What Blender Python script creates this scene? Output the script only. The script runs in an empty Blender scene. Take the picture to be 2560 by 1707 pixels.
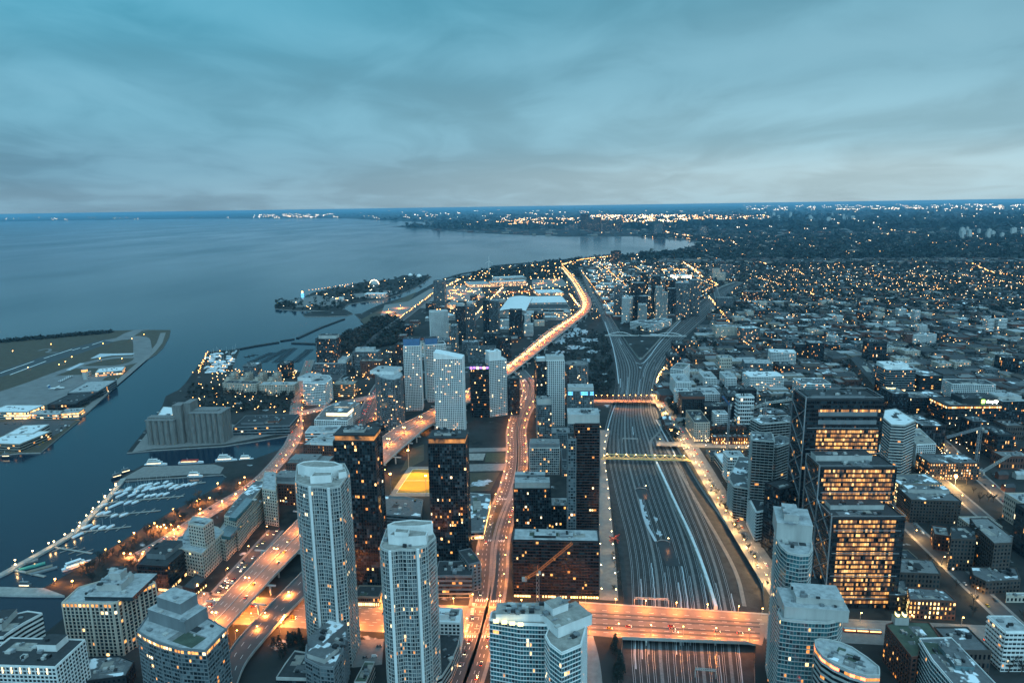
HAZE = 2.6e-5; EXPO = 0.38
import bpy, math, random
import numpy as np
from mathutils import Vector, Matrix
from mathutils.geometry import tessellate_polygon
rng = random.Random(7)
SC = bpy.context.scene
COL = SC.collection
# ------------------------------------------------------------------ camera model (photo pixels 2560x1707)
F, CX, CY, H = 1706.7, 1280.0, 853.5, 346.0
PT = math.atan((853.5-516.5)/F); RL = math.radians(.85)
_f = Vector((0, math.cos(PT), -math.sin(PT))); _u = Vector((0, math.sin(PT), math.cos(PT))); _r = Vector((1, 0, 0))
R_ = _r*math.cos(RL)-_u*math.sin(RL); U_ = _u*math.cos(RL)+_r*math.sin(RL)
def P(u, v, z=0.0):
    d = _f+R_*((u-CX)/F)+U_*((CY-v)/F)
    t = (z-H)/d.z
    return Vector((d.x*t, d.y*t, z))
def proj(p):
    q = Vector((p[0], p[1], p[2]-H)); D = q.dot(_f)
    if D <= 1: return (-9999, -9999)
    return (CX+F*q.dot(R_)/D, CY-F*q.dot(U_)/D)
def hs(u, v, vb):
    lo, hi = 0.0, 340.0
    for _ in range(40):
        m = (lo+hi)/2; p = P(u, v, m)
        if proj((p.x, p.y, 0))[1] > vb: hi = m
        else: lo = m
    return lo
cam = bpy.data.cameras.new('camera'); cam.lens = 24.0; cam.sensor_width = 36.0
cam.clip_start = 1.0; cam.clip_end = 400000
co = bpy.data.objects.new('camera', cam); COL.objects.link(co)
co.matrix_world = Matrix(((R_.x, U_.x, -_f.x, 0), (R_.y, U_.y, -_f.y, 0), (R_.z, U_.z, -_f.z, H), (0, 0, 0, 1)))
SC.camera = co
# ------------------------------------------------------------------ materials
MATS = {}
def mat(name, col, rough=.7, spec=.5, metal=0.0, n=.25, ns=.15, snow=0.0, streak=False):
    """procedural surface: base colour broken up by two noises in world metres; snow = share covered by patches"""
    if name in MATS: return MATS[name]
    m = bpy.data.materials.new(name); m.use_nodes = True; nt = m.node_tree; N = nt.nodes; L = nt.links
    b = N['Principled BSDF']; b.inputs['Roughness'].default_value = rough; b.inputs['Metallic'].default_value = metal
    b.inputs['Specular IOR Level'].default_value = spec
    g = N.new('ShaderNodeNewGeometry')
    no = N.new('ShaderNodeTexNoise'); no.inputs['Scale'].default_value = ns; no.inputs['Detail'].default_value = 6
    no.inputs['Roughness'].default_value = .65
    if streak:
        vm = N.new('ShaderNodeVectorMath'); vm.operation = 'MULTIPLY'; vm.inputs[1].default_value = (1, 1, .12)
        L.new(g.outputs['Position'], vm.inputs[0]); L.new(vm.outputs[0], no.inputs['Vector'])
    else:
        L.new(g.outputs['Position'], no.inputs['Vector'])
    mr = N.new('ShaderNodeMapRange'); mr.inputs[1].default_value = .28; mr.inputs[2].default_value = .72
    mr.inputs[3].default_value = 1-n; mr.inputs[4].default_value = 1+n
    L.new(no.outputs['Fac'], mr.inputs[0])
    mx = N.new('ShaderNodeVectorMath'); mx.operation = 'SCALE'; mx.inputs[0].default_value = col
    L.new(mr.outputs[0], mx.inputs['Scale'])
    out = mx.outputs[0]
    if snow > 0:
        n2 = N.new('ShaderNodeTexNoise'); n2.inputs['Scale'].default_value = .07; n2.inputs['Detail'].default_value = 7
        L.new(g.outputs['Position'], n2.inputs['Vector'])
        cr = N.new('ShaderNodeMapRange'); cr.inputs[1].default_value = .62-snow*.3; cr.inputs[2].default_value = .66-snow*.3
        L.new(n2.outputs['Fac'], cr.inputs[0])
        mi = N.new('ShaderNodeMix'); mi.data_type = 'RGBA'; mi.inputs['B'].default_value = (.72, .75, .78, 1)
        L.new(cr.outputs[0], mi.inputs['Factor']); L.new(out, mi.inputs['A']); out = mi.outputs['Result']
    L.new(out, b.inputs['Base Color'])
    MATS[name] = m; return m
def emit(name, col, s, n=.0, base=(.05, .05, .05), ns=.55):
    if name in MATS: return MATS[name]
    m = bpy.data.materials.new(name); m.use_nodes = True; nt = m.node_tree; N = nt.nodes; L = nt.links
    b = N['Principled BSDF']; b.inputs['Base Color'].default_value = (*base, 1); b.inputs['Roughness'].default_value = .4
    b.inputs['Emission Color'].default_value = (*col, 1); b.inputs['Emission Strength'].default_value = s
    if n > 0:
        g = N.new('ShaderNodeNewGeometry'); no = N.new('ShaderNodeTexNoise'); no.inputs['Scale'].default_value = ns; no.inputs['Detail'].default_value = 3
        L.new(g.outputs['Position'], no.inputs['Vector'])
        mr = N.new('ShaderNodeMapRange'); mr.inputs[1].default_value = .3; mr.inputs[2].default_value = .7
        mr.inputs[3].default_value = s*(1-n); mr.inputs[4].default_value = s*(1+n)
        L.new(no.outputs['Fac'], mr.inputs[0]); L.new(mr.outputs[0], b.inputs['Emission Strength'])
    m.cycles.emission_sampling = 'NONE'
    MATS[name] = m; return m
def K(k): return MATS[k]
mat('white', (.62, .62, .61), .6, n=.16, streak=True); mat('pale', (.37, .365, .35), .7, n=.2, streak=True)
mat('concrete', (.34, .34, .33), .8, n=.22, streak=True); mat('beige', (.44, .38, .32), .8, n=.15, streak=True)
mat('silo', (.14, .14, .135), .9, n=.45, ns=.6, streak=True); mat('grey', (.14, .155, .165), .7, n=.2, streak=True); mat('dark', (.012, .016, .020), .5, n=.3); mat('black', (.014, .016, .02), .35, n=.3)
mat('brick', (.105, .042, .030), .85, n=.3); mat('brown', (.06, .046, .04), .8, n=.3); mat('tan', (.22, .19, .155), .85, n=.2)
mat('teal', (.10, .17, .19), .4, n=.2); mat('redslab', (.15, .055, .035), .7, n=.2); mat('red', (.45, .05, .03), .5, n=.15)
mat('bluepanel', (.05, .13, .25), .4, n=.2)
mat('roof_gravel', (.16, .16, .16), .9, n=.35, ns=.5); mat('roof_dark', (.026, .030, .034), .9, n=.4, ns=.3)
mat('roof_snow', (.10, .105, .11), .9, n=.3, ns=.3, snow=.2); mat('roof_white', (.62, .64, .65), .7, n=.12)
mat('roof_tan', (.24, .225, .205), .9, n=.4, ns=.25); mat('roof_green', (.05, .07, .05), .95, n=.4); mat('roof_pale', (.30, .31, .315), .85, n=.4, ns=.22)
mat('roof_shingle', (.04, .042, .046), .9, n=.3); mat('roof_shingle_brown', (.055, .045, .04), .9, n=.3)
mat('steel', (.30, .32, .34), .45, metal=.6, n=.15); mat('rust', (.35, .10, .05), .6, n=.25)
mat('g0', (.010, .016, .021), .08, .4, n=.3, ns=.4); mat('g1', (.024, .038, .047), .1, .5, n=.3, ns=.4); mat('g2', (.06, .085, .10), .15, .9, n=.3, ns=.4)
mat('g3', (.13, .165, .18), .2, .8, n=.3, ns=.4); mat('g4', (.006, .008, .011), .06, .35, n=.2, ns=.4); mat('gteal', (.035, .12, .14), .12, .9, n=.3)
emit('l0', (1, .42, .10), 1.5, .5); emit('l1', (1, .55, .20), 2.6, .4); emit('l2', (1, .34, .06), 1.0, .5); emit('l3', (1, .74, .40), 2.4, .4)
emit('loff', (1, .38, .075), .42, 1.0, ns=.14); emit('loff2', (1, .45, .11), .8, .95, ns=.14); emit('loff3', (1, .34, .07), .16, 1.0, ns=.14); emit('loff4', (1, .54, .18), 1.2, .8, ns=.2); emit('lyel', (1, .80, .32), 3.2, .3); emit('lblue', (.1, .45, 1), 2.2, .4); emit('lpurp', (.45, .2, 1), 2.0, .4)
emit('lobby', (1, .58, .18), 4.0, .5)
emit('bulb_orange', (1, .46, .10), 26); emit('bulb_warm', (1, .66, .28), 26); emit('bulb_white', (1, .88, .66), 20)
emit('far_orange', (1, .44, .11), 8); emit('far_warm', (1, .64, .30), 8); emit('far_white', (1, .82, .60), 7)
emit('headlight', (1, .80, .5), 9); emit('taillight', (1, .06, .01), 6); emit('redlamp', (1, .1, .04), 8)
# ------------------------------------------------------------------ object helpers
def link(o, parent=None):
    COL.objects.link(o)
    if parent: o.parent = parent
    return o
def tag(o, label=None, cat=None, group=None, kind=None):
    if label: o['label'] = label
    if cat: o['category'] = cat
    if group: o['group'] = group
    if kind: o['kind'] = kind
    return o
def empty(name, loc=(0, 0, 0), label=None, cat=None, group=None, rz=0):
    o = bpy.data.objects.new(name, None); o.empty_display_size = 1; o.location = loc; o.rotation_euler = (0, 0, rz)
    link(o); return tag(o, label, cat, group)
class MB:
    def __init__(s): s.v = []; s.f = []; s.m = []; s.mats = []
    def mi(s, k):
        if k not in s.mats: s.mats.append(k)
        return s.mats.index(k)
    def face(s, pts, k):
        i = len(s.v); s.v.extend([tuple(p) for p in pts]); s.f.append(tuple(range(i, i+len(pts)))); s.m.append(s.mi(k))
    def prism(s, poly, z0, z1, k, ktop=None, top=True, bottom=False, sides=True):
        n = len(poly); i = len(s.v); a = s.mi(k)
        s.v.extend([(p[0], p[1], z0) for p in poly]); s.v.extend([(p[0], p[1], z1) for p in poly])
        if sides:
            for j in range(n):
                q = (j+1) % n; s.f.append((i+j, i+q, i+n+q, i+n+j)); s.m.append(a)
        if top: s.f.append(tuple(range(i+n, i+2*n))); s.m.append(s.mi(ktop or k))
        if bottom: s.f.append(tuple(range(i+n-1, i-1, -1))); s.m.append(a)
    def obox(s, c, e, hx, hy, z0, z1, k, ktop=None):
        """box centred c, x axis along unit e, half sizes"""
        n = (-e[1], e[0])
        s.prism([(c[0]+e[0]*a*hx+n[0]*b*hy, c[1]+e[1]*a*hx+n[1]*b*hy) for a, b in ((-1, -1), (1, -1), (1, 1), (-1, 1))], z0, z1, k, ktop, bottom=True)
    def bar(s, a, b, w, k, w2=None):
        a = Vector(a); b = Vector(b); d = (b-a)
        if d.length < 1e-6: return
        d.normalize(); up = Vector((0, 0, 1)) if abs(d.z) < .95 else Vector((1, 0, 0))
        x = d.cross(up).normalized(); y = x.cross(d); w2 = w2 or w
        i = len(s.v); kk = s.mi(k)
        for p, ww in ((a, w), (b, w2)):
            for sx, sy in ((-1, -1), (1, -1), (1, 1), (-1, 1)): s.v.append(tuple(p+x*(sx*ww/2)+y*(sy*ww/2)))
        for j in range(4):
            q = (j+1) % 4; s.f.append((i+j, i+q, i+4+q, i+4+j)); s.m.append(kk)
        s.f.append((i+3, i+2, i+1, i)); s.m.append(kk); s.f.append((i+4, i+5, i+6, i+7)); s.m.append(kk)
    def ball(s, c, r, k, seg=6, squash=1.0):
        i = len(s.v); kk = s.mi(k); rings = max(3, seg//2)
        s.v.append((c[0], c[1], c[2]-r*squash))
        for a in range(1, rings):
            ph = -math.pi/2+math.pi*a/rings
            for b in range(seg):
                t = 2*math.pi*b/seg; s.v.append((c[0]+r*math.cos(ph)*math.cos(t), c[1]+r*math.cos(ph)*math.sin(t), c[2]+r*math.sin(ph)*squash))
        s.v.append((c[0], c[1], c[2]+r*squash)); last = len(s.v)-1
        for b in range(seg):
            s.f.append((i, i+1+(b+1) % seg, i+1+b)); s.m.append(kk)
            for a in range(rings-2):
                o = i+1+a*seg; s.f.append((o+b, o+(b+1) % seg, o+seg+(b+1) % seg, o+seg+b)); s.m.append(kk)
            o = i+1+(rings-2)*seg; s.f.append((o+b, o+(b+1) % seg, last)); s.m.append(kk)
    def mesh(s, name):
        me = bpy.data.meshes.new(name); me.from_pydata(s.v, [], s.f)
        for k in s.mats: me.materials.append(MATS[k])
        me.polygons.foreach_set('material_index', s.m); me.update(); return me
    def build(s, name, parent=None, loc=None):
        if not s.f: return None
        o = bpy.data.objects.new(name, s.mesh(name))
        if loc is not None: o.location = loc
        return link(o, parent)
def ccw(poly):
    a = sum(poly[i][0]*poly[(i+1) % len(poly)][1]-poly[(i+1) % len(poly)][0]*poly[i][1] for i in range(len(poly)))
    return list(poly) if a > 0 else list(reversed(poly))
def sheet(name, polys, z, k, skirt=0.0, kskirt=None, **t):
    """flat region(s) given as outer loop (+ holes) in world xy"""
    mb = MB()
    loops = [[Vector((p[0], p[1], 0)) for p in lp] for lp in polys]
    flat = [p for lp in loops for p in lp]
    base = len(mb.v); mb.v.extend([(p.x, p.y, z) for p in flat]); a = mb.mi(k)
    for tri in tessellate_polygon(loops):
        i, j, q = tri; A, B, C = flat[i], flat[j], flat[q]
        if (B.x-A.x)*(C.y-A.y)-(C.x-A.x)*(B.y-A.y) < 0: j, q = q, j
        mb.f.append((base+i, base+j, base+q)); mb.m.append(a)
    if skirt:
        for lp in loops:
            for i in range(len(lp)):
                p, q = lp[i], lp[(i+1) % len(lp)]
                mb.face([(p.x, p.y, z-skirt), (q.x, q.y, z-skirt), (q.x, q.y, z), (p.x, p.y, z)], kskirt or k)
    return tag(mb.build(name), **t)
def px(pts, z=0.0): return [P(u, v, z) for u, v in pts]
def offs(line, d):
    """polyline shifted d metres to its right"""
    out = []
    for i, p in enumerate(line):
        a = line[max(0, i-1)]; b = line[min(len(line)-1, i+1)]
        t = Vector((b[0]-a[0], b[1]-a[1])).normalized(); out.append(Vector((p[0]+t.y*d, p[1]-t.x*d, p[2] if len(p) > 2 else 0)))
    return out
def smooth(line, it=2):
    for _ in range(it):
        o = [line[0]]
        for a, b in zip(line[:-1], line[1:]): o += [a*.75+b*.25, a*.25+b*.75]
        o.append(line[-1]); line = o
    return line
def walk(line, step, start=0.0):
    """points (and unit directions) every step metres along a polyline"""
    out = []; d = start
    for a, b in zip(line[:-1], line[1:]):
        L = (b-a).length
        if L < 1e-6: continue
        t = (b-a)/L
        while d <= L: out.append((a+t*d, t)); d += step
        d -= L
    return out
def strip(mb, line, w, z, k):
    l, r = offs(line, -w/2), offs(line, w/2)
    for i in range(len(line)-1): mb.face([(l[i].x, l[i].y, z), (r[i].x, r[i].y, z), (r[i+1].x, r[i+1].y, z), (l[i+1].x, l[i+1].y, z)], k)
def inside(p, poly):
    x, y = p[0], p[1]; c = False; n = len(poly); j = n-1
    for i in range(n):
        xi, yi, xj, yj = poly[i][0], poly[i][1], poly[j][0], poly[j][1]
        if (yi > y) != (yj > y) and x < (xj-xi)*(y-yi)/(yj-yi)+xi: c = not c
        j = i
    return c
OCC = []      # footprints already built on: (cx, cy, r, poly)
def occupy(poly):
    cx = sum(p[0] for p in poly)/len(poly); cy = sum(p[1] for p in poly)/len(poly)
    OCC.append((cx, cy, max(math.hypot(p[0]-cx, p[1]-cy) for p in poly), [(p[0], p[1]) for p in poly]))
def free(x, y, r, hard=True):
    for cx, cy, R, poly in OCC:
        if math.hypot(x-cx, y-cy) < R+r:
            if inside((x, y), poly): return False
            for i in range(len(poly)):
                a, b = poly[i], poly[(i+1) % len(poly)]; dx, dy = b[0]-a[0], b[1]-a[1]; l2 = dx*dx+dy*dy
                t = 0 if l2 == 0 else max(0, min(1, ((x-a[0])*dx+(y-a[1])*dy)/l2))
                if math.hypot(a[0]+t*dx-x, a[1]+t*dy-y) < r: return False
    return True
# ------------------------------------------------------------------ buildings
WMESH = {}
def wmesh(w, h, k):
    key = (round(w, 1), round(h, 1), k)
    if key not in WMESH:
        mb = MB(); w2, h2 = w/2, h/2
        mb.face([(-w2, 0, -h2), (w2, 0, -h2), (w2, 0, h2), (-w2, 0, h2)], k); WMESH[key] = mb.mesh('window')
    return WMESH[key]
ST = {  # facade kinds
 'paleglass': dict(wall='pale', glass=['g2', 'g3', 'g2', 'g1', 'g0', 'g3'], fh=2.9, bw=1.9, wx=.8, wz=.76, fin=(6, .5, .4), belt=(.3, .35), lit=.07),
 'whitegrid': dict(wall='white', glass=['g1', 'g2', 'g0', 'g1'], fh=2.95, bw=3.0, wx=.66, wz=.62, fin=(1, .5, .35), belt=(.45, .3), lit=.10),
 'balcwhite': dict(wall='white', glass=['g1', 'g0', 'g2'], fh=2.95, bw=3.2, wx=.8, wz=.6, belt=(.8, 1.1), lit=.10),
 'blackglass': dict(wall='dark', glass=['g0', 'g1', 'g4', 'g0', 'g2', 'g0'], fh=2.9, bw=2.3, wx=.84, wz=.80, fin=(5, .5, .5), belt=(.16, .15), lit=.09),
 'blackbalc': dict(wall='black', glass=['g4', 'g0', 'g4', 'g1'], fh=2.95, bw=2.5, wx=.88, wz=.74, belt=(.3, .9), kbelt='redslab', lit=.07),
 'tealglass': dict(wall='white', glass=['gteal', 'g1', 'gteal', 'g2', 'gteal'], fh=3.0, bw=2.0, wx=.9, wz=.82, belt=(.3, .5), lit=.06),
 'greyglass': dict(wall='grey', glass=['g1', 'g2', 'g0', 'g1', 'g3'], fh=3.0, bw=2.6, wx=.85, wz=.76, fin=(3, .5, .4), belt=(.3, .6), lit=.09),
 'office': dict(wall='dark', glass=['g0', 'g1', 'g4'], fh=4.0, bw=1.9, wx=.9, wz=.62, belt=(.25, .1), lit=.18),
 'ribbon': dict(wall='pale', glass=['g0', 'g1', 'g4'], fh=3.6, bw=3.0, wx=1.0, wz=.5, lit=.12),
 'punch': dict(wall='beige', glass=['g0', 'g1', 'g4'], fh=3.2, bw=3.4, wx=.5, wz=.52, lit=.10),
 'brick': dict(wall='brick', glass=['g0', 'g4', 'g1'], fh=3.5, bw=3.2, wx=.5, wz=.55, lit=.16),
 'pillars': dict(wall='beige', glass=['g0', 'g1', 'g4', 'g1'], fh=2.9, bw=3.3, wx=.72, wz=.74, fin=(1, .9, .6), belt=(.2, .2), lit=.07),
 'slabs': dict(wall='concrete', glass=['g4', 'g4', 'dark'], fh=3.1, bw=4.0, wx=.94, wz=.86, belt=(.3, 1.4), lit=.02),
}
LITS = ['l0', 'l0', 'l1', 'l2', 'l2', 'l3', 'l0']
def frame_of(poly, ax=(0, 1)):
    a = Vector(poly[ax[0]][:2]); e = Vector(poly[ax[1]][:2])-a; e.normalize(); n = Vector((-e.y, e.x))
    xs = [(Vector(p[:2])-a).dot(e) for p in poly]; ys = [(Vector(p[:2])-a).dot(n) for p in poly]
    return a, e, n, min(xs), max(xs), min(ys), max(ys)
def volume(root, poly, h, st, z0=0.0, roof='roof_gravel', cap=100, units=4, tops=(), lit=None, lits=None, litband=None, ground=None, parapet=.9, kwall=None, ax=(0, 1), seed=None, allsides=False, litcols=None):
    """one block of a building: wall (with slab edges and piers), windows, roof, roof boxes - parts of root"""
    S = dict(ST[st])
    if kwall: S['wall'] = kwall
    poly = ccw([(p[0], p[1]) for p in poly]); (None if allsides else occupy(poly))
    lt = S['lit'] if lit is None else lit; lt = lt*.58 if lt < .3 else lt; lits = lits or LITS
    rg = random.Random(seed if seed is not None else int(poly[0][0]*7+poly[0][1]*3+h))
    wb = MB(); wall = S['wall']
    wb.prism(poly, z0, h, wall, top=False)
    ins = []; n = len(poly)
    cx = sum(p[0] for p in poly)/n; cy = sum(p[1] for p in poly)/n
    for p in poly:
        d = max(.5, math.hypot(p[0]-cx, p[1]-cy)); s = max(.5, 1-.8/d); ins.append((cx+(p[0]-cx)*s, cy+(p[1]-cy)*s))
    for i in range(n):       # parapet
        j = (i+1) % n
        wb.face([(*poly[i], h), (*poly[j], h), (*poly[j], h+parapet), (*poly[i], h+parapet)], wall)
        wb.face([(*poly[i], h+parapet), (*poly[j], h+parapet), (*ins[j], h+parapet), (*ins[i], h+parapet)], wall)
        wb.face([(*ins[j], h), (*ins[i], h), (*ins[i], h+parapet), (*ins[j], h+parapet)], wall)
    wins = []
    fh = S['fh']; nf = max(1, int((h-z0-.6)/fh)); fh = (h-z0-.4)/nf
    for i in range(n):
        A = Vector(poly[i]); B = Vector(poly[(i+1) % n]); e = B-A; L = e.length
        if L < .8: continue
        e /= L; nn = Vector((e.y, -e.x)); mid = (A+B)/2
        c = -mid.normalized()
        if nn.dot(c) < -.35 and not allsides: continue
        nb = max(1, round(L/S['bw'])); bw = L/nb; ang = math.atan2(e.y, e.x)
        if 'belt' in S:
            bh, bp = S['belt']
            for k in range(1, nf+1):
                z = z0+k*fh
                wb.face([(A.x+nn.x*bp, A.y+nn.y*bp, z-bh/2), (B.x+nn.x*bp, B.y+nn.y*bp, z-bh/2), (B.x+nn.x*bp, B.y+nn.y*bp, z+bh/2), (A.x+nn.x*bp, A.y+nn.y*bp, z+bh/2)], S.get('kbelt', wall))
                wb.face([(A.x+nn.x*bp, A.y+nn.y*bp, z+bh/2), (B.x+nn.x*bp, B.y+nn.y*bp, z+bh/2), (B.x, B.y, z+bh/2), (A.x, A.y, z+bh/2)], wall)
                wb.face([(A.x, A.y, z-bh/2), (B.x, B.y, z-bh/2), (B.x+nn.x*bp, B.y+nn.y*bp, z-bh/2), (A.x+nn.x*bp, A.y+nn.y*bp, z-bh/2)], wall)
        if 'fin' in S:
            ev, fw, fp = S['fin']; fw = min(fw, bw*.35)
            for k in range(0, nb+1, ev):
                q = A+e*min(max(k*bw, fw/2), L-fw/2)
                wb.obox((q.x+nn.x*fp/2, q.y+nn.y*fp/2), (e.x, e.y), fw/2, fp/2, z0, h, wall)
        run = 0
        for k in range(nf):
            full = litband and k in litband
            for b in range(nb):
                r = rg.random(); g = rg.random()
                p_l = lt*(2.6 if run else .8)
                fb = (b+.5)/nb
                if full and litcols: p_l = (.9 if (litcols[0] < fb < litcols[1] and i == 0) else .04)
                elif full: p_l = .86
                run = r < p_l and rg.random() < .45 and not full
                key = lits[int(g*len(lits))] if r < p_l else S['glass'][int(g*len(S['glass']))]
                if k == 0 and ground and g < .8: key = ground
                q = A+e*((b+.5)*bw)+nn*.06
                wl = 1.0 if (full or key not in LITSET or S['wx'] > .93) else rg.choice([.5, .7, 1.0])
                wins.append((q.x, q.y, z0+(k+.52)*fh, bw*S['wx']*wl, fh*S['wz'], ang, key, nn.dot(c)))
    wb.build('wall', root)
    rb = MB(); rb.face([(*p, h+.02) for p in (ins if n > 3 else poly)], roof); rb.build('roof', root)
    lit_i = [i for i, w in enumerate(wins) if w[6] in LITSET]; oth = [i for i, w in enumerate(wins) if w[6] not in LITSET]
    rg.shuffle(lit_i); rg.shuffle(oth)
    single = set((lit_i+oth)[:cap]) if cap else set()
    mb = MB()
    for i, (x, y, z, w, hh, a, k, _) in enumerate(wins):
        if i in single:
            o = bpy.data.objects.new('window', wmesh(w, hh, k)); o.location = (x, y, z); o.rotation_euler = (0, 0, a); link(o, root)
        else:
            ex, ey = math.cos(a)*w/2, math.sin(a)*w/2
            mb.face([(x-ex, y-ey, z-hh/2), (x+ex, y+ey, z-hh/2), (x+ex, y+ey, z+hh/2), (x-ex, y-ey, z+hh/2)], k)
    o = mb.build('window', root)
    if o: o['kind'] = 'stuff'
    a, e, nrm, x0, x1, y0, y1 = frame_of(poly, ax)
    def loc(fx, fy): q = a+e*(x0+(x1-x0)*fx)+nrm*(y0+(y1-y0)*fy); return q
    for t in tops:
        fx0, fy0, fx1, fy1, th, tk = t[:6]; nm = t[6] if len(t) > 6 else 'penthouse'; zb = t[7] if len(t) > 7 else h
        c = (loc(fx0, fy0)+loc(fx1, fy1))/2; b = MB()
        hx, hy = (x1-x0)*(fx1-fx0)/2, (y1-y0)*(fy1-fy0)/2
        b.obox((c.x, c.y), (e.x, e.y), hx, hy, zb+.03, zb+th, tk, roof)
        b.obox((c.x, c.y), (e.x, e.y), hx+.15, hy+.15, zb+th-.5, zb+th+.35, tk, roof)
        b.build(nm, root)
    if cap >= 100 and not allsides:
        for q_ in range(rg.randint(2, 4)):
            cx_, cy_ = rg.uniform(.25, .75), rg.uniform(.25, .75); q = loc(cx_, cy_); b = MB(); hx, hy = (x1-x0)*rg.uniform(.05, .2), (y1-y0)*rg.uniform(.05, .2)
            pts = [q+e*sx*hx+nrm*sy*hy for sx, sy in ((-1, -1), (1, -1), (1, 1), (-1, 1))]
            if all(inside(p, poly) for p in pts): b.face([(p.x, p.y, h+.05+.012*q_) for p in pts], rg.choice(['roof_dark', 'roof_tan', 'roof_snow', 'roof_gravel', 'roof_green'])); b.build('roof_membrane', root)
    for _ in range(int(units*1.8)):
        q = loc(rg.uniform(.2, .8), rg.uniform(.2, .8)); b = MB(); s = rg.uniform(.6, 2.0)
        zt = h
        for t in tops:
            zb = t[7] if len(t) > 7 else h
            c0, c1 = loc(t[0], t[1]), loc(t[2], t[3]); qq = q-(c0+c1)/2
            if abs(qq.dot(e)) < (x1-x0)*(t[2]-t[0])/2+1 and abs(qq.dot(nrm)) < (y1-y0)*(t[3]-t[1])/2+1: zt = max(zt, zb+t[4]+.35)
        if rg.random() < .25: b.obox((q.x, q.y), (e.x, e.y), s*2.4, .35, zt+.3, zt+.8, 'steel')
        b.obox((q.x, q.y), (e.x, e.y), s, s*rg.uniform(.5, 1), zt+.02, zt+rg.uniform(.8, 2.2), rg.choice(['pale', 'grey', 'steel', 'dark'])); b.build('roof_unit', root)
    return poly
LITSET = {'loff3', 'loff4', 'l0', 'l1', 'l2', 'l3', 'loff', 'loff2', 'lyel', 'lblue', 'lpurp', 'lobby'}
def rect(nl, nr, h, d):
    A, B = P(*nl, h), P(*nr, h); e = Vector((B.x-A.x, B.y-A.y)); e.normalize(); n = Vector((-e.y, e.x))
    return [(A.x, A.y), (B.x, B.y), (B.x+n.x*d, B.y+n.y*d), (A.x+n.x*d, A.y+n.y*d)]
def root_of(name, poly, label, cat='building', group=None):
    cx = sum(p[0] for p in poly)/len(poly); cy = sum(p[1] for p in poly)/len(poly)
    return empty(name, (0, 0, 0), label, cat, group)
def bld(name, label, poly, h, st, cat='building', group=None, **kw):
    r = empty(name, (0, 0, 0), label, cat, group)
    volume(r, poly, h, st, **kw); return r
def RB(name, label, nl, nr, h, d, st, cat='building', group=None, **kw):
    if h < 0: h = hs(nl[0], nl[1], -h)      # negative: photo row of the foot under that corner
    return bld(name, label, rect(nl, nr, h, d), h, st, cat, group, **kw)

def crown(root, name, pxpoly, z0, z1, k, ktop='roof_tan', par=.8):
    q = ccw(pp_(pxpoly, z1)); m = MB(); m.prism(q, z0, z1-par, k, ktop); n = len(q)
    cx = sum(p[0] for p in q)/n; cy = sum(p[1] for p in q)/n
    ins = [(cx+(p[0]-cx)*.94, cy+(p[1]-cy)*.94) for p in q]
    for i in range(n):
        j = (i+1) % n; m.face([(*q[i], z1-par), (*q[j], z1-par), (*q[j], z1), (*q[i], z1)], k); m.face([(*q[i], z1), (*q[j], z1), (*ins[j], z1), (*ins[i], z1)], k); m.face([(*ins[j], z1-par), (*ins[i], z1-par), (*ins[i], z1), (*ins[j], z1)], k)
    return m.build(name, root)
def pp_(pts, h): return [(q.x, q.y) for q in px(pts, h)]
# ------------------------------------------------------------------ world: overcast dusk sky
W = bpy.data.worlds.new("World"); SC.world = W; W.use_nodes = True
nt = W.node_tree; N = nt.nodes; L = nt.links; N.clear()
def nd(t, **kw):
    o = N.new(t)
    for k, v in kw.items(): setattr(o, k, v)
    return o
def mth(op, a, b=None, c=None, clamp=False):
    m = nd('ShaderNodeMath', operation=op, use_clamp=clamp)
    for i, q in enumerate((a, b, c)):
        if q is None: continue
        if isinstance(q, (int, float)): m.inputs[i].default_value = q
        else: L.new(q, m.inputs[i])
    return m.outputs[0]
tc = nd('ShaderNodeTexCoord'); sx = nd('ShaderNodeSeparateXYZ'); L.new(tc.outputs['Generated'], sx.inputs[0])
X, Y, Z = sx.outputs
def ramp(fac, stops):
    r = nd('ShaderNodeValToRGB'); r.color_ramp.interpolation = 'EASE'
    els = r.color_ramp.elements
    while len(els) < len(stops): els.new(.5)
    for e, (p, c) in zip(els, stops): e.position = p; e.color = (*c, 1)
    L.new(fac, r.inputs[0]); return r.outputs[0]
zc = mth('MAXIMUM', Z, 0.0)
zz = mth('POWER', zc, .5)      # 0..1, stretched towards the horizon
left = ramp(zz, [(0, (0.160, 0.274, 0.357)), (.13, (0.152, 0.281, 0.372)), (.24, (0.110, 0.251, 0.350)), (.36, (0.110, 0.296, 0.403)), (.52, (0.057, 0.281, 0.403)), (.75, (0.180, 0.333, 0.414)), (1, (.20, .47, .63))])
right = ramp(zz, [(0, (0.315, 0.430, 0.475)), (.19, (0.345, 0.480, 0.530)), (.31, (0.225, 0.405, 0.490)), (.42, (0.144, 0.304, 0.388)), (.56, (0.091, 0.266, 0.357)), (.75, (0.180, 0.333, 0.414)), (1, (.20, .47, .63))])
az = nd('ShaderNodeMapRange', interpolation_type='SMOOTHSTEP'); L.new(X, az.inputs[0])
az.inputs[1].default_value = -.62; az.inputs[2].default_value = .55
mx = nd('ShaderNodeMix', data_type='RGBA'); L.new(az.outputs[0], mx.inputs['Factor']); L.new(left, mx.inputs['A']); L.new(right, mx.inputs['B'])
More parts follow.
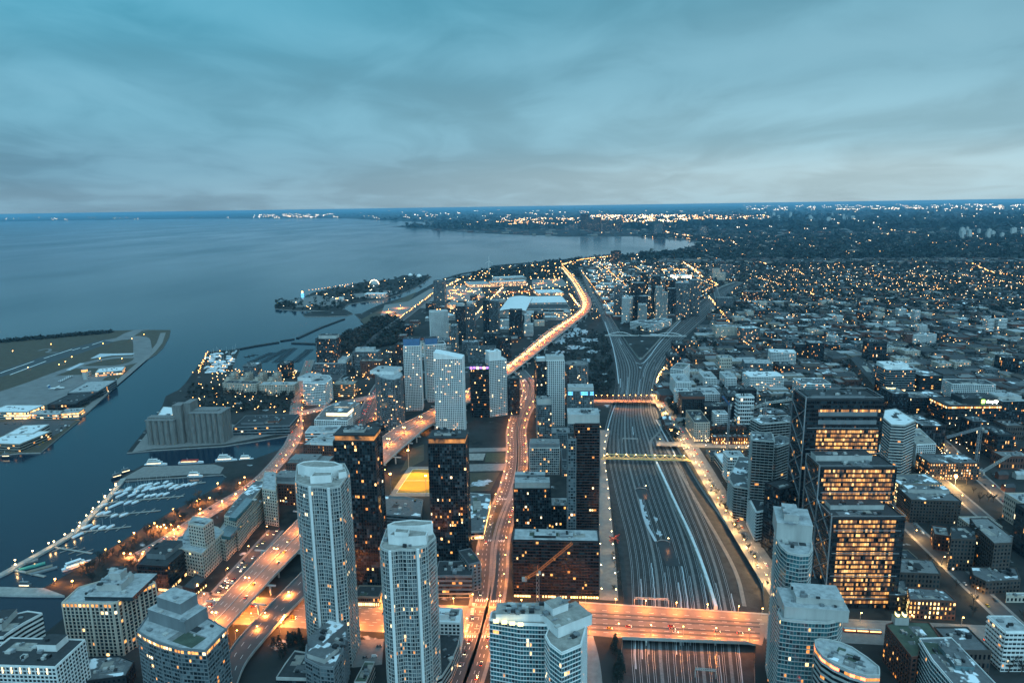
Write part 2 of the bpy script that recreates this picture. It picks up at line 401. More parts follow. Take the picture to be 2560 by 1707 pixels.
# cloud sheet seen in perspective: direction divided by height above the horizon
den = mth('ADD', mth('ABSOLUTE', Z), .15)
cv = nd('ShaderNodeCombineXYZ'); L.new(mth('DIVIDE', X, den), cv.inputs[0]); L.new(mth('DIVIDE', Y, den), cv.inputs[1])
def cloud(scale, det, off, dist=.6, sy=1.0):
    mp = nd('ShaderNodeMapping'); mp.inputs['Location'].default_value = off; mp.inputs['Scale'].default_value = (1, sy, 1); L.new(cv.outputs[0], mp.inputs[0])
    n = nd('ShaderNodeTexNoise'); n.inputs['Scale'].default_value = scale; n.inputs['Detail'].default_value = det; n.inputs['Roughness'].default_value = .52; n.inputs['Distortion'].default_value = dist
    L.new(mp.outputs[0], n.inputs['Vector']); return n.outputs['Fac']
c1 = cloud(.6, 3, (4.3, 1.2, 0), .5, sy=.9); c2 = cloud(2.0, 4, (7, 2.3, 1), .8, sy=.75)
c = mth('ADD', mth('MULTIPLY', c1, .65), mth('MULTIPLY', c2, .35))
cm = nd('ShaderNodeMapRange', interpolation_type='SMOOTHSTEP'); L.new(c, cm.inputs[0])
cm.inputs[1].default_value = .36; cm.inputs[2].default_value = .64; cm.inputs[3].default_value = .85; cm.inputs[4].default_value = 1.14
tint = nd('ShaderNodeMix', data_type='RGBA'); tint.inputs['Factor'].default_value = .5
mul = nd('ShaderNodeVectorMath', operation='SCALE'); L.new(mx.outputs['Result'], mul.inputs[0]); L.new(cm.outputs[0], mul.inputs['Scale'])
# brighter clouds are also a little greyer
gr = nd('ShaderNodeMix', data_type='RGBA'); gr.inputs['B'].default_value = (.22, .41, .49, 1)
gf = nd('ShaderNodeMapRange'); L.new(c, gf.inputs[0]); gf.inputs[1].default_value = .46; gf.inputs[2].default_value = .70; gf.inputs[3].default_value = 0; gf.inputs[4].default_value = .30
L.new(gf.outputs[0], gr.inputs['Factor']); L.new(mul.outputs[0], gr.inputs['A'])
# the sky behind and overhead is brightened to light the facades facing the camera
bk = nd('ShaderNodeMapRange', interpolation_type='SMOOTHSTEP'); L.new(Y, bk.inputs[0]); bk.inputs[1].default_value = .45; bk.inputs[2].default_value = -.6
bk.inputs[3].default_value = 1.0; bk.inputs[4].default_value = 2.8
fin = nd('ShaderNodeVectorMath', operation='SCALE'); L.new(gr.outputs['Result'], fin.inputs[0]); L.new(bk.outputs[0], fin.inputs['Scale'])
sky = nd('ShaderNodeTexSky', sky_type='NISHITA'); sky.sun_disc = False; sky.sun_elevation = math.radians(3); sky.sun_rotation = math.radians(200)
bg1 = nd('ShaderNodeBackground'); L.new(sky.outputs[0], bg1.inputs[0]); bg1.inputs[1].default_value = .004
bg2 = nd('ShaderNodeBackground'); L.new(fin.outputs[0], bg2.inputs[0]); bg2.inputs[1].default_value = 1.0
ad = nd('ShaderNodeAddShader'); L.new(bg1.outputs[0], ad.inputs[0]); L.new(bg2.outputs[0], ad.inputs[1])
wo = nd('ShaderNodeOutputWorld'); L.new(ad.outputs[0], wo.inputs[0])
sl = bpy.data.lights.new('sun', 'SUN'); sl.energy = .6; sl.angle = math.radians(60); sl.color = (.52, .82, 1)
so = bpy.data.objects.new('sun', sl); link(so); so.rotation_euler = (math.radians(46), 0, math.radians(24))
# ------------------------------------------------------------------ water and land
def mat_water():
    m = bpy.data.materials.new('water'); m.use_nodes = True; nt = m.node_tree; N = nt.nodes; L = nt.links; b = N['Principled BSDF']
    g = N.new('ShaderNodeNewGeometry'); n1 = N.new('ShaderNodeTexNoise'); n1.inputs['Scale'].default_value = .0016; n1.inputs['Detail'].default_value = 5
    mp = N.new('ShaderNodeMapping'); mp.inputs['Scale'].default_value = (1, .35, 1); L.new(g.outputs['Position'], mp.inputs[0]); L.new(mp.outputs[0], n1.inputs['Vector'])
    r = N.new('ShaderNodeMapRange'); r.inputs[1].default_value = .3; r.inputs[2].default_value = .7; r.inputs[3].default_value = .07; r.inputs[4].default_value = .20
    L.new(n1.outputs['Fac'], r.inputs[0]); L.new(r.outputs[0], b.inputs['Roughness'])
    b.inputs['Base Color'].default_value = (.0005, .014, .030, 1); b.inputs['IOR'].default_value = 1.33
    n2 = N.new('ShaderNodeTexNoise'); n2.inputs['Scale'].default_value = .22; n2.inputs['Detail'].default_value = 4
    L.new(g.outputs['Position'], n2.inputs['Vector'])
    bu = N.new('ShaderNodeBump'); bu.inputs['Strength'].default_value = .07; bu.inputs['Distance'].default_value = .6
    L.new(n2.outputs['Fac'], bu.inputs['Height']); L.new(bu.outputs[0], b.inputs['Normal'])
    MATS['water'] = m
mat_water()
def mat_ground():
    """winter ground: dark earth and grass, paved patches, thin snow, from world position"""
    m = bpy.data.materials.new('ground'); m.use_nodes = True; nt = m.node_tree; N = nt.nodes; L = nt.links; b = N['Principled BSDF']; b.inputs['Roughness'].default_value = .95; b.inputs['Specular IOR Level'].default_value = .2
    g = N.new('ShaderNodeNewGeometry')
    def noi(s, d): n = N.new('ShaderNodeTexNoise'); n.inputs['Scale'].default_value = s; n.inputs['Detail'].default_value = d; L.new(g.outputs['Position'], n.inputs['Vector']); return n.outputs['Fac']
    def rmp(f, a, c):
        r = N.new('ShaderNodeMapRange'); r.inputs[1].default_value = a; r.inputs[2].default_value = c; L.new(f, r.inputs[0]); return r.outputs[0]
    def mixc(f, A, B):
        x = N.new('ShaderNodeMix'); x.data_type = 'RGBA'; L.new(f, x.inputs['Factor'])
        for s, v in (('A', A), ('B', B)):
            if isinstance(v, tuple): x.inputs[s].default_value = (*v, 1)
            else: L.new(v, x.inputs[s])
        return x.outputs['Result']
    base = mixc(rmp(noi(.013, 5), .42, .6), (.012, .015, .016), (.036, .038, .04))
    base = mixc(rmp(noi(.09, 4), .4, .65), base, (.028, .031, .030))
    base = mixc(rmp(noi(.035, 8), .65, .70), base, (.45, .48, .5))
    L.new(base, b.inputs['Base Color']); MATS['ground'] = m
mat_ground()
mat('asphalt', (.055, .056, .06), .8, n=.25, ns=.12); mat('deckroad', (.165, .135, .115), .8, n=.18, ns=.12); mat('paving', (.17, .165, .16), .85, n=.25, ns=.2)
mat('quay', (.26, .25, .235), .85, n=.3, ns=.15); mat('ballast', (.036, .034, .034), .95, n=.45, ns=.35); mat('ballast_snow', (.036, .036, .037), .95, n=.5, ns=.12)
mat('tie', (.026, .024, .024), .9, n=.4, ns=.6); mat('rail', (.40, .42, .44), .4, metal=.3, n=.15); mat('paint', (.7, .7, .68), .6, n=.1)
mat('grassdry', (.055, .046, .03), .95, n=.3, ns=.08); mat('grass', (.04, .05, .03), .95, n=.3, ns=.2); mat('snow', (.42, .45, .48), .8, n=.15)
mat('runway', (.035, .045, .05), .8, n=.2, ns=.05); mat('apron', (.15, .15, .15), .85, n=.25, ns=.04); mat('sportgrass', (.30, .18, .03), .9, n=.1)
mat('bark', (.055, .042, .035), .9, n=.3); mat('twig', (.036, .028, .024), .95, n=.3); mat('twig_red', (.16, .07, .03), .95, n=.3); mat('pine', (.007, .016, .014), .9, n=.4); mat('twig2', (.010, .015, .016), .95, n=.3)
mat('green_boat', (.05, .25, .2), .6, n=.2); mat('hull', (.68, .70, .72), .4, n=.08); mat('tarp', (.55, .60, .64), .6, n=.15); mat('hull_dark', (.02, .025, .035), .4, n=.2); mat('wood', (.18, .15, .12), .9, n=.3)
mat('farforest', (.014, .022, .022), .95, n=.35, ns=.01)
def sector(r, a0, a1, n): return [Vector((r*math.sin(math.radians(a0+(a1-a0)*i/n)), r*math.cos(math.radians(a0+(a1-a0)*i/n)), 0)) for i in range(n+1)]
wp = sector(106000, -100, 100, 60)+[Vector((104000, -1500, 0)), Vector((-104000, -1500, 0))]
V2 = lambda x, y: Vector((x, y, 0))
shore = px([(-80, 1590), (118, 1578), (158, 1545), (162, 1489), (107, 1470), (139, 1452), (210, 1410), (265, 1378), (356, 1320), (433, 1276), (479, 1252), (550, 1212), (566, 1192), (556, 1185), (512, 1188), (308, 1201), (305, 1189), (332, 1176), (357, 1162), (425, 1165), (536, 1157), (640, 1145), (698, 1124), (722, 1102), (722, 1088), (640, 1102), (561, 1114), (381, 1125), (317, 1131), (365, 1072), (389, 1040), (406, 1015), (414, 990), (447, 974), (463, 958), (520, 879), (599, 873), (580, 920), (593, 930), (700, 932), (776, 928), (841, 849), (880, 833), (912, 819), (940, 805), (915, 803), (900, 797), (886, 785), (905, 783), (928, 771), (960, 757), (1000, 746), (1042, 731), (1084, 708), (1111, 702), (1171, 690), (1220, 672), (1264, 668), (1315, 662), (1377, 653), (1440, 647), (1522, 639), (1603, 635), (1685, 631), (1726, 623), (1746, 611), (1744, 604), (1699, 598), (1664, 596), (1636, 594), (1583, 591), (1440, 592), (1399, 592), (1375, 589), (1326, 588), (1244, 585), (1199, 583), (1142, 579), (1101, 575), (1040, 571), (977, 566), (1080, 562), (1080, 556), (944, 551), (881, 547), (824, 546.5), (640, 547), (440, 547.5), (0, 554.5), (-600, 563.5)])
land = [V2(2500, -400), V2(-1100, -400), V2(-1100, 380)]+shore+sector(105500, -60, 100, 90)+[V2(103000, -400)]
corr_l = [(1545, 1760), (1545, 1707), (1556, 1604), (1560, 1520), (1556, 1470), (1545, 1362), (1522, 1227), (1505, 1150), (1503, 1115), (1520, 1037), (1533, 1000), (1540, 952), (1535, 900), (1522, 850), (1500, 790), (1472, 740), (1455, 695), (1446, 668)]
corr_in = [(1457, 668), (1470, 695), (1495, 740), (1530, 795), (1560, 843), (1590, 884), (1601, 896), (1616, 882), (1640, 855), (1668, 825), (1700, 795), (1740, 760), (1775, 735), (1800, 715), (1838, 703)]
corr_r = [(1868, 706), (1850, 717), (1812, 745), (1792, 770), (1744, 815), (1703, 850), (1668, 900), (1650, 950), (1642, 1000), (1652, 1045), (1690, 1108), (1716, 1150), (1762, 1227), (1838, 1330), (1905, 1440), (1912, 1500), (1885, 1604), (1890, 1760)]
corridor = smooth(px(corr_l), 2)+smooth(px(corr_in), 2)+smooth(px(corr_r), 2)
sheet('ground', [land, corridor], 0, 'ground', skirt=2.6, kskirt='quay', kind='structure')
ZB = -6.0
sheet('water', [wp, corridor], -1.6, 'water', kind='structure')
mb = MB(); bed = sheet('rail_bed', [corridor], ZB, 'ballast_snow', kind='structure')
mb = MB()
for i in range(len(corridor)):
    a, b = corridor[i], corridor[(i+1) % len(corridor)]; mb.face([(a.x, a.y, 0.12), (b.x, b.y, 0.12), (b.x, b.y, ZB), (a.x, a.y, ZB)], 'concrete')
tag(mb.build('embankment'), kind='structure')
occupy(corridor)
# islands, piers
island = px([(-260, 860), (-60, 853), (0, 851), (100, 845), (283, 826.5), (340, 825), (426, 825), (424, 838), (408, 868), (390, 885), (354, 905), (300, 955), (212, 1037), (196, 1044), (153, 1045), (151, 1049), (199, 1050), (150, 1090), (101, 1131), (49, 1132), (0, 1137), (-60, 1140), (-300, 1040)])
sheet('airport_island', [island], .3, 'grassdry', skirt=2.6, kskirt='quay', kind='structure')
ont = px([(686, 765), (694, 756), (754, 745), (783, 731), (881, 713), (899, 706), (985, 698), (1007, 688), (1080, 690), (1062, 704), (1036, 720), (1000, 735), (975, 743), (945, 749), (905, 755), (868, 761), (855, 775), (815, 777), (738, 776), (689, 772)])
sheet('park_island', [ont], .3, 'ground', skirt=2.6, kskirt='quay', kind='structure')
sheet('park_island', [px([(756, 786), (776, 780), (864, 774), (882, 784), (865, 789), (815, 791), (765, 791)])], .3, 'ground', skirt=2.6, kskirt='quay', kind='structure')
def pier(name, pts, z=.5, k='quay', label=None, cat='pier'):
    o = sheet(name, [px(pts)], z, k, skirt=3, kskirt='concrete')
    return tag(o, label, cat) if label else tag(o, kind='structure')
pier('pier', [(-40, 1466), (110, 1470), (162, 1489), (60, 1488), (-40, 1486)], label='concrete quay reaching out under the moored tug at the photo left edge')
bw = smooth(px([(309, 1196), (265, 1252), (226, 1290), (194, 1326), (136, 1362), (32, 1420), (0, 1437), (-60, 1462)]), 1)
mb = MB(); l, r = offs(bw, -3.2), offs(bw, 3.2)
for i in range(len(bw)-1):
    mb.face([(l[i].x, l[i].y, .6), (r[i].x, r[i].y, .6), (r[i+1].x, r[i+1].y, .6), (l[i+1].x, l[i+1].y, .6)], 'quay')
    for q in (l, r): mb.face([(q[i].x, q[i].y, -2), (q[i+1].x, q[i+1].y, -2), (q[i+1].x, q[i+1].y, .6), (q[i].x, q[i].y, .6)], 'concrete')
tag(mb.build('breakwater'), 'long narrow concrete breakwater with lamps enclosing the sailboat marina', 'breakwater')
def wallline(name, pts, w, k, label, cat='breakwater', z=1.2):
    q = px(pts); mb = MB(); l, r = offs(q, -w/2), offs(q, w/2)
    for i in range(len(q)-1):
        mb.face([(l[i].x, l[i].y, z), (r[i].x, r[i].y, z), (r[i+1].x, r[i+1].y, z), (l[i+1].x, l[i+1].y, z)], k)
        for t in (l, r): mb.face([(t[i].x, t[i].y, -2), (t[i+1].x, t[i+1].y, -2), (t[i+1].x, t[i+1].y, z), (t[i].x, t[i].y, z)], k)
    return tag(mb.build(name), label, cat)
wallline('breakwater', [(592, 873), (640, 864), (697, 855)], 7, 'dark', 'dark low seawall beside the far marina, nearest to the boat yard')
wallline('breakwater', [(702, 852), (735, 847)], 7, 'dark', 'short dark seawall segment in the gap of the far marina')
wallline('breakwater', [(743, 845), (800, 819), (860, 797)], 7, 'dark', 'slanting dark seawall running out towards the park island')
wallline('breakwater', [(730, 857), (790, 859)], 9, 'dark', 'dark jetty pointing at the tower on the stepped podium')
wallline('breakwater', [(1110, 697), (1150, 685), (1190, 678)], 16, 'dark', 'long dark lake seawall off the exhibition grounds, nearer half')
wallline('breakwater', [(1198, 677), (1264, 668), (1235, 664), (1330, 656), (1430, 647), (1500, 645)], 16, 'dark', 'dark lake seawall with a sharp bend off the western beach')
# ------------------------------------------------------------------ airport surfaces
sheet('runway', [px([(-80, 950), (0, 928), (130, 884), (262, 848), (300, 849), (200, 884), (100, 914), (0, 943), (-80, 962)])], .33, 'runway', kind='structure')
def rd(name, pts, w, k, z, it=2, zz=0.0, **t):
    ln = smooth(px(pts, zz), it); mb = MB(); strip(mb, ln, w, z, k); t.setdefault('kind', 'structure'); return tag(mb.build(name), **t), ln
rd('taxiway', [(300, 850), (340, 826.5), (365, 826)], 40, 'apron', .34, 1)
rd('taxiway', [(270, 853), (320, 843), (352, 845), (356, 858), (357, 890)], 42, 'apron', .345, 2)
rd('taxiway', [(357, 888), (345, 893), (290, 893), (230, 903), (150, 930), (60, 965), (-40, 995)], 24, 'apron', .342)
rd('taxiway', [(352, 890), (340, 905), (300, 915), (260, 918), (180, 918)], 22, 'apron', .344)
sheet('apron', [px([(-60, 1000), (60, 965), (110, 942), (175, 938), (282, 935), (262, 945), (220, 985), (170, 1000), (120, 1012), (0, 1018), (-60, 1025)])], .335, 'apron', kind='structure')
rd('road', [(408, 832), (395, 868), (330, 925), (270, 975), (205, 1035), (190, 1042)], 14, 'paving', .34, 1)
sheet('car_park', [px([(-40, 1060), (60, 1050), (190, 1052), (120, 1100), (95, 1120), (-40, 1075)])], .336, 'asphalt', kind='structure')
mb = MB()
for a, b in (((0, 933), (85, 903)), ((25, 937), (115, 903)), ((180, 876), (200, 870)), ((205, 872), (222, 867)), ((110, 896), (180, 873)), ((230, 862), (258, 853))):
    A, B = P(*a), P(*b); strip(mb, [A, B], 3.0, .36, 'paint')
tag(mb.build('runway_marking'), kind='structure')
mb = MB()
ln = smooth(px([(96, 877), (110, 873), (124, 872), (127, 877), (112, 881), (145, 881.5)]), 2); strip(mb, ln, 7, .35, 'apron'); tag(mb.build('path'), kind='structure')
sheet('snow', [px([(225, 897), (250, 884), (285, 884), (337, 883), (330, 887), (280, 889)])], .35, 'snow', kind='stuff')
sheet('snow', [px([(165, 925), (200, 908), (212, 908), (175, 926)])], .35, 'snow', kind='stuff')
# ------------------------------------------------------------------ roads at grade
ROADS = {}
def road(key, pts, w, k='asphalt', z=.03, it=2):
    o, ln = rd('road', pts, w, k, z, it); ROADS[key] = ln
    l, r = offs(ln, -w/2), offs(ln, w/2); n = len(ln); st = max(1, n//40)
    for i in range(0, n-1, 1): occupy([l[i], r[i], r[i+1], l[i+1]])
    mb = MB(); strip(mb, offs(ln, w/2+1.5), 3.0, .14, 'paving'); strip(mb, offs(ln, -w/2-1.5), 3.0, .14, 'paving'); tag(mb.build('pavement'), kind='structure')
    return ln
road('boulevard_l', [(1125, 1730), (1160, 1640), (1185, 1570), (1198, 1510), (1207, 1440), (1212, 1360), (1232, 1290), (1262, 1230), (1278, 1170), (1281, 1115), (1278, 1080), (1288, 1040), (1315, 1000), (1318, 970), (1306, 945), (1290, 925)], 12, z=.05)
road('boulevard_r', [(1175, 1730), (1205, 1640), (1222, 1570), (1240, 1510), (1252, 1440), (1254, 1360), (1272, 1290), (1296, 1230), (1306, 1170), (1307, 1115), (1302, 1080), (1312, 1040), (1336, 1000), (1338, 970), (1322, 945), (1304, 925)], 10, z=.054)
road('quayroad', [(330, 1400), (420, 1350), (530, 1274), (640, 1213), (700, 1150), (742, 1090), (738, 1040), (745, 990), (757, 950), (775, 900)], 16, 'deckroad', z=.04)
road('lakeshore', [(895, 1110), (910, 1060), (930, 1015), (945, 985), (960, 960)], 32, 'asphalt', z=.045)
road('fleet', [(742, 1036), (800, 1022), (860, 1006), (930, 992), (1000, 975)], 20, 'paving', z=.06)
road('front', [(1640, 985), (1655, 1010), (1692, 1065), (1738, 1135), (1785, 1215), (1845, 1315), (1935, 1455), (1985, 1530)], 17, 'paving', z=.04)
road('bottomstreet', [(1440, 1590), (1455, 1650), (1460, 1730)], 22, 'paving', z=.07)
road('parkroad', [(1522, 1500), (1518, 1400), (1510, 1300), (1506, 1220), (1498, 1165), (1500, 1120), (1512, 1075)], 11, 'paving', z=.05)
road('street_a', [(2110, 1150), (2210, 1250), (2285, 1325), (2385, 1420), (2480, 1510), (2560, 1585)], 15, 'asphalt', z=.05)
road('street_b', [(2268, 1030), (2330, 1080), (2420, 1165), (2560, 1290)], 13, 'asphalt', z=.05)
road('street_c', [(1925, 870), (2060, 960), (2180, 1060), (2330, 1180), (2470, 1300)], 11, 'asphalt', z=.046)
road('rowstreet', [(1640, 1108), (1730, 1112), (1890, 1116), (2010, 1120)], 14, 'paving', z=.062)
road('queenst', [(1770, 640), (1800, 780), (1840, 840), (1950, 930)], 14, 'asphalt', z=.042)
road('exroad', [(1260, 720), (1215, 765), (1180, 800), (1120, 860)], 22, 'asphalt', z=.04)
road('lakeside', [(1140, 700), (1090, 730), (1040, 770), (1000, 800), (930, 850), (830, 950)], 24, 'asphalt', z=.042)
crs = [(330, 1455), (400, 1493), (470, 1512), (640, 1527), (900, 1540), (1100, 1547), (1300, 1552), (1450, 1556)]
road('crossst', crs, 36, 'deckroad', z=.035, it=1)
road('queue', [(520, 1515), (560, 1470), (600, 1425), (645, 1375), (690, 1325)], 13, 'asphalt', z=.048)
road('crossst_e', [(1900, 1566), (2000, 1570), (2200, 1580), (2450, 1592), (2600, 1600)], 28, 'paving', z=.035, it=1)
# median of the boulevard
for pts, k in (([(1232, 1370), (1250, 1376), (1246, 1430), (1240, 1500), (1226, 1500), (1230, 1430)], 'black'), ([(1240, 1262), (1262, 1262), (1242, 1340), (1228, 1340)], 'grassdry'), ([(1290, 1115), (1303, 1115), (1298, 1165), (1292, 1165)], 'grass'), ([(1287, 1078), (1296, 1078), (1316, 1010), (1325, 990), (1318, 988), (1296, 1040)], 'black')):
    sheet('median', [px(pts)], .12, k, kind='structure')
# bridge over the tracks
deck = px([(1448, 1506), (1560, 1511), (1700, 1521), (1925, 1536), (1905, 1613), (1872, 1606), (1552, 1594), (1448, 1585)])
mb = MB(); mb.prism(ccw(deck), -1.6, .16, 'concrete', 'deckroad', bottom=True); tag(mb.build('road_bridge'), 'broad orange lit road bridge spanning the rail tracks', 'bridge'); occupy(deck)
br = bpy.data.objects['road_bridge']
mb = MB()
def dashes(mb, line, z, w=.35, on=4, off=6, k='paint'):
    for p, t in walk(line, on+off):
        a = p; b = p+t*on; strip(mb, [a, b], w, z, k)
for f in (.2, .34, .48, .62, .76, .9):
    a = P(1448, 1506+79*f); b = P(1900, 1534+74*f); dashes(mb, [a, b], .18, .3)
mb.build('lane_marking', br)['kind'] = 'stuff'
for a, b in (((1448, 1506.5), (1925, 1536.5)), ((1552, 1593.5), (1872, 1605.5))):
    A, B = P(*a), P(*b); m2 = MB(); e = (B-A).normalized(); c = (A+B)/2
    m2.obox((c.x, c.y), (e.x, e.y), (B-A).length/2, .25, .1, 1.3, 'concrete'); m2.build('parapet', br)
for f0, k_ in ((.30, 'asphalt'), (.44, 'asphalt'), (.66, 'asphalt'), (.82, 'asphalt')):
    m2 = MB(); strip(m2, [P(1450, 1506+79*f0, .16), P(1900, 1534+74*f0, .16)], 2.4, .172, k_); m2.build('tram_lane' if f0 in (.44, .66) else 'worn_lane', br)
for u in (1612, 1698, 1785):
    a, b = P(u-4, 1518), P(u+4, 1600); m2 = MB()
    for t in (.05, .25, .5, .75, .95):
        q = a.lerp(b, t); m2.obox((q.x, q.y), (1, 0), .7, .7, ZB, -1.6, 'concrete')
    e = (b-a).normalized(); c = (a+b)/2; m2.obox((c.x, c.y), (e.x, e.y), (b-a).length/2, .8, -2.6, -1.55, 'concrete'); m2.build('pier', br)
# crossing stripes and lane lines
mb = MB()
for key, w in (('boulevard_l', 12), ('boulevard_r', 10), ('lakeshore', 32), ('quayroad', 24), ('front', 17)):
    for o in ((-w/6, w/6) if w < 20 else (-w/4, 0, w/4)): dashes(mb, offs(ROADS[key], o), .075 if 'boul' in key else .07, .3)
for o in (-12, -8, -4, 4, 8, 12): dashes(mb, offs(ROADS['crossst'], o), .06, .3)
def zebra(a, b, w):
    A, B = P(*a), P(*b); e = (B-A).normalized(); n = Vector((-e.y, e.x, 0)); L = (B-A).length; d = 0
    while d < L: c = A+e*d; strip(mb, [c-n*w/2, c+n*w/2], .9, .085, 'paint'); d += 2.0
for q in (((1183, 1508), (1178, 1535)), ((1168, 1560), (1160, 1588)), ((1190, 1500), (1262, 1502)), ((503, 1520), (518, 1500)), ((530, 1497), (548, 1497)), ((1222, 1350), (1262, 1352)), ((1236, 1246), (1285, 1248)), ((1212, 1590), (1150, 1588))): zebra(q[0], q[1], 4)
tag(mb.build('road_marking'), kind='structure')
# ------------------------------------------------------------------ elevated expressway
def viaduct(name, left, right, zt, label, cols=30, seg=3, k='deckroad', lanes=6, depth=1.8):
    root = empty(name, (0, 0, 0), label, 'expressway'); l = smooth(px(left, zt), seg); r = smooth(px(right, zt), seg); n = len(l)
    def resample(ln):
        ds = [0]
        for a, b in zip(ln[:-1], ln[1:]): ds.append(ds[-1]+(b-a).length)
        out = []
        for i in range(40):
            t = ds[-1]*i/39; j = max(0, min(len(ln)-2, next((q for q in range(len(ds)-1) if ds[q+1] >= t), len(ln)-2)))
            out.append(ln[j].lerp(ln[j+1], 0 if ds[j+1] == ds[j] else (t-ds[j])/(ds[j+1]-ds[j])))
        return out
    l, r = resample(l), resample(r); mb = MB(); pb = MB()
    for i in range(39):
        a, b, c, d = l[i], r[i], r[i+1], l[i+1]; occupy([a, b, c, d])
        mb.face([a, b, c, d], k); dn = Vector((0, 0, -depth))
        mb.face([a+dn, d+dn, c+dn, b+dn], 'grey')
        for p, q in ((a, d), (b, c)):
            mb.face([p+dn, q+dn, q, p], 'concrete'); e = (q-p).normalized(); m = (p+q)/2
            pb.obox((m.x, m.y), (e.x, e.y), (q-p).length/2+.05, .22, zt-.1, zt+1.0, 'concrete')
        if lanes > 3:
            p, q = (a+b)/2, (c+d)/2; e = (q-p).normalized(); m = (p+q)/2; pb.obox((m.x, m.y), (e.x, e.y), (q-p).length/2, .3, zt, zt+.9, 'concrete')
    mb.build('deck', root); pb.build('parapet', root)
    lm = MB()
    for f in range(1, lanes):
        if lanes > 3 and f == lanes//2: continue
        dashes(lm, [l[i].lerp(r[i], f/lanes) for i in range(40)], zt+.03, .3, 5, 8)
    lm.build('lane_marking', root)['kind'] = 'stuff'
    mid = [l[i].lerp(r[i], .5) for i in range(40)]
    for p, t in walk(mid, cols, 8):
        wd = min((l[i]-p).length for i in range(40))*.75; nn = Vector((-t.y, t.x, 0)); cb = MB()
        for s in (-.8, 0, .8): q = p+nn*wd*s; cb.obox((q.x, q.y), (t.x, t.y), .7, .7, 0, zt-depth-1, 'concrete')
        cb.obox((p.x, p.y), (nn.x, nn.y), wd*1.05, .8, zt-depth-1.2, zt-depth, 'concrete'); cb.build('bent', root)
    return root, l, r, mid
GZ = 12.0
VL = [(500, 1551), (517, 1535), (575, 1472), (640, 1402), (737, 1307), (850, 1190), (942, 1095), (1010, 1057), (1081, 1023), (1165, 977), (1225, 938), (1280, 907), (1359, 833), (1410, 803), (1444, 781), (1454, 765), (1448, 745), (1437, 722), (1424, 700), (1403, 669)]
VR = [(556, 1580), (572, 1562), (600, 1532), (640, 1487), (740, 1381), (860, 1262), (952, 1165), (1018, 1108), (1082, 1055), (1175, 1006), (1232, 966), (1283, 930), (1350, 876), (1443, 803), (1470, 783), (1480, 765), (1478, 750), (1466, 731), (1448, 702), (1411, 668)]
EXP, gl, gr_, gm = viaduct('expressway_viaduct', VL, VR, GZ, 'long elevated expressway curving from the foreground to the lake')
RL_ = [(576, 1707), (576, 1611), (640, 1545), (700, 1485), (760, 1425)]; RR_ = [(640, 1740), (612, 1650), (660, 1590), (720, 1527), (775, 1470)]
RAMP, rl_, rr_, rm_ = viaduct('ramp_viaduct', [(545, 1690), (576, 1618), (640, 1548), (700, 1485), (770, 1415)], [(592, 1710), (612, 1655), (660, 1597), (720, 1530), (790, 1462)], 6.0, 'dark narrower ramp running beside the big expressway', k='asphalt', lanes=3)
# ------------------------------------------------------------------ railway tracks
def lerp_st(st, f):
    return [P(a+(b-a)*f, v, ZB+.0) if False else Vector((*(P(a, v).lerp(P(b, v), f)).xy, ZB)) for v, a, b in st]
SA = [(1750, 1583, 1866), (1707, 1580, 1862), (1604, 1571, 1850), (1504, 1577, 1842), (1362, 1571, 1800), (1227, 1536, 1738), (1121, 1514, 1692), (1037, 1530, 1642), (1000, 1540, 1634), (952, 1547, 1640), (905, 1543, 1658)]
SL = SA+[(850, 1528, 1600-2), (790, 1505, 1540), (740, 1477, 1500), (695, 1459, 1474), (668, 1447, 1457)]
tr = MB(); rail = MB()
def track(st, f0):
    ln = []
    for v, a, b in st: q = P(a, v).lerp(P(b, v), f0); ln.append(Vector((q.x, q.y, ZB)))
    ln = smooth(ln, 2)
    t = MB(); strip(t, ln, 2.7, ZB+.12, 'tie')
    for s in (-.75, .75): strip(t, offs(ln, s), .30, ZB+.26, 'rail')
    tag(t.build('railway_track'), kind='structure'); return ln
SLh = [s for s in SA]+[(870, 1534, 1566), (850, 1528, 1553), (790, 1504, 1522), (740, 1476, 1490), (695, 1458, 1467), (668, 1447, 1455)]
def blend(st_tail, f):
    """main stations then a branch; f is the fraction over the branch"""
    return st_tail
TRK = []
def gravel(st, f0):
    ln = smooth([Vector((*P(a, v).lerp(P(b, v), f0).xy, ZB)) for v, a, b in st], 2); t = MB(); strip(t, ln, 2.6, ZB+.1, 'roof_gravel'); tag(t.build('gravel_path'), kind='structure')
for i in range(8):
    f = (i+.5)/16; ln = []
    st = SA+[(850, 1528, 1528+(1558-1528)*2), (790, 1505, 1505+24*2), (740, 1477, 1477+15*2), (695, 1459, 1459+9*2), (668, 1447, 1447+8*2)]
    (TRK.append(track(st, f)) if i != 4 else gravel(st, f))
for i in range(8):
    f = .5+(i+.5)/16
    st = SA+[(850, 1700-2*52, 1700), (815, 1742-2*58, 1742), (770, 1790-2*48, 1790), (745, 1810-2*40, 1810), (717, 1848-2*36, 1848), (705, 1866-2*24, 1866)]
    (TRK.append(track(st, f)) if i not in (2, 6) else gravel(st, f))
mb = MB()
for st in ([(1339+300, 1010), (1648, 1040), (1655, 1062), (1640, 1080), (1625, 1092), (1630, 1130), (1650, 1180), (1690, 1262), (1735, 1355), (1770, 1450), (1790, 1510)], [(1648, 1080), (1690, 1150), (1735, 1230), (1795, 1330), (1845, 1420), (1862, 1500)]):
    ln = smooth([Vector((*P(*q).xy, ZB)) for q in st], 2); strip(mb, ln, 3.6, ZB+.32, 'paving')
tag(mb.build('service_road'), kind='structure')
sn = MB(); rg = random.Random(4)
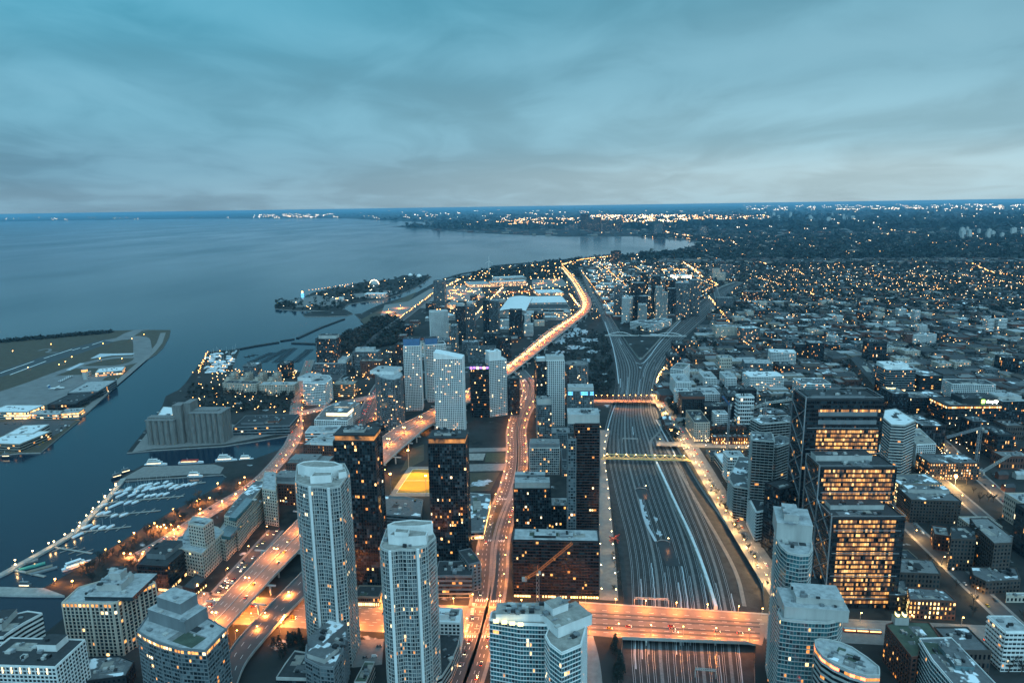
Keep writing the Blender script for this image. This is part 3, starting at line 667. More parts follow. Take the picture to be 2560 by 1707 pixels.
for ln in TRK:
    ps = walk(ln, 6); i = rg.randint(0, 20)
    while i < len(ps)-4:
        n_ = rg.randint(5, 26)
        if ps[i][0].length < 2300:
            seg = [q[0]+Vector((q[1].y, -q[1].x, 0))*(2.1+rg.uniform(-.25, .25)) for q in ps[i:i+n_]]
            if len(seg) > 1: strip(sn, seg, rg.uniform(.35, 1.1), ZB+.15+rg.uniform(0, .02), 'snow')
        i += n_+rg.randint(60, 220)
for pts, w in (([(1514, 1220), (1506, 1150), (1508, 1110), (1526, 1035), (1540, 1000)], 1.6), ([(1547, 952), (1541, 900), (1530, 850), (1512, 800)], 2.2), ([(1590, 900), (1605, 905), (1625, 885), (1643, 858), (1672, 826), (1702, 797)], 2.2), ([(1640, 1040), (1660, 1075), (1690, 1130)], 2.0), ([(1600, 1230), (1612, 1290), (1640, 1340)], 3.0)):
    strip(sn, smooth([Vector((*P(*q).xy, ZB)) for q in pts], 2), w, ZB+.33, 'snow')
for p, u, v in [(0, 1606, 1252), (0, 1612, 1270), (0, 1620, 1292), (0, 1648, 1320), (0, 1640, 1285), (0, 1600, 912)]:
    c = P(u, v); pts = []
    for i in range(19):
        a = 2*math.pi*i/19; r_ = rg.uniform(.35, 1.2); pts.append((c.x+math.cos(a)*3*r_, c.y+math.sin(a)*9*r_, 0))
    sn.face([(q[0], q[1], ZB+.34) for q in pts], 'snow')
tag(sn.build('snow'), kind='stuff')

# park details beside the boulevard, quay surfaces
for pts, k, z in (([(1172, 1120), (1272, 1118), (1272, 1127), (1172, 1130)], 'paving', .02), ([(1171, 1133), (1214, 1133), (1208, 1150), (1171, 1150)], 'roof_tan', .025), ([(1216, 1132), (1270, 1132), (1264, 1156), (1212, 1154)], 'grass', .022), ([(1172, 1160), (1262, 1158), (1258, 1176), (1172, 1178)], 'paving', .02), ([(1172, 1182), (1250, 1180), (1226, 1226), (1172, 1228)], 'grassdry', .022), ([(305, 1196), (334, 1180), (360, 1166), (535, 1160), (560, 1168), (550, 1184), (508, 1184), (312, 1197)], 'paving', .02), ([(330, 1130), (372, 1076), (392, 1045), (410, 1020), (440, 1020), (580, 1060), (640, 1070), (720, 1080), (560, 1110), (380, 1122)], 'paving', .015), ([(1000, 765), (1075, 722), (1165, 712), (1165, 740), (1110, 775)], 'paving', .016), ([(900, 800), (985, 755), (1040, 730), (1000, 790), (930, 830)], 'grassdry', .015), ([(1000, 1180), (1030, 1120), (1060, 1110), (1060, 1150), (1020, 1170)], 'grassdry', .014)):
    sheet('plaza' if k in ('paving', 'roof_tan') else 'lawn', [px(pts)], z, k, kind='structure')

sheet('courtyard', [px([(860, 1600), (960, 1596), (955, 1660), (880, 1668), (850, 1640)])], .04, 'paving', kind='structure')
for pts in ([(724, 752), (790, 738), (850, 745), (846, 764), (740, 768)], [(880, 735), (965, 726), (1000, 730), (960, 742), (880, 748)]): sheet('paved_ground', [px(pts)], .34, 'apron', kind='structure')

rp = random.Random(31); snp = MB()
for u, v, a, b in ((1400, 850, 26, 60), (1425, 838, 30, 50), (1450, 828, 30, 60), (1470, 850, 34, 40), (1445, 868, 40, 30), (1400, 880, 20, 30), (1480, 880, 16, 30), (1420, 815, 30, 40), (1465, 900, 12, 20), (1318, 948, 9, 26), (1326, 962, 7, 18), (1560, 855, 30, 24), (1640, 838, 36, 20), (1890, 842, 40, 26), (1865, 846, 30, 18), (1208, 1205, 14, 10), (1195, 1210, 12, 8)):
    c = P(u, v)
    if inside((c.x, c.y), [(p.x, p.y) for p in corridor]): continue
    snp.face([(c.x+math.cos(t)*a*(q := rp.uniform(.4, 1.15)), c.y+math.sin(t)*b*q, .05+.002*rp.random()) for t in [2*math.pi*i/21 for i in range(21)]], 'snow_thin')
mat('snow_thin', (.36, .39, .42), .9, n=.6, ns=.2)
tag(snp.build('snow'), kind='stuff')
for pts in ([(1112, 752), (1118, 722), (1200, 716), (1212, 740), (1192, 752)], [(950, 790), (962, 762), (1030, 752), (1026, 785), (990, 792)], [(1290, 800), (1300, 786), (1430, 783), (1410, 800)], [(1330, 700), (1400, 690), (1420, 715), (1330, 722)]): sheet('car_park', [px(pts)], .024, 'paving', kind='structure')
# ------------------------------------------------------------------ buildings seen large, each placed from its roof corners and foot
def pp(pts, h): return [(q.x, q.y) for q in px(pts, h)]
TW = 'residential tower'
# --- front row, left
r = RB('hotel', 'white slab hotel in the bottom left corner with warm strips of light between windows', (-60, 1662), (139, 1668), 42, 30, 'whitegrid', cat='hotel', roof='roof_dark', units=9, tops=[(.55, .55, .8, .95, 5, 'white')], lit=.06)
A, B = P(-60, 1662, 42), P(139, 1668, 42)
e = (B-A).normalized(); mb = MB()
for i in range(1, 9):
    q = A+e*(i*6.4); mb.obox((q.x+e.y*.55, q.y-e.x*.55), (e.x, e.y), .35, .1, 37, 41.5, 'l3')
    mb.build('light_strip', r); mb = MB()
bld('apartment_building', 'white low block with rounded balconies on the quay at the photo left edge', pp([(-70, 1600), (8, 1593), (16, 1586), (60, 1558), (106, 1533), (70, 1528), (-70, 1560)], 30), 30, 'ribbon', kwall='white', roof='roof_dark', units=6, tops=[(.1, .3, .6, .9, 5, 'pale')], lit=.03, ax=(0, 1), ground='lobby')
h = hs(154, 1506, 1637)
bld('condo_tower', 'beige pillared condominium with rounded corner and stacked penthouse, second building from the marina pier', pp([(154, 1507), (225, 1508), (280, 1509), (293, 1506), (304, 1498), (345, 1476), (389, 1456), (352, 1439), (270, 1448), (197, 1468)], h), h, 'pillars', TW, roof='roof_pale', units=14, tops=[(.38, .3, .72, .72, 9, 'pale'), (.5, .45, .66, .66, 6, 'pale', 'lift_house', h+9), (.3, .1, .95, .95, 3.2, 'g1', 'penthouse', h)], litband={14}, lit=.06)
h = 64
bld('condo_tower', 'grey glass condominium with curved front and stepped roof beside the expressway mouth', pp([(343, 1577), (365, 1592), (400, 1608), (450, 1622), (514, 1627), (566, 1572), (520, 1545), (480, 1528), (375, 1530)], h), h, 'greyglass', TW, roof='roof_pale', units=6, tops=[(.12, .42, .62, .95, 9, 'grey'), (.18, .55, .5, .95, 8, 'grey', 'lift_house', h+9)], ax=(1, 3), litband={20})
bld('garage_building', 'low dark roofed garage with white slotted wall behind the corner hotel', pp([(190, 1707), (315, 1690), (336, 1655), (300, 1640), (192, 1645)], 12), 12, 'punch', kwall='dark', roof='roof_snow', units=8, lit=.03)
# --- front row, centre
h = hs(738, 1203, 1644)
def twin(label, front, back, h, lit, crowns):
    r = bld('condo_tower', label, pp([tuple(q) for q in smooth([Vector(q) for q in front], 1)]+back, h), h, 'paleglass', TW, roof='roof_tan', units=5, lit=lit, ax=(0, 6))
    for q in (front[-2], front[2]):
        p = P(*q, h); m = MB(); m.obox((p.x, p.y-.5), (1, 0), .9, .8, 0, h+.9, 'white'); m.build('spine', r)
    for n_, q, z0, z1 in crowns: crown(r, n_, q, h+z0, h+z1, 'white')
    return r
twin('tallest pale glass condominium with white crown, standing left of its shorter twin', [(738, 1203), (750, 1211), (775, 1218), (800, 1217), (822, 1222), (850, 1216)], [(873, 1182), (862, 1160), (742, 1163)], h, .07,
     [('crown', [(743, 1160), (762, 1165), (800, 1168), (835, 1166), (856, 1161), (835, 1153), (785, 1150), (758, 1153)], 0, 8), ('penthouse', [(775, 1190), (828, 1187), (832, 1178), (786, 1178)], 0, 6), ('penthouse', [(846, 1181), (866, 1178), (862, 1168), (845, 1170)], 0, 5)])
h2 = 122
twin('shorter pale glass condominium with white crown and wavy front at the bottom centre', [(950, 1366), (956, 1374), (975, 1379), (1000, 1374), (1020, 1376), (1045, 1374), (1068, 1364)], [(1089, 1343), (1078, 1322), (966, 1322)], h2, .10,
     [('crown', [(968, 1311), (1000, 1314), (1050, 1313), (1082, 1308), (1080, 1301), (1030, 1298), (985, 1303)], 0, 8.5), ('penthouse', [(970, 1336), (1020, 1341), (1066, 1338), (1070, 1326), (1030, 1322), (990, 1321)], 0, 7), ('lift_house', [(986, 1329), (1020, 1331), (1024, 1320), (990, 1318)], 7, 10)])
r = bld('apartment_building', 'low ship shaped building with snow on its curved roof, tucked before the tallest pale tower', pp([(763, 1648), (800, 1668), (833, 1671), (856, 1630), (868, 1585), (862, 1569), (845, 1562), (800, 1590), (766, 1612)], 34), 34, 'greyglass', roof='roof_snow', units=6, tops=[(.05, .35, .45, .95, 6, 'grey'), (.3, .1, .75, .45, 3.5, 'pale')], lit=.07, ax=(0, 2))
bld('podium_building', 'low podium with dark sunken roof court left of the ship shaped building', pp([(690, 1695), (770, 1697), (770, 1632), (737, 1627), (712, 1660)], 14), 14, 'ribbon', roof='roof_dark', units=3, lit=.12)
bld('podium_building', 'narrow stepped roof strip between the two pale twin towers', pp([(885, 1707), (915, 1707), (937, 1655), (912, 1654), (903, 1672), (893, 1690)], 12), 12, 'ribbon', roof='roof_green', units=3)
bld('apartment_building', 'small white roofed block behind the shorter twin tower at the orange junction', pp([(1080, 1556), (1150, 1558), (1156, 1522), (1083, 1519)], 26), 26, 'whitegrid', roof='roof_white', units=4, tops=[(.35, .2, .6, .5, 4, 'white')])
bld('apartment_building', 'low curved terraced building with dark court along the bright boulevard', pp([(1085, 1700), (1105, 1690), (1128, 1655), (1146, 1612), (1154, 1565), (1085, 1562)], 16), 16, 'ribbon', roof='roof_dark', units=4, tops=[(.0, .72, .6, 1, 4, 'grey')], lit=.15, ax=(0, 1))
h = 88
r = bld('condo_tower', 'white and teal glass tower with lit crown at the bottom centre beside the boulevard', pp([(1224, 1548), (1300, 1560), (1360, 1562), (1387, 1560), (1388, 1524), (1262, 1520), (1258, 1530), (1228, 1530)], h), h, 'tealglass', TW, roof='roof_tan', units=14, ax=(1, 3), tops=[(.1, .2, .98, .9, 5.0, 'white')])
volume(r, pp([(1363, 1590), (1375, 1612), (1404, 1634), (1452, 1614), (1467, 1560), (1466, 1527), (1390, 1525)], h-2), h-2, 'tealglass', roof='roof_tan', units=6, ax=(2, 3), tops=[(.2, .35, .85, .8, 7, 'white'), (.3, .65, .6, .9, 5, 'white', 'lift_house', h+5)])
A, B = P(1228, 1553, h), P(1330, 1566, h)
for i in range(4):
    q = A.lerp(B, .12+.2*i); mb = MB(); mb.obox((q.x, q.y-.5), (1, 0), 1.6, .15, h-.2, h+2.2, 'lyel'); mb.build('crown_light', r)
# --- black towers in the middle
h = hs(833, 1103, 1475)
r = RB('condo_tower', 'black glass tower with lit penthouse strip standing behind the tallest pale tower', (833, 1103), (936, 1104), -1475, 24, 'blackglass', TW, roof='roof_dark', units=8, tops=[(0.02, .1, .98, .95, 4.5, 'loff'), (.0, .05, 1, 1, 1.2, 'dark', 'penthouse_roof', h+4.5), (.2, .3, .7, .8, 2.6, 'pale', 'lift_house', h+5.7)])
volume(r, rect((937, 1112), (953, 1105), h-6, 20), h-6, 'blackglass', units=1, roof='roof_dark')
h = hs(1069, 1110, 1404)
r = RB('condo_tower', 'black glass tower with lit penthouse strip right of the glowing sports pitch', (1069, 1110), (1164, 1110), -1404, 25, 'blackglass', TW, roof='roof_dark', units=8, lit=.11, tops=[(0.02, .1, .98, .95, 4.5, 'loff'), (.0, .05, 1, 1, 1.2, 'dark', 'penthouse_roof', h+4.5), (.15, .3, .6, .8, 2.6, 'pale', 'lift_house', h+5.7)])
h = 134
r = RB('condo_tower', 'slender black tower with pale flat cap beside the rail tracks', (1438, 1060), (1499, 1060), h, 24, 'blackbalc', TW, roof='roof_pale', units=8, lit=.08, kwall='black', tops=[(-.3, .05, 1.0, .98, 9, 'pale')])
volume(r, rect((1420, 1100), (1440, 1100), 120, 20), 120, 'greyglass', roof='roof_dark', units=0)
hh = hs(1283, 1221, 1335)
RB('condo_tower', 'dark mid height block with pale box on its roof left of the slender black tower', (1284, 1222), (1377, 1222), hh, 26, 'blackglass', TW, lit=.13, roof='roof_pale', units=5, tops=[(.03, .05, .97, .6, 6.5, 'pale'), (.03, .62, .85, .98, 9, 'grey')])
RB('apartment_building', 'low dark infill block linking the two black towers beside the rail tracks', (1378, 1265), (1425, 1265), 34, 22, 'blackglass', roof='roof_pale', lit=.14, units=3)
RB('apartment_building', 'long black slab block with red balcony bands behind the orange crane', (1282, 1350), (1498, 1354), -1492, 22, 'blackbalc', roof='roof_pale', lit=.09, units=8, tops=[(.25, .25, .5, .8, 2, 'dark'), (.55, .3, .7, .7, 2, 'steel')], ground='lobby')
r = RB('apartment_building', 'striped low block with setback roof left of the boulevard median', (1088, 1440), (1180, 1440), -1494, 26, 'ribbon', kwall='grey', roof='roof_dark', units=4, lit=.2)
volume(r, rect((1172, 1412), (1202, 1405), 27, 28), 27, 'punch', kwall='grey', roof='roof_dark', units=0)
RB('podium_building', 'narrow shop podium with glowing yellow front between the twin towers', (884, 1492), (948, 1493), 9, 18, 'office', lit=.3, ground='lobby', kwall='tan', roof='roof_dark', units=2)
# low community centre / school roofs behind the pitch
bld('school_building', 'low school with grey standing roof blocks below the glowing pitch', pp([(958, 1285), (1052, 1292), (1058, 1250), (1020, 1243), (960, 1240)], 8), 8, 'ribbon', kwall='grey', roof='roof_snow', units=5, lit=.2)
bld('school_building', 'low pale zigzag roof hall between the black tower and the boulevard', pp([(1172, 1330), (1208, 1328), (1226, 1250), (1226, 1236), (1172, 1232)], 9), 9, 'ribbon', kwall='pale', roof='roof_snow', units=4, lit=.25, ground='lobby')
# --- towers further up the shore
h = hs(1008, 866, 1027)
r = RB('condo_tower', 'white gridded twin tower with dark glass cap left of the slanted white tower', (1008, 866), (1050, 865), h, 25, 'whitegrid', TW, roof='roof_dark', units=2, lit=.08, tops=[(.0, .1, .95, .95, 12, 'bluepanel')])
h = hs(1066, 864, 1007)
RB('condo_tower', 'white gridded twin tower with dark glass cap just behind the first one', (1064, 863), (1114, 860), h, 26, 'balcwhite', TW, roof='roof_dark', units=2, lit=.08, tops=[(.0, .1, .6, .95, 11, 'bluepanel')])
RB('condo_tower', 'dark tower wedged behind the white gridded twin towers', (988, 862), (1008, 862), 98, 26, 'blackglass', TW, roof='roof_dark', units=1)
h = hs(1084, 900, 1088)
r = RB('condo_tower', 'bright white tower with slanted roof line in front of the expressway', (1084, 897), (1155, 897), h, 26, 'whitegrid', TW, roof='roof_white', units=0, lit=.13)
q = rect((1084, 897), (1155, 897), h, 26); mb = MB()
tp = [(*q[0], h+10), (*q[1], h+.9), (*q[2], h+.9), (*q[3], h+10)]; bt = [(*p, h+.9) for p in q]
mb.face(tp, 'roof_white')
for i in (0, 2, 3): mb.face([bt[i], bt[(i+1) % 4], tp[(i+1) % 4], tp[i]], 'white')
mb.build('slanted_crown', r)
h = hs(1174, 918, 1045)
r = RB('condo_tower', 'dark glass tower with violet lit crown between two white towers', (1174, 917), (1222, 917), h, 24, 'office', TW, roof='roof_dark', units=3, lit=.16)
q = rect((1174, 917), (1222, 917), h, 24)
a, b = Vector(q[0]), Vector(q[1]); e = (b-a).normalized(); L_ = (b-a).length
for i, k in enumerate(('lpurp', 'lpurp', 'l3', 'lpurp', 'l3', 'lpurp')):
    c = a+e*(L_*(i+.5)/6); mb = MB(); mb.obox((c.x+e.y*.3, c.y-e.x*.3), (e.x, e.y), L_/15, .2, h-4+i % 2, h+.4, k); mb.build('crown_light', r)
h = hs(1223, 902, 1042)
r = RB('condo_tower', 'white gridded tower with tall white roof box right of the violet crowned tower', (1223, 902), (1266, 898), h, 22, 'whitegrid', TW, roof='roof_white', units=2, lit=.12, tops=[(.0, .1, .72, .95, 14, 'white')])
RB('condo_tower', 'dark tower half hidden behind the violet crowned tower near the expressway', (1268, 948), (1296, 948), 62, 24, 'blackglass', TW, units=2, roof='roof_dark')
h = hs(937, 938, 1067)
bld('condo_tower', 'rounded glass tower with pointed white roof cap above the lakeshore road', pp([(938, 936), (950, 944), (968, 949), (985, 950), (1000, 946), (1007, 938), (1003, 930), (985, 922), (960, 921), (940, 926)], h), h, 'greyglass', TW, roof='roof_pale', units=2, lit=.10, ax=(1, 4), tops=[(.0, .45, .7, .95, 5, 'white')])
RB('podium_building', 'dark podium with lit terrace at the foot of the rounded glass tower', (934, 1068), (1008, 1050), 10, 24, 'office', units=3, lit=.3, roof='roof_dark')
RB('condo_tower', 'dark tower on a stepped podium beside the far marina', (788, 848), (840, 848), 75, 28, 'greyglass', TW, lit=.12, roof='roof_dark', kwall='dark', units=3, tops=[(.12, .2, .98, .9, 7, 'pale')])
RB('podium_building', 'stepped pale podium under the dark tower beside the far marina', (783, 910), (864, 909), 24, 50, 'greyglass', roof='roof_pale', units=4, tops=[(.72, .2, 1, .95, 6, 'pale')], lit=.12)
h = hs(760, 960, 1015)
bld('apartment_building', 'pale glass midrise with white rooftop steps behind the harbour crossroads', pp([(758, 957), (812, 960), (829, 946), (822, 938), (770, 936)], h), h, 'balcwhite', roof='roof_pale', units=4, lit=.14, tops=[(.1, .2, .5, .8, 6, 'white')])
RB('office_building', 'horizontally striped office block between two midrises near the harbour crossroads', (832, 961), (884, 961), 24, 26, 'ribbon', kwall='tan', roof='roof_tan', units=5, lit=.25, tops=[(.2, .3, .6, .8, 4, 'pale')])
r = RB('apartment_building', 'pale and brick apartment block with lit roof terrace by the shore trees', (886, 880), (944, 880), 48, 26, 'greyglass', lit=.12, roof='roof_pale', units=3, tops=[(.0, .3, .8, .9, 6, 'pale')])
volume(r, rect((900, 903), (954, 903), 36, 20), 36, 'brick', roof='roof_tan', units=3, lit=.12)
bld('apartment_building', 'stepped white midrise with glowing roof pavilion beside the lakeshore road', pp([(786, 1050), (868, 1052), (880, 1042), (880, 1020), (900, 1008), (840, 1008), (812, 1020)], 24), 24, 'whitegrid', roof='roof_snow', units=6, lit=.06, tops=[(.3, .25, .85, .55, 4.5, 'l3'), (.3, .6, .7, .95, 5, 'pale')])
RB('apartment_building', 'white terraced block in front of the midrise with glowing roof pavilion', (762, 1082), (842, 1080), 20, 30, 'ribbon', kwall='white', roof='roof_pale', units=4, lit=.2)
RB('apartment_building', 'brick block with white stepped penthouses above the quay road', (757, 1112), (832, 1115), 24, 34, 'brick', roof='roof_pale', units=6, tops=[(.25, .0, 1, .45, 4, 'white'), (.3, .5, .95, .95, 6, 'pale')], lit=.12)
RB('apartment_building', 'brown brick block with plain grey roof directly above the quay road bend', (714, 1158), (818, 1160), 20, 30, 'brick', roof='roof_gravel', units=2, tops=[(.05, .2, .7, .9, 3, 'roof_gravel')], lit=.1)
RB('apartment_building', 'brick block with flat grey roof left of the tallest pale tower', (668, 1210), (742, 1212), 26, 34, 'brick', roof='roof_gravel', units=2, lit=.12, tops=[(.1, .3, .8, .9, 5, 'grey')])
# long beige terraced building by the marina
h = 34
r = bld('apartment_building', 'long beige terraced building with glass atrium roofs along the marina park', pp([(438, 1370), (505, 1385), (560, 1330), (545, 1318), (520, 1313), (470, 1318)], 26), 26, 'punch', roof='roof_pale', units=4, lit=.05, ax=(0, 1))
volume(r, pp([(470, 1310), (508, 1318), (533, 1300), (515, 1294), (482, 1292)], 48), 48, 'punch', roof='roof_pale', units=2, lit=.03)
volume(r, pp([(536, 1342), (562, 1352), (690, 1220), (690, 1190), (655, 1196), (600, 1250)], 22), 22, 'punch', roof='roof_pale', units=6, lit=.06)
volume(r, pp([(560, 1290), (590, 1300), (640, 1240), (668, 1203), (640, 1202), (600, 1240)], 34), 34, 'punch', roof='roof_snow', units=5, lit=.04)
volume(r, pp([(655, 1222), (690, 1228), (690, 1180), (660, 1180)], 42), 42, 'punch', roof='roof_pale', units=2, lit=.06)
mb = MB()
for pts in ([(572, 1296), (590, 1298), (632, 1252), (616, 1246)], [(545, 1340), (575, 1345), (607, 1310), (580, 1305)]):
    q = px(pts, 37 if pts[0][0] > 560 else 24); mb.prism(ccw(q), q[0].z-2, q[0].z+1.5, 'gteal', 'g3'); mb.build('atrium_roof', r); mb = MB()
bld('office_building', 'black glass cube with pale base and grey roof box beside the terraced building', pp([(341, 1412), (417, 1417), (460, 1378), (432, 1360), (392, 1358)], hs(341, 1412, 1475)), hs(341, 1412, 1475), 'office', kwall='black', lit=.03, roof='roof_dark', units=3, tops=[(.25, .3, .75, .95, 5, 'grey')], ground='l1')
# small pub house
A = pp([(456, 1468), (486, 1474), (516, 1448), (490, 1436)], 7)
r = bld('pub_house', 'small house with dark hip roof and glowing yellow veranda by the orange street', A, 7, 'punch', kwall='dark', lit=.2, units=0, ground='lobby')
a, b, c, d = [Vector((*p, 7.2)) for p in A]; m1 = (a+b)/2+((c+d)/2-(a+b)/2)*.3+Vector((0, 0, 4.5)); m2 = (a+b)/2+((c+d)/2-(a+b)/2)*.7+Vector((0, 0, 4.5)); mb = MB()
mb.face([a, b, m1], 'roof_shingle'); mb.face([c, d, m2], 'roof_shingle'); mb.face([b, c, m2, m1], 'roof_shingle'); mb.face([d, a, m1, m2], 'roof_shingle'); mb.build('hip_roof', r)
# --- silos on the quay
def silo_group(label, u0, u1, vb, h, rows, head):
    a, b = P(u0, vb, 0), P(u1, vb, 0); L_ = (b-a).length; n = max(3, round(L_/8.2)); dm = L_/n; e = (b-a).normalized(); nn = Vector((-e.y, e.x, 0))
    root = empty('grain_silo', (0, 0, 0), label, 'silo')
    for j in range(rows):
        for i in range(n):
            c = a+e*dm*(i+.5)+nn*dm*(j+.5)
            m = MB(); m.prism([(c.x+math.cos(t)*dm*.51, c.y+math.sin(t)*dm*.51) for t in [2*math.pi*k/14 for k in range(14)]], 0, h, 'silo', 'roof_gravel')
            m.build('silo_tube', root)
    pol = [a, b, b+nn*dm*rows, a+nn*dm*rows]; occupy(pol)
    m = MB(); m.prism([(p.x, p.y) for p in pol], h, h+1.2, 'silo', 'roof_gravel', bottom=True); m.build('roof', root)
    for (f0, f1, g0, g1, hh) in head:
        c = a+e*L_*(f0+f1)/2+nn*dm*rows*(g0+g1)/2; m = MB(); m.obox((c.x, c.y), (e.x, e.y), L_*(f1-f0)/2, dm*rows*(g1-g0)/2, 0 if hh > 12 else h+1.2, h+hh, 'silo', 'roof_gravel'); m.build('head_house', root)
    return root
silo_group('concrete grain silo row at the tip of the quay, left half with long roof gallery', 368, 440, 1113, 38, 3, [(.02, .95, .25, .7, 4), (.9, 1.2, .3, 1.0, 22)])
silo_group('taller concrete grain silo row, right half of the old malting quay', 478, 560, 1109, 47, 4, [(-.2, .02, .2, .9, 15), (.05, .8, .3, .6, 3)])
RB('office_building', 'long low grey office with recessed courts right of the grain silos', (582, 1068), (724, 1064), 14, 60, 'ribbon', kwall='grey', roof='roof_dark', units=9, lit=.15, tops=[(.1, .2, .5, .8, 3, 'grey'), (.55, .3, .75, .6, 2.5, 'redslab')])
bld('warehouse', 'low shed with lit strip roof behind the left silo row', pp([(390, 1045), (435, 1047), (445, 1020), (408, 1017)], 10), 10, 'ribbon', roof='roof_white', units=3, tops=[(.55, .2, .75, .9, 1, 'l3')])
# --- white lattice tower group, centre
h = hs(1366, 901, 1064)
RB('condo_tower', 'dark tower with white lattice front standing by the rail side park', (1366, 902), (1411, 901), h, 22, 'whitegrid', TW, kwall='white', roof='roof_pale', units=3, lit=.05, tops=[(.0, .1, 1, .95, 6, 'pale')])
RB('condo_tower', 'dark glass slab attached left of the white lattice tower', (1341, 905), (1366, 904), h-1, 20, 'blackglass', TW, roof='roof_white', units=1, tops=[(.1, .2, .95, .8, 5, 'pale')])
h = 92; c = P(1443, 914, h)
bld('condo_tower', 'round glass tower with flat disc roof right of the white lattice tower', [(c.x+math.cos(t)*19.5, c.y+17+math.sin(t)*17) for t in [-math.pi/2+2*math.pi*k/18 for k in range(18)]], h, 'greyglass', TW, roof='roof_gravel', units=2, lit=.12, parapet=1.5)
h = 78
r = RB('condo_tower', 'glass tower with blue lit top floors below the round tower', (1420, 978), (1484, 978), h, 22, 'greyglass', TW, roof='roof_pale', units=3, lit=.10, tops=[(.0, .05, 1, .95, 5.5, 'pale')])
q = rect((1420, 978), (1484, 978), h, 22); a, b = Vector(q[0]), Vector(q[1]); e = (b-a).normalized(); L_ = (b-a).length
for f0, f1 in ((.0, .18), (.5, .78), (.86, 1)):
    for k in range(2):
        c = a+e*L_*(f0+f1)/2; mb = MB(); mb.obox((c.x+e.y*.75, c.y-e.x*.75), (e.x, e.y), L_*(f1-f0)/2, .1, h-2.5-3*k, h-.6-3*k, 'lblue'); mb.build('light_band', r)
RB('condo_tower', 'grey glass tower with lit corner floors left of the lattice tower foot', (1343, 1013), (1379, 1012), hs(1343, 1013, 1095), 22, 'greyglass', TW, roof='roof_gravel', units=3, lit=.14, tops=[(.0, .05, 1, .9, 9, 'pale')])
RB('condo_tower', 'pale glass block with flat gravel roof between boulevard and slender black tower', (1324, 1120), (1399, 1120), hs(1324, 1120, 1186), 24, 'greyglass', TW, kwall='pale', roof='roof_gravel', units=4, lit=.14, tops=[(.0, .1, 1, .9, 5, 'grey')])
RB('apartment_building', 'low brownish block behind the pale gravel roofed block', (1380, 1082), (1424, 1082), 40, 22, 'greyglass', roof='roof_gravel', units=3, lit=.2)
RB('apartment_building', 'low podium roof beside the blue lit tower and rail side path', (1405, 1150), (1500, 1150), 22, 40, 'greyglass', roof='roof_dark', units=4, lit=.2)
# --- right of the tracks: midrises
r = RB('apartment_building', 'white boxed midrise with stepped terraces along the tracks, front block', (1690, 956), (1728, 956), 40, 60, 'whitegrid', roof='roof_pale', units=5, lit=.06, kwall='white')
RB('apartment_building', 'white framed midrise behind the stepped front block', (1676, 922), (1708, 925), 42, 55, 'whitegrid', roof='roof_gravel', units=4, lit=.05)
RB('apartment_building', 'white box framed block on dark base right of the stepped midrise', (1732, 985), (1800, 985), 24, 40, 'whitegrid', roof='roof_pale', units=6, lit=.1)
RB('apartment_building', 'white framed block in the second row behind the box framed block', (1760, 945), (1792, 945), 26, 50, 'whitegrid', roof='roof_pale', units=4, lit=.06)
RB('apartment_building', 'white framed block at the right end of the second row', (1815, 945), (1842, 945), 26, 50, 'whitegrid', roof='roof_pale', units=4, lit=.06)
r = RB('office_building', 'dark brick block with red roof edge facing the truss bridge', (1705, 998), (1762, 998), 38, 30, 'brick', kwall='dark', roof='roof_dark', units=4, lit=.08, tops=[(.0, .0, 1, 1, 4.5, 'redslab')])
RB('office_building', 'long dark block with even rows of small windows right of the red edged block', (1762, 1016), (1866, 1016), 32, 26, 'brick', kwall='dark', roof='roof_dark', units=5, lit=.12)
bld('office_building', 'beige masonry warehouse with dark terrace roof on the street corner', pp([(1740, 1058), (1773, 1058), (1772, 1057), (1740, 1056)], 30) if False else rect((1736, 1057), (1775, 1057), 29, 62), 29, 'punch', roof='roof_dark', units=6, lit=.08, tops=[(.35, .35, .65, .55, 4, 'beige')], ground='l1')
for i in range(7):
    RB('row_house', 'narrow gabled brick townhouse in the row behind the beige warehouse', (1778+i*13, 1071), (1789+i*13, 1071), 11, 14, 'brick', cat='townhouse', group='brick townhouse row behind the beige warehouse', roof='roof_shingle', units=1, cap=6, lit=.25, tops=[(.2, .0, .8, .6, 3, 'brick', 'gable')])
for i in range(8):
    RB('row_house', 'narrow brick townhouse with lit ground floor in the row nearest the street', (1784+i*12.5, 1093), (1795+i*12.5, 1093), 11, 12, 'brick', cat='townhouse', group='brick townhouse row nearest the cross street', roof='roof_snow', units=1, cap=6, lit=.3, ground='l1')
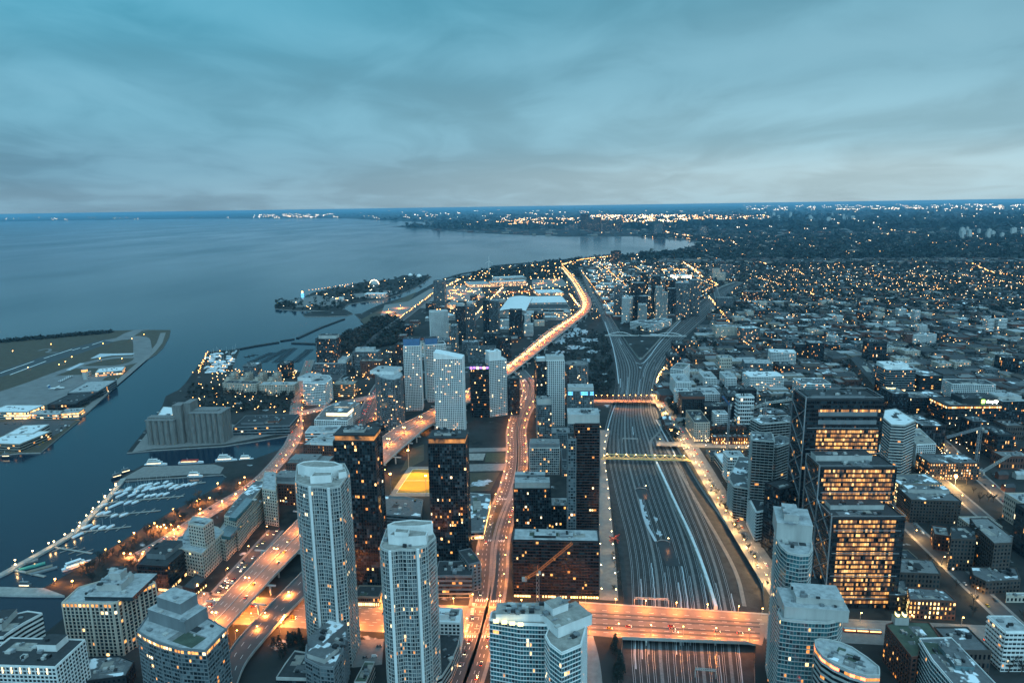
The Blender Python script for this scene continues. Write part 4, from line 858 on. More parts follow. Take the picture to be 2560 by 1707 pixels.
# --- stepped black office tower
r = empty('office_tower', (0, 0, 0), 'stepped black office tower with floors glowing amber right of the tracks', 'office tower')
def wvol(nl, nr, h, d, band, tops, lf):
    q = rect(nl, nr, h, d); volume(r, q, h, 'office', roof='roof_dark', units=8, cap=100, lit=.05, lits=['loff', 'loff2', 'loff', 'loff3', 'loff3', 'loff4', 'loff2'], litband=band, litcols=lf, tops=tops, kwall='black')
    a, b = Vector(q[3]), Vector(q[0]); mid = (a+b)/2
    for z0 in range(0, int(h-10), 22):
        for s in (0, 1):
            f0, f1 = ((a, b), (b, a))[s]; m = MB(); m.bar((f0.x-.5, f0.y, z0), (f1.x-.5, f1.y, z0+22), .7, 'steel'); m.build('brace', r)
    for f in (a, b): m = MB(); m.bar((f.x-.5, f.y, 0), (f.x-.5, f.y, h+3), 1.0, 'steel'); m.build('corner_column', r)
    for z in range(10, int(h)-6, 21):
        m = MB(); A, B = Vector(q[0]), Vector(q[1]); m.bar((A.x+2, A.y-.4, z), (B.x-3, B.y-.4, z), .6, 'steel'); m.build('sunshade', r)
    m = MB()
    for i in range(4):
        A, B = Vector(q[i]), Vector(q[(i+1) % 4]); m.bar((A.x, A.y, h+2.8), (B.x, B.y, h+2.8), .5, 'steel')
    m.build('roof_rail', r); return q
h1 = hs(2080, 1297, 1520)
q1 = wvol((2080, 1297), (2264, 1297), h1, 30, set(range(1, 20)), [(.1, .6, .85, 1.0, 4, 'pale')], (.08, .88))
h2_ = h1+33; q2 = wvol((2050, 1171), (2243, 1171), h2_, 30, set(range(12, 28)), [(.05, .6, .8, 1.0, 5, 'pale')], (.05, .95))
h3 = h2_+47; q3 = wvol((2016, 1000), (2209, 1000), h3, 34, (set(range(18, 33)) | {37}), [(.1, .2, .8, .8, 2.5, 'grey')], (.17, .98))
print('well', h1, h2_, h3, P(2080, 1297, h1), P(2050, 1171, h2_), P(2016, 1000, h3))
A, B = Vector(q3[0]), Vector(q3[1])
for z in (h3-15.5, h3-23.5):
    e = (B-A).normalized(); c = A+(B-A)*.55; m = MB(); m.obox((c.x+e.y*.4, c.y-e.x*.4), (e.x, e.y), (B-A).length*.38, .3, z, z+4, 'grey'); m.build('louvre_panel', r)
volume(r, rect((2036, 1478), (2238, 1478), 16, 24), 16, 'office', roof='roof_dark', units=5, lit=.5, lits=['l2', 'l0', 'l2'], kwall='black', ground='lobby')
bld('office_building', 'grey banded building with chevron stripes right behind the amber office tower', pp([(2228, 1062), (2262, 1064), (2290, 1052), (2240, 1022), (2212, 1026), (2208, 1045)], 72), 72, 'ribbon', kwall='pale', roof='roof_white', units=4, lit=.03)
# --- towers at the bottom right
h = 112
r = bld('condo_tower', 'pale curved tower with tall roof box beside the rail tracks at the lower right', pp([(1936, 1330), (1942, 1350), (1953, 1368), (1968, 1382), (2000, 1389), (2022, 1388), (2031, 1374), (2027, 1338), (2015, 1322), (1970, 1310), (1945, 1313)], h), h, 'tealglass', TW, kwall='pale', roof='roof_pale', units=4, lit=.06, ax=(3, 5), tops=[(.0, .42, .95, 1.0, 13, 'pale'), (.2, .5, .6, .9, 5, 'pale', 'lift_house', h+13)])
h = 84
r = bld('condo_tower', 'pale curved tower with flat lit crown in front of the amber office tower', pp([(1944, 1530), (1952, 1548), (1985, 1553), (2030, 1556), (2070, 1557), (2095, 1552), (2107, 1532), (2098, 1505), (1960, 1500)], h), h, 'tealglass', TW, roof='roof_pale', units=5, lit=.07, ax=(1, 4), kwall='pale', tops=[(.06, .12, .97, .98, 8, 'pale'), (.25, .3, .92, .95, 4.5, 'pale', 'lift_house', h+8)])
A, B = P(1985, 1545, h), P(2090, 1547, h)
for i in range(5):
    q = A.lerp(B, .1+.2*i); mb = MB(); mb.obox((q.x, q.y-.2), (1, 0), 2.2, .12, h+5.2, h+6.6, 'lyel'); mb.build('crown_light', r)
h = 78
bld('condo_tower', 'elliptical building with smooth grey leaf shaped roof at the bottom right', pp([(2036, 1601), (2038, 1617), (2055, 1640), (2085, 1660), (2125, 1678), (2165, 1690), (2200, 1690), (2200, 1676), (2198, 1668), (2170, 1645), (2130, 1618), (2100, 1606), (2070, 1599), (2048, 1597)], h), h, 'ribbon', kwall='pale', roof='roof_pale', units=7, lit=.08, lits=['l2', 'redlamp'], litband={20}, ax=(3, 5))
LITSET.add('redlamp')
bld('office_building', 'old dark brick warehouse with green roof and lit rooftop tower at the bottom right', pp([(2214, 1562), (2279, 1644), (2294, 1642), (2300, 1620), (2352, 1596), (2322, 1556), (2243, 1552)], 30), 30, 'brick', roof='roof_green', units=6, lit=.12, tops=[(.0, .2, .12, .5, 6, 'pale'), (.02, .25, .1, .3, 2, 'lyel', 'lamp_box', 36.5), (.02, .4, .1, .45, 2, 'lyel', 'lamp_box', 36.5)], ax=(0, 1))
bld('condo_tower', 'glass building with snowy roof and inner court in the bottom right corner', pp([(2298, 1596), (2330, 1650), (2384, 1712), (2492, 1712), (2378, 1594)], 36), 36, 'tealglass', roof='roof_snow', units=10, lit=.03, tops=[(.25, .35, .7, .75, 3, 'teal')], ax=(0, 2))
# brick blocks around the amber tower foot
r = bld('office_building', 'low red brick warehouse with rows of lit windows below the amber office tower', pp([(2274, 1500), (2392, 1504), (2362, 1476), (2300, 1470), (2268, 1470)], 17), 17, 'brick', roof='roof_snow', units=5, lit=.75, lits=['l1', 'l0', 'lyel'], ax=(0, 1))
bld('office_building', 'dark low annex between the amber tower podium and the red brick warehouse', pp([(2222, 1490), (2270, 1490), (2262, 1450), (2226, 1452)], 14), 14, 'office', roof='roof_snow', units=4)
bld('office_building', 'low dark brick block with grey roof right beside the amber office tower', pp([(2250, 1432), (2352, 1436), (2332, 1402), (2252, 1395)], 18), 18, 'brick', roof='roof_gravel', units=5, lit=.05, kwall='brown')
RB('office_building', 'dark brick block with white roof rim behind the small street tents', (2278, 1250), (2404, 1254), 26, 34, 'brick', kwall='brown', roof='roof_snow', units=7, lit=.04, tops=[(.1, .6, .95, .95, 4, 'pale')])
RB('office_building', 'pale brick block with rows of bright yellow windows right of the amber tower', (2250, 1212), (2356, 1210), 24, 30, 'brick', kwall='tan', roof='roof_snow', units=6, lit=.8, lits=['l1', 'lyel', 'l1'])
RB('office_building', 'dark brick block with lit windows behind the starlit construction lamp', (2326, 1158), (2450, 1158), 22, 32, 'brick', kwall='brown', roof='roof_snow', units=5, lit=.4)
bld('office_building', 'brown brick industrial block with grey flat roof and pale cornice at the right', pp([(2486, 1360), (2530, 1358), (2533, 1344), (2470, 1296), (2425, 1296), (2440, 1318)], 38), 38, 'brick', kwall='brown', roof='roof_gravel', units=5, lit=.04, ax=(0, 1))
bld('office_building', 'ornate dark brick block with amber window columns left of the brown industrial block', pp([(2378, 1348), (2440, 1350), (2436, 1320), (2420, 1316), (2376, 1318)], 32), 32, 'brick', kwall='brown', roof='roof_dark', units=5, lit=.14)
RB('office_building', 'small brick block with warm lit corner left of the ornate brick block', (2336, 1336), (2374, 1342), 16, 22, 'brick', roof='roof_gravel', units=3, lit=.25)
bld('office_building', 'low dark building with snowy roof beside the street with parked cars', pp([(2432, 1438), (2465, 1455), (2552, 1450), (2540, 1420), (2426, 1418)], 12), 12, 'brick', kwall='brown', roof='roof_snow', units=6, lit=.05)
bld('gas_station', 'filling station roof glowing yellow at the right edge of the photo', pp([(2516, 1490), (2575, 1490), (2575, 1482), (2515, 1482)], 6), 6, 'punch', roof='roof_white', units=2, lit=.2)
# glass office with the green sign
r = RB('office_building', 'dark glass office with an illuminated white and green rooftop sign', (2368, 1015), (2505, 1014), 38, 50, 'office', roof='roof_dark', units=10, lit=.12, litband={8}, tops=[(.35, .2, .98, .8, 9, 'dark')])
q = rect((2368, 1015), (2505, 1014), 38, 50); a = Vector(q[0]); e = (Vector(q[1])-a).normalized(); nrm = Vector((-e.y, e.x)); L_ = (Vector(q[1])-a).length
sg = a+e*L_*.78+nrm*9.4
txt = bpy.data.curves.new('sign', 'FONT'); txt.body = 'shopify'; txt.size = 6.5; txt.align_x = 'LEFT'; txt.extrude = .2; txt.offset = .12; txt.materials.append(emit('sign_white', (.95, 1, .8), 5))
s = empty('rooftop_sign', (sg.x, sg.y, 40), 'glowing white lettering with a green badge on the dark glass office roof', 'sign')
tmp = bpy.data.objects.new('lettering_tmp', txt); COL.objects.link(tmp); bpy.context.view_layer.update(); tme = bpy.data.meshes.new_from_object(tmp.evaluated_get(bpy.context.evaluated_depsgraph_get())); bpy.data.objects.remove(tmp); to = bpy.data.objects.new('lettering', tme); to.location = (0, 0, 0); to.rotation_euler = (math.pi/2, 0, math.atan2(e.y, e.x)); link(to, s)
mb = MB(); emit('sign_green', (.5, 1, .12), 5); mb.prism([(math.cos(t)*2.6-4.5, math.sin(t)*.4) for t in [2*math.pi*k/10 for k in range(10)]], -.8, 5.0, 'sign_green', bottom=True); mb.build('badge', s)
RB('office_building', 'dark block with pale stepped roof at the right end of the signed glass office', (2506, 1005), (2575, 1004), 42, 40, 'blackglass', roof='roof_pale', units=4, lit=.12, tops=[(.05, .3, .9, .9, 5, 'pale')])
RB('office_building', 'dark low glass office left of the signed office across the avenue', (2276, 995), (2368, 995), 34, 40, 'office', roof='roof_snow', units=7, lit=.06)
RB('office_building', 'pale gridded office with white attic right behind the signed office', (2380, 960), (2490, 962), 38, 34, 'whitegrid', roof='roof_dark', units=6, lit=.05)
RB('office_building', 'blank black party wall building with bright lamps on its roof', (2232, 985), (2272, 985), 46, 44, 'blackglass', roof='roof_snow', units=3, lit=.0, kwall='black', tops=[(.3, .75, .8, .85, 1.0, 'lyel')])
RB('office_building', 'tall glass office block with pale roof boxes beyond the long brick mill', (2216, 925), (2290, 925), 52, 46, 'office', kwall='grey', roof='roof_white', units=5, lit=.12, tops=[(.0, .25, .85, .85, 7, 'white')])
RB('office_building', 'dark striped office right of the tall glass block with pale roof boxes', (2300, 940), (2358, 940), 40, 40, 'ribbon', kwall='dark', roof='roof_snow', units=6, lit=.1)
bld('mill_building', 'long brown brick mill slanting beside a street of golden lamps', pp([(2125, 895), (2185, 965), (2190, 940), (2180, 915), (2145, 890)], 26), 26, 'brick', kwall='brown', roof='roof_dark', units=4, lit=.05, ax=(0, 1))
bld('apartment_building', 'pale glass courtyard building right behind the amber tower, left wing', pp([(2236, 1108), (2286, 1108), (2268, 1088), (2230, 1078)], 30), 30, 'tealglass', roof='roof_tan', units=3, lit=.06)
bld('apartment_building', 'pale glass courtyard building right behind the amber tower, right wing', pp([(2292, 1112), (2340, 1110), (2300, 1072), (2262, 1072)], 34), 34, 'whitegrid', roof='roof_tan', units=3, lit=.06)
# left of the amber tower: buildings under construction
r = RB('unfinished_tower', 'unfinished concrete tower with bare stepped floor slabs left of the amber tower', (1882, 1100), (1935, 1104), 100, 28, 'slabs', cat='construction', roof='roof_snow', units=9, cap=40, lit=.03)
volume(r, rect((1940, 1118), (1990, 1100), 92, 20), 92, 'slabs', roof='roof_snow', units=8, cap=30)
volume(r, rect((1903, 1060), (1996, 1052), 104, 22), 104, 'slabs', roof='roof_snow', units=12, cap=30)
bld('unfinished_tower', 'pale rounded terraced block under construction along the lit street', pp([(1822, 1195), (1835, 1216), (1872, 1222), (1882, 1180), (1874, 1145), (1848, 1142)], 38), 38, 'slabs', cat='construction', kwall='pale', roof='roof_snow', units=6, cap=40, ax=(1, 2))
bld('unfinished_tower', 'low white framed terraces stepping down beside the golden street', pp([(1872, 1243), (1892, 1280), (1912, 1276), (1925, 1240), (1900, 1225), (1876, 1225)], 34), 34, 'slabs', cat='construction', kwall='white', roof='roof_dark', units=5, cap=40, ax=(1, 2))
RB('condo_tower', 'dark tower with zigzag white balcony frames just left of the amber tower', (1950, 1225), (1996, 1215), 70, 20, 'blackglass', TW, kwall='black', lit=.03, roof='roof_dark', units=2)
# mid distance right, a row of glass blocks
for nl, nr, h, d, st, lb in (((2003, 960), (2078, 960), 44, 40, 'tealglass', 'pale teal glass block directly behind the amber tower roof'), ((1862, 908), (1932, 910), 32, 40, 'greyglass', 'grey glass midrise with stepped roof above the truss bridge street'), ((1874, 942), (1960, 940), 34, 34, 'balcwhite', 'pale balconied midrise right of the white boxed midrises'), ((1790, 818), (1858, 818), 34, 40, 'punch', 'beige hospital like slab beside the golden avenue'), ((1858, 822), (1900, 820), 38, 30, 'greyglass', 'grey glass slab right of the beige hospital like slab'), ((1926, 880), (1990, 882), 34, 30, 'balcwhite', 'pale block with snow roof in front of the twin dark roofs'), ((1990, 862), (2022, 862), 40, 26, 'office', 'dark glass block with white roof, left of a pair'), ((2024, 858), (2062, 858), 46, 30, 'office', 'taller dark glass block with white roof, right of a pair'), ((2282, 838), (2342, 836), 28, 18, 'whitegrid', 'wide white slab apartment block far among the trees'), ((2265, 836), (2284, 836), 30, 18, 'brick', 'red brick slab beside the far white slab block')):
    RB('office_building', lb, nl, nr, h, d, st, roof=random.Random(nl[0]).choice(['roof_snow', 'roof_pale', 'roof_white']), units=5, cap=40, lit=.1)
# --- Liberty cluster, between the two rail branches
LV = [((1555, 745), (1574, 746), -806, 'balcwhite', 'white ribbed tower at the left of the cluster between the rail branches'), ((1575, 742), (1588, 742), -803, 'blackglass', 'dark tower joined to the white ribbed tower in the cluster'), ((1578, 708), (1612, 708), -797, 'blackglass', 'broad black tower with lit top floor in the cluster between the rail branches'), ((1602, 682), (1621, 682), -785, 'blackglass', 'slim black tower furthest left in the back of the cluster'), ((1630, 690), (1652, 690), -787, 'blackglass', 'second slim black tower in the back of the cluster'), ((1597, 762), (1617, 762), -812, 'paleglass', 'short white framed tower at the front of the cluster'), ((1606, 742), (1632, 740), -808, 'blackglass', 'white edged dark tower in the middle of the cluster'), ((1641, 718), (1657, 718), -806, 'paleglass', 'tall white edged tower in the middle of the cluster'), ((1658, 732), (1670, 730), -806, 'paleglass', 'white edged tower with pointed corner in the cluster'), ((1670, 722), (1690, 722), -797, 'blackglass', 'dark tower with bright amber windows in the cluster'), ((1690, 708), (1724, 708), -794, 'greyglass', 'wide grey glass tower on the right of the cluster'), ((1726, 700), (1752, 700), -786, 'greyglass', 'grey glass tower at the right rear of the cluster'), ((1536, 712), (1556, 712), -792, 'greyglass', 'grey midrise tower at the left rear of the cluster'), ((1664, 700), (1690, 700), -785, 'office', 'dark block in the rear row of the cluster')]
for nl, nr, h, st, lb in LV: RB('condo_tower', lb, nl, nr, h, 30, st, TW, roof='roof_pale', units=2, cap=30, lit=.08, lits=['l1', 'l3', 'l0'], kwall=None if st != 'blackglass' else random.Random(nl[0]).choice(['dark', 'black', 'dark']))
RB('podium_building', 'white banded podium with sweeping edges under the cluster towers', (1575, 805), (1632, 812), 20, 50, 'ribbon', kwall='white', roof='roof_snow', units=4, cap=40, lit=.12)
RB('podium_building', 'white banded podium with pointed nose facing the rail fork', (1634, 812), (1680, 798), 18, 45, 'ribbon', kwall='white', roof='roof_snow', units=4, cap=40, lit=.1)
RB('stadium_hall', 'brightly lit white roofed hall beyond the cluster towers', (1695, 690), (1728, 688), 16, 60, 'ribbon', cat='hall', roof='roof_white', units=2, cap=30, lit=.6, lits=['bulb_white', 'l3'])
RB('office_building', 'beige twin slab far behind the cluster on the golden avenue, left part', (1783, 672), (1800, 672), 48, 24, 'punch', units=1, cap=30)
RB('office_building', 'beige twin slab far behind the cluster on the golden avenue, right part', (1796, 682), (1814, 682), 44, 24, 'punch', units=1, cap=30)
RB('condo_tower', 'dark slab tower behind the beige twin slabs', (1802, 662), (1832, 662), 56, 24, 'greyglass', TW, units=1, cap=30)
RB('condo_tower', 'lone dark tower standing at the western beach', (1527, 628), (1552, 628), 66, 26, 'blackglass', TW, units=1, cap=30, tops=[(.3, .2, .9, .8, 5, 'dark')])
RB('condo_tower', 'grey glass pair of slabs at the road over the right rail branch', (1794, 745), (1834, 745), 38, 30, 'greyglass', TW, units=3, cap=40)
RB('office_building', 'black stepped block right of the right rail branch', (1862, 730), (1910, 730), 34, 34, 'office', kwall='black', units=4, cap=40)
# --- towers by the exhibition grounds
for nl, nr, h, st, lb in (((1083, 702), (1110, 702), -772, 'greyglass', 'lone tower with lit helipad top beside the exhibition car park'), ((1075, 780), (1120, 778), -856, 'whitegrid', 'pale fort side tower with round lit crown'), ((1138, 766), (1160, 766), -862, 'blackglass', 'dark twin tower pair, left half, before the big white roofed hall'), ((1163, 766), (1188, 764), -860, 'blackglass', 'dark twin tower pair, right half, before the big white roofed hall'), ((1207, 752), (1222, 752), -840, 'blackglass', 'dark tower with pale spine touching the white roofed hall, left half'), ((1223, 752), (1246, 752), -840, 'blackglass', 'dark tower with pale spine touching the white roofed hall, right half'), ((1272, 776), (1303, 776), -846, 'blackglass', 'shorter rounded dark tower in front of the white roofed hall'), ((1126, 815), (1140, 815), -900, 'greyglass', 'slim grey tower standing right of the round crowned tower'), ((1100, 868), (1134, 866), 26, 'balcwhite', 'low pale condominium behind the white gridded twin towers'), ((1170, 872), (1240, 870), 32, 'greyglass', 'grey wide block between the white towers and the expressway'), ((1208, 835), (1250, 835), 40, 'blackglass', 'dark midrise between the twin towers and the expressway'), ((1250, 845), (1278, 842), 50, 'blackglass', 'dark block leaning against the expressway')):
    RB('condo_tower', lb, nl, nr, h, 28, st, TW, roof=random.Random(nl[0]).choice(['roof_dark', 'roof_pale']), units=3, cap=40, lit=.05, lits=['l1', 'l0', 'l3'], kwall='grey' if nl[0] in (1163, 1223) else None)
def hall(name, label, nl, nr, h, d, roof, cat='hall', lit=.15, st='ribbon', arch=0, **kw):
    r = RB(name, label, nl, nr, h, d, st, cat=cat, roof=roof, units=4, cap=30, lit=lit, **kw)
    if arch:
        q = rect(nl, nr, h, d); mb = MB(); n = 10
        for i in range(n):
            f0, f1 = i/n, (i+1)/n; z0, z1 = h+.9+arch*(1-(2*f0-1)**2), h+.9+arch*(1-(2*f1-1)**2)
            A, B, C_, D = [Vector(p) for p in q]; a0, a1, b0, b1 = A.lerp(B, f0), A.lerp(B, f1), D.lerp(C_, f0), D.lerp(C_, f1)
            mb.face([(*a0, z0), (*a1, z1), (*b1, z1), (*b0, z0)], 'roof_white'); mb.face([(*a0, h), (*a1, h), (*a1, z1), (*a0, z0)], 'brown')
        mb.build('arched_roof', r)
    return r
hall('exhibition_hall', 'huge hall with gently arched white roof on the exhibition grounds', (1247, 778), (1314, 778), 18, 330, 'roof_white', arch=6)
hall('exhibition_hall', 'flat grey and white roofed hall right of the arched white hall', (1318, 784), (1428, 780), 13, 60, 'roof_pale')
hall('exhibition_hall', 'long dark roofed hall in the row right of the arched white hall', (1318, 773), (1426, 771), 14, 105, 'roof_dark')
hall('exhibition_hall', 'pale hall with lit corner behind the long dark roofed hall', (1316, 758), (1418, 756), 15, 175, 'roof_white')
hall('exhibition_hall', 'low white shed in the rear row of the exhibition grounds', (1345, 733), (1410, 731), 10, 110, 'roof_white', lit=.5)
hall('exhibition_hall', 'wide low beige hall left of the stadium with glowing entrance', (1172, 712), (1226, 710), 12, 120, 'roof_pale', lit=.8)
hall('office_building', 'white modern block with bright yellow sign wall right of the arched hall', (1352, 780), (1410, 780), 13, 40, 'roof_white', lit=.3)
hall('office_building', 'lit pale glass block in the car park before the lone tower', (1122, 762), (1162, 760), 12, 40, 'roof_pale', lit=.85)
hall('office_building', 'white square roofed hall beside the round crowned tower', (1116, 790), (1138, 788), 14, 50, 'roof_white', lit=.1)
r = hall('stadium', 'stadium with white canopy roofs and brick red corner stairs', (1228, 706), (1316, 702), 20, 40, 'roof_white', cat='stadium', lit=.5, lits=['l0', 'l1', 'l2'])
volume(r, rect((1232, 698), (1316, 694), 22, 16), 22, 'ribbon', roof='roof_white', units=0, cap=20); volume(r, rect((1234, 694.5), (1312, 691.5), 26, 40), 26, 'ribbon', roof='roof_white', units=0, cap=20)
# park dome, cinesphere-like dome on the island
def dome(label, u, v, rad, k, ring=None, z=0.3):
    c = P(u, v, z); r = empty('dome_building', (0, 0, 0), label, 'dome'); m = MB(); n = 16
    for i in range(n):
        for j in range(6):
            t0, t1 = 2*math.pi*i/n, 2*math.pi*(i+1)/n; a0, a1 = math.pi/2*j/6, math.pi/2*(j+1)/6
            f = lambda t, a: (c.x+rad*math.cos(a)*math.cos(t), c.y+rad*math.cos(a)*math.sin(t), z+rad*math.sin(a))
            m.face([f(t0, a0), f(t1, a0), f(t1, a1), f(t0, a1)], k)
    m.build('shell', r); occupy([(c.x-rad, c.y-rad), (c.x+rad, c.y-rad), (c.x+rad, c.y+rad), (c.x-rad, c.y+rad)])
    if ring:
        for i in range(14):
            t = math.pi*(i+.5)/14; m = MB(); m.ball((c.x+math.cos(t)*rad, c.y-2, z+math.sin(t)*rad), 2.0, ring, 5); m.build('lamp', r)
    return r
dome('white globe theatre outlined with warm lamps on the park island', 936, 711, 21, 'pale', 'far_warm')
dome('small white dome among dark trees at the island end, left of two', 1026, 689, 12, 'white')
dome('small white dome among dark trees at the island end, right of two', 1048, 692, 14, 'white')
RB('theatre', 'white ribbed theatre with lit flank on the park island', (910, 735), (962, 735), 16, 40, 'ribbon', cat='theatre', kwall='white', roof='roof_white', units=1, lit=.25, cap=20)
RB('screen_building', 'pale square screen block on the park island', (846, 744), (858, 744), 16, 12, 'punch', cat='building', kwall='white', roof='roof_white', units=0, cap=10)
r = empty('lighthouse_tower', (0, 0, 0), 'small tower lit cyan at the tip of the park island', 'tower'); c = P(757, 748, 0); m = MB(); m.prism([(c.x+5*math.cos(t), c.y+5*math.sin(t)) for t in [k*math.pi/4 for k in range(8)]], 0, 26, 'white', bottom=True); m.build('shaft', r)
for z in (8, 14, 20): m = MB(); m.prism([(c.x+6*math.cos(t), c.y+6*math.sin(t)) for t in [k*math.pi/4 for k in range(8)]], z, z+3, 'lblue', bottom=True); m.build('light_ring', r)
m = MB(); m.ball((c.x, c.y, 29), 3.5, 'far_orange'); m.build('lantern', r)
# wind turbine by the exhibition grounds
r = empty('wind_turbine', (0, 0, 0), 'thin white wind turbine on the exhibition shore', 'turbine'); c = P(1223, 683, 0); m = MB(); m.bar((c.x, c.y, 0), (c.x, c.y, 64), 3.2, 'white', 2.0); m.build('mast', r)
for k in range(3): t = math.pi/2+k*2*math.pi/3; m = MB(); m.bar((c.x, c.y-2.5, 64), (c.x+25*math.cos(t), c.y-2.5, 64+25*math.sin(t)), 1.6, 'white', .5); m.build('blade', r)
# --- far lakeside towers and slabs
FT = [(1459, 575, 535, 20, 'blackglass'), (1471, 576, 548, 18, 'blackglass'), (1478, 577, 555, 16, 'blackglass'), (1492, 578, 543, 20, 'blackglass'), (1500, 578, 560, 16, 'greyglass'), (1508, 578, 550, 28, 'blackglass'), (1521, 579, 562, 18, 'blackglass'), (1544, 580, 553, 18, 'blackglass'), (1429, 576, 562, 18, 'greyglass'), (1417, 577, 566, 14, 'greyglass'), (1438, 576, 558, 12, 'greyglass'), (1646, 586, 560, 26, 'greyglass'), (1655, 586, 556, 18, 'blackglass'), (1756, 588, 566, 22, 'greyglass'), (1766, 588, 568, 12, 'blackglass'), (1760, 590, 570, 14, 'greyglass')]
for i, (u, vb, vt, w, st) in enumerate(FT):
    g = P(u, vb, 0); d = math.hypot(g.x, g.y); h = max(20, hs(u, vt, vb)); q = rect((u-w*.4, vt), (u+w*.4, vt), h, 34)
    bld('condo_tower', 'hazy highrise tower in the cluster across the bay, among the reflections', q, h, st, TW, 'hazy highrise towers across the bay', cap=12, units=1, lit=.03, lits=['l1', 'l3'])
rg = random.Random(11)
for i in range(44):
    if i < 20: u, vb, hh = rg.uniform(2390, 2575), rg.uniform(582, 600), rg.uniform(45, 75); lb, gp = 'pale hazy apartment tower in the distant group at the right edge', 'distant pale apartment towers at the right edge'
    elif i < 34: u, vb, hh = rg.uniform(1880, 2140), rg.uniform(536, 556), rg.uniform(70, 130); lb, gp = 'faint tower block on the distant plain below the horizon', 'faint tower blocks on the distant plain'
    else: u, vb, hh = rg.uniform(1395, 1510), rg.uniform(524, 527), rg.uniform(120, 230); lb, gp = 'faint tower block of the far skyline at the horizon', 'faint skyline towers at the horizon'
    g = P(u, vb, 0); w = rg.uniform(18, 40)*(1 if i < 20 else 1.8); k = 'pale' if i < 34 else 'grey'
    q = [(g.x-w/2, g.y), (g.x+w/2, g.y), (g.x+w/2, g.y+25), (g.x-w/2, g.y+25)]
    r = empty('apartment_tower', (0, 0, 0), lb, 'tower', gp); m = MB(); m.prism(q, 0, hh, k, 'roof_pale'); m.build('wall', r); m = MB(); m.obox((g.x, g.y+12), (1, 0), w*.2, 5, hh, hh+6, k); m.build('lift_house', r)
# airport buildings
hall('hangar', 'wide hangar with pale blue roof at the near end of the airport island', (-40, 1108), (49, 1111), 12, 60, 'roof_white', cat='hangar', kwall='tan', lit=.2)
hall('hangar', 'second pale roofed hangar right behind the near hangar', (14, 1087), (82, 1084), 13, 45, 'roof_white', cat='hangar', kwall='pale', lit=.1)
hall('hangar', 'dark roofed hangar beside the airport apron', (118, 1012), (187, 1010), 11, 95, 'roof_dark', cat='hangar', kwall='dark', lit=.1)
hall('hangar', 'pale roofed hangar at the far end of the airport apron', (168, 982), (246, 978), 13, 85, 'roof_pale', cat='hangar', kwall='grey', lit=.05)
hall('hangar', 'low lit hangar with white roof near the curved taxiway', (238, 932), (306, 926), 9, 40, 'roof_white', cat='hangar', lit=.6)
hall('terminal', 'airport terminal with golden glass front and white roof', (-30, 1030), (68, 1030), 13, 40, 'roof_white', cat='terminal', lit=.9, lits=['l1', 'lobby', 'l0'])
hall('terminal', 'lit ferry pavilion at the channel beside the airport terminal', (148, 1033), (196, 1030), 9, 25, 'roof_pale', cat='terminal', lit=.8, lits=['l1', 'l0'])
hall('terminal', 'low grey link building between terminal and ferry pavilion', (72, 1034), (146, 1036), 9, 20, 'roof_pale', cat='terminal', lit=.4)
r = RB('control_tower', 'small airport control tower with glowing red cab', (205, 932), (222, 931), 10, 14, 'punch', cat='tower', kwall='pale', units=0, cap=8)
c = P(211, 926, 20); m = MB(); m.prism([(c.x+4*math.cos(t), c.y+4*math.sin(t)) for t in [k*math.pi/4 for k in range(8)]], 0, 18, 'pale'); m.build('shaft', r); m = MB(); m.prism([(c.x+6*math.cos(t), c.y+6*math.sin(t)) for t in [k*math.pi/4 for k in range(8)]], 18, 22, 'l0', 'roof_pale', bottom=True); m.build('cab', r)
# marina district: boat sheds and harbour housing
for i in range(8):
    u = 560+i*18-6*(i % 2); RB('apartment_building', 'cream townhouse block with dark tower roof in the harbour housing rows', (u, 950-(i % 2)*12), (u+13, 950-(i % 2)*12), 20, 22, 'punch', group='cream harbour housing blocks', roof='roof_shingle', units=1, cap=10, lit=.1, tops=[(.2, .2, .8, .8, 5, 'beige', 'stair_tower')])
RB('apartment_building', 'long cream midrise behind the dark row of trees at the harbour, left half', (556, 958), (640, 960), 20, 22, 'punch', roof='roof_shingle', units=4, lit=.1, cap=60)
RB('apartment_building', 'long cream midrise behind the dark row of trees at the harbour, right half', (648, 962), (736, 962), 20, 22, 'punch', roof='roof_pale', units=4, lit=.08, cap=60)
# ------------------------------------------------------------------ copies
def kids(o): return [c for c in KIDS.get(o.name, [])]
KIDS = {}
def index_kids():
    KIDS.clear()
    for o in COL.objects:
        if o.parent: KIDS.setdefault(o.parent.name, []).append(o)
def copy_tree(src, loc, rz, label=None, sc=None, group=None):
    r = src.copy(); COL.objects.link(r); r.location = loc; r.rotation_euler = (0, 0, rz)
    if sc: r.scale = sc if isinstance(sc, tuple) else (sc, sc, sc)
    if label: r['label'] = label
    if group: r['group'] = group
    for ch in KIDS.get(src.name, []):
        c = ch.copy(); COL.objects.link(c); c.parent = r
        for g in KIDS.get(ch.name, []): d = g.copy(); COL.objects.link(d); d.parent = c
    return r
def purge(src):
    for ch in list(KIDS.get(src.name, [])):
        for g in KIDS.get(ch.name, []): bpy.data.objects.remove(g)
        bpy.data.objects.remove(ch)
    bpy.data.objects.remove(src)
GA = math.radians(1.9); E1 = Vector((math.cos(GA), -math.sin(GA), 0)); E2 = Vector((math.sin(GA), math.cos(GA), 0))
PROTOS = []
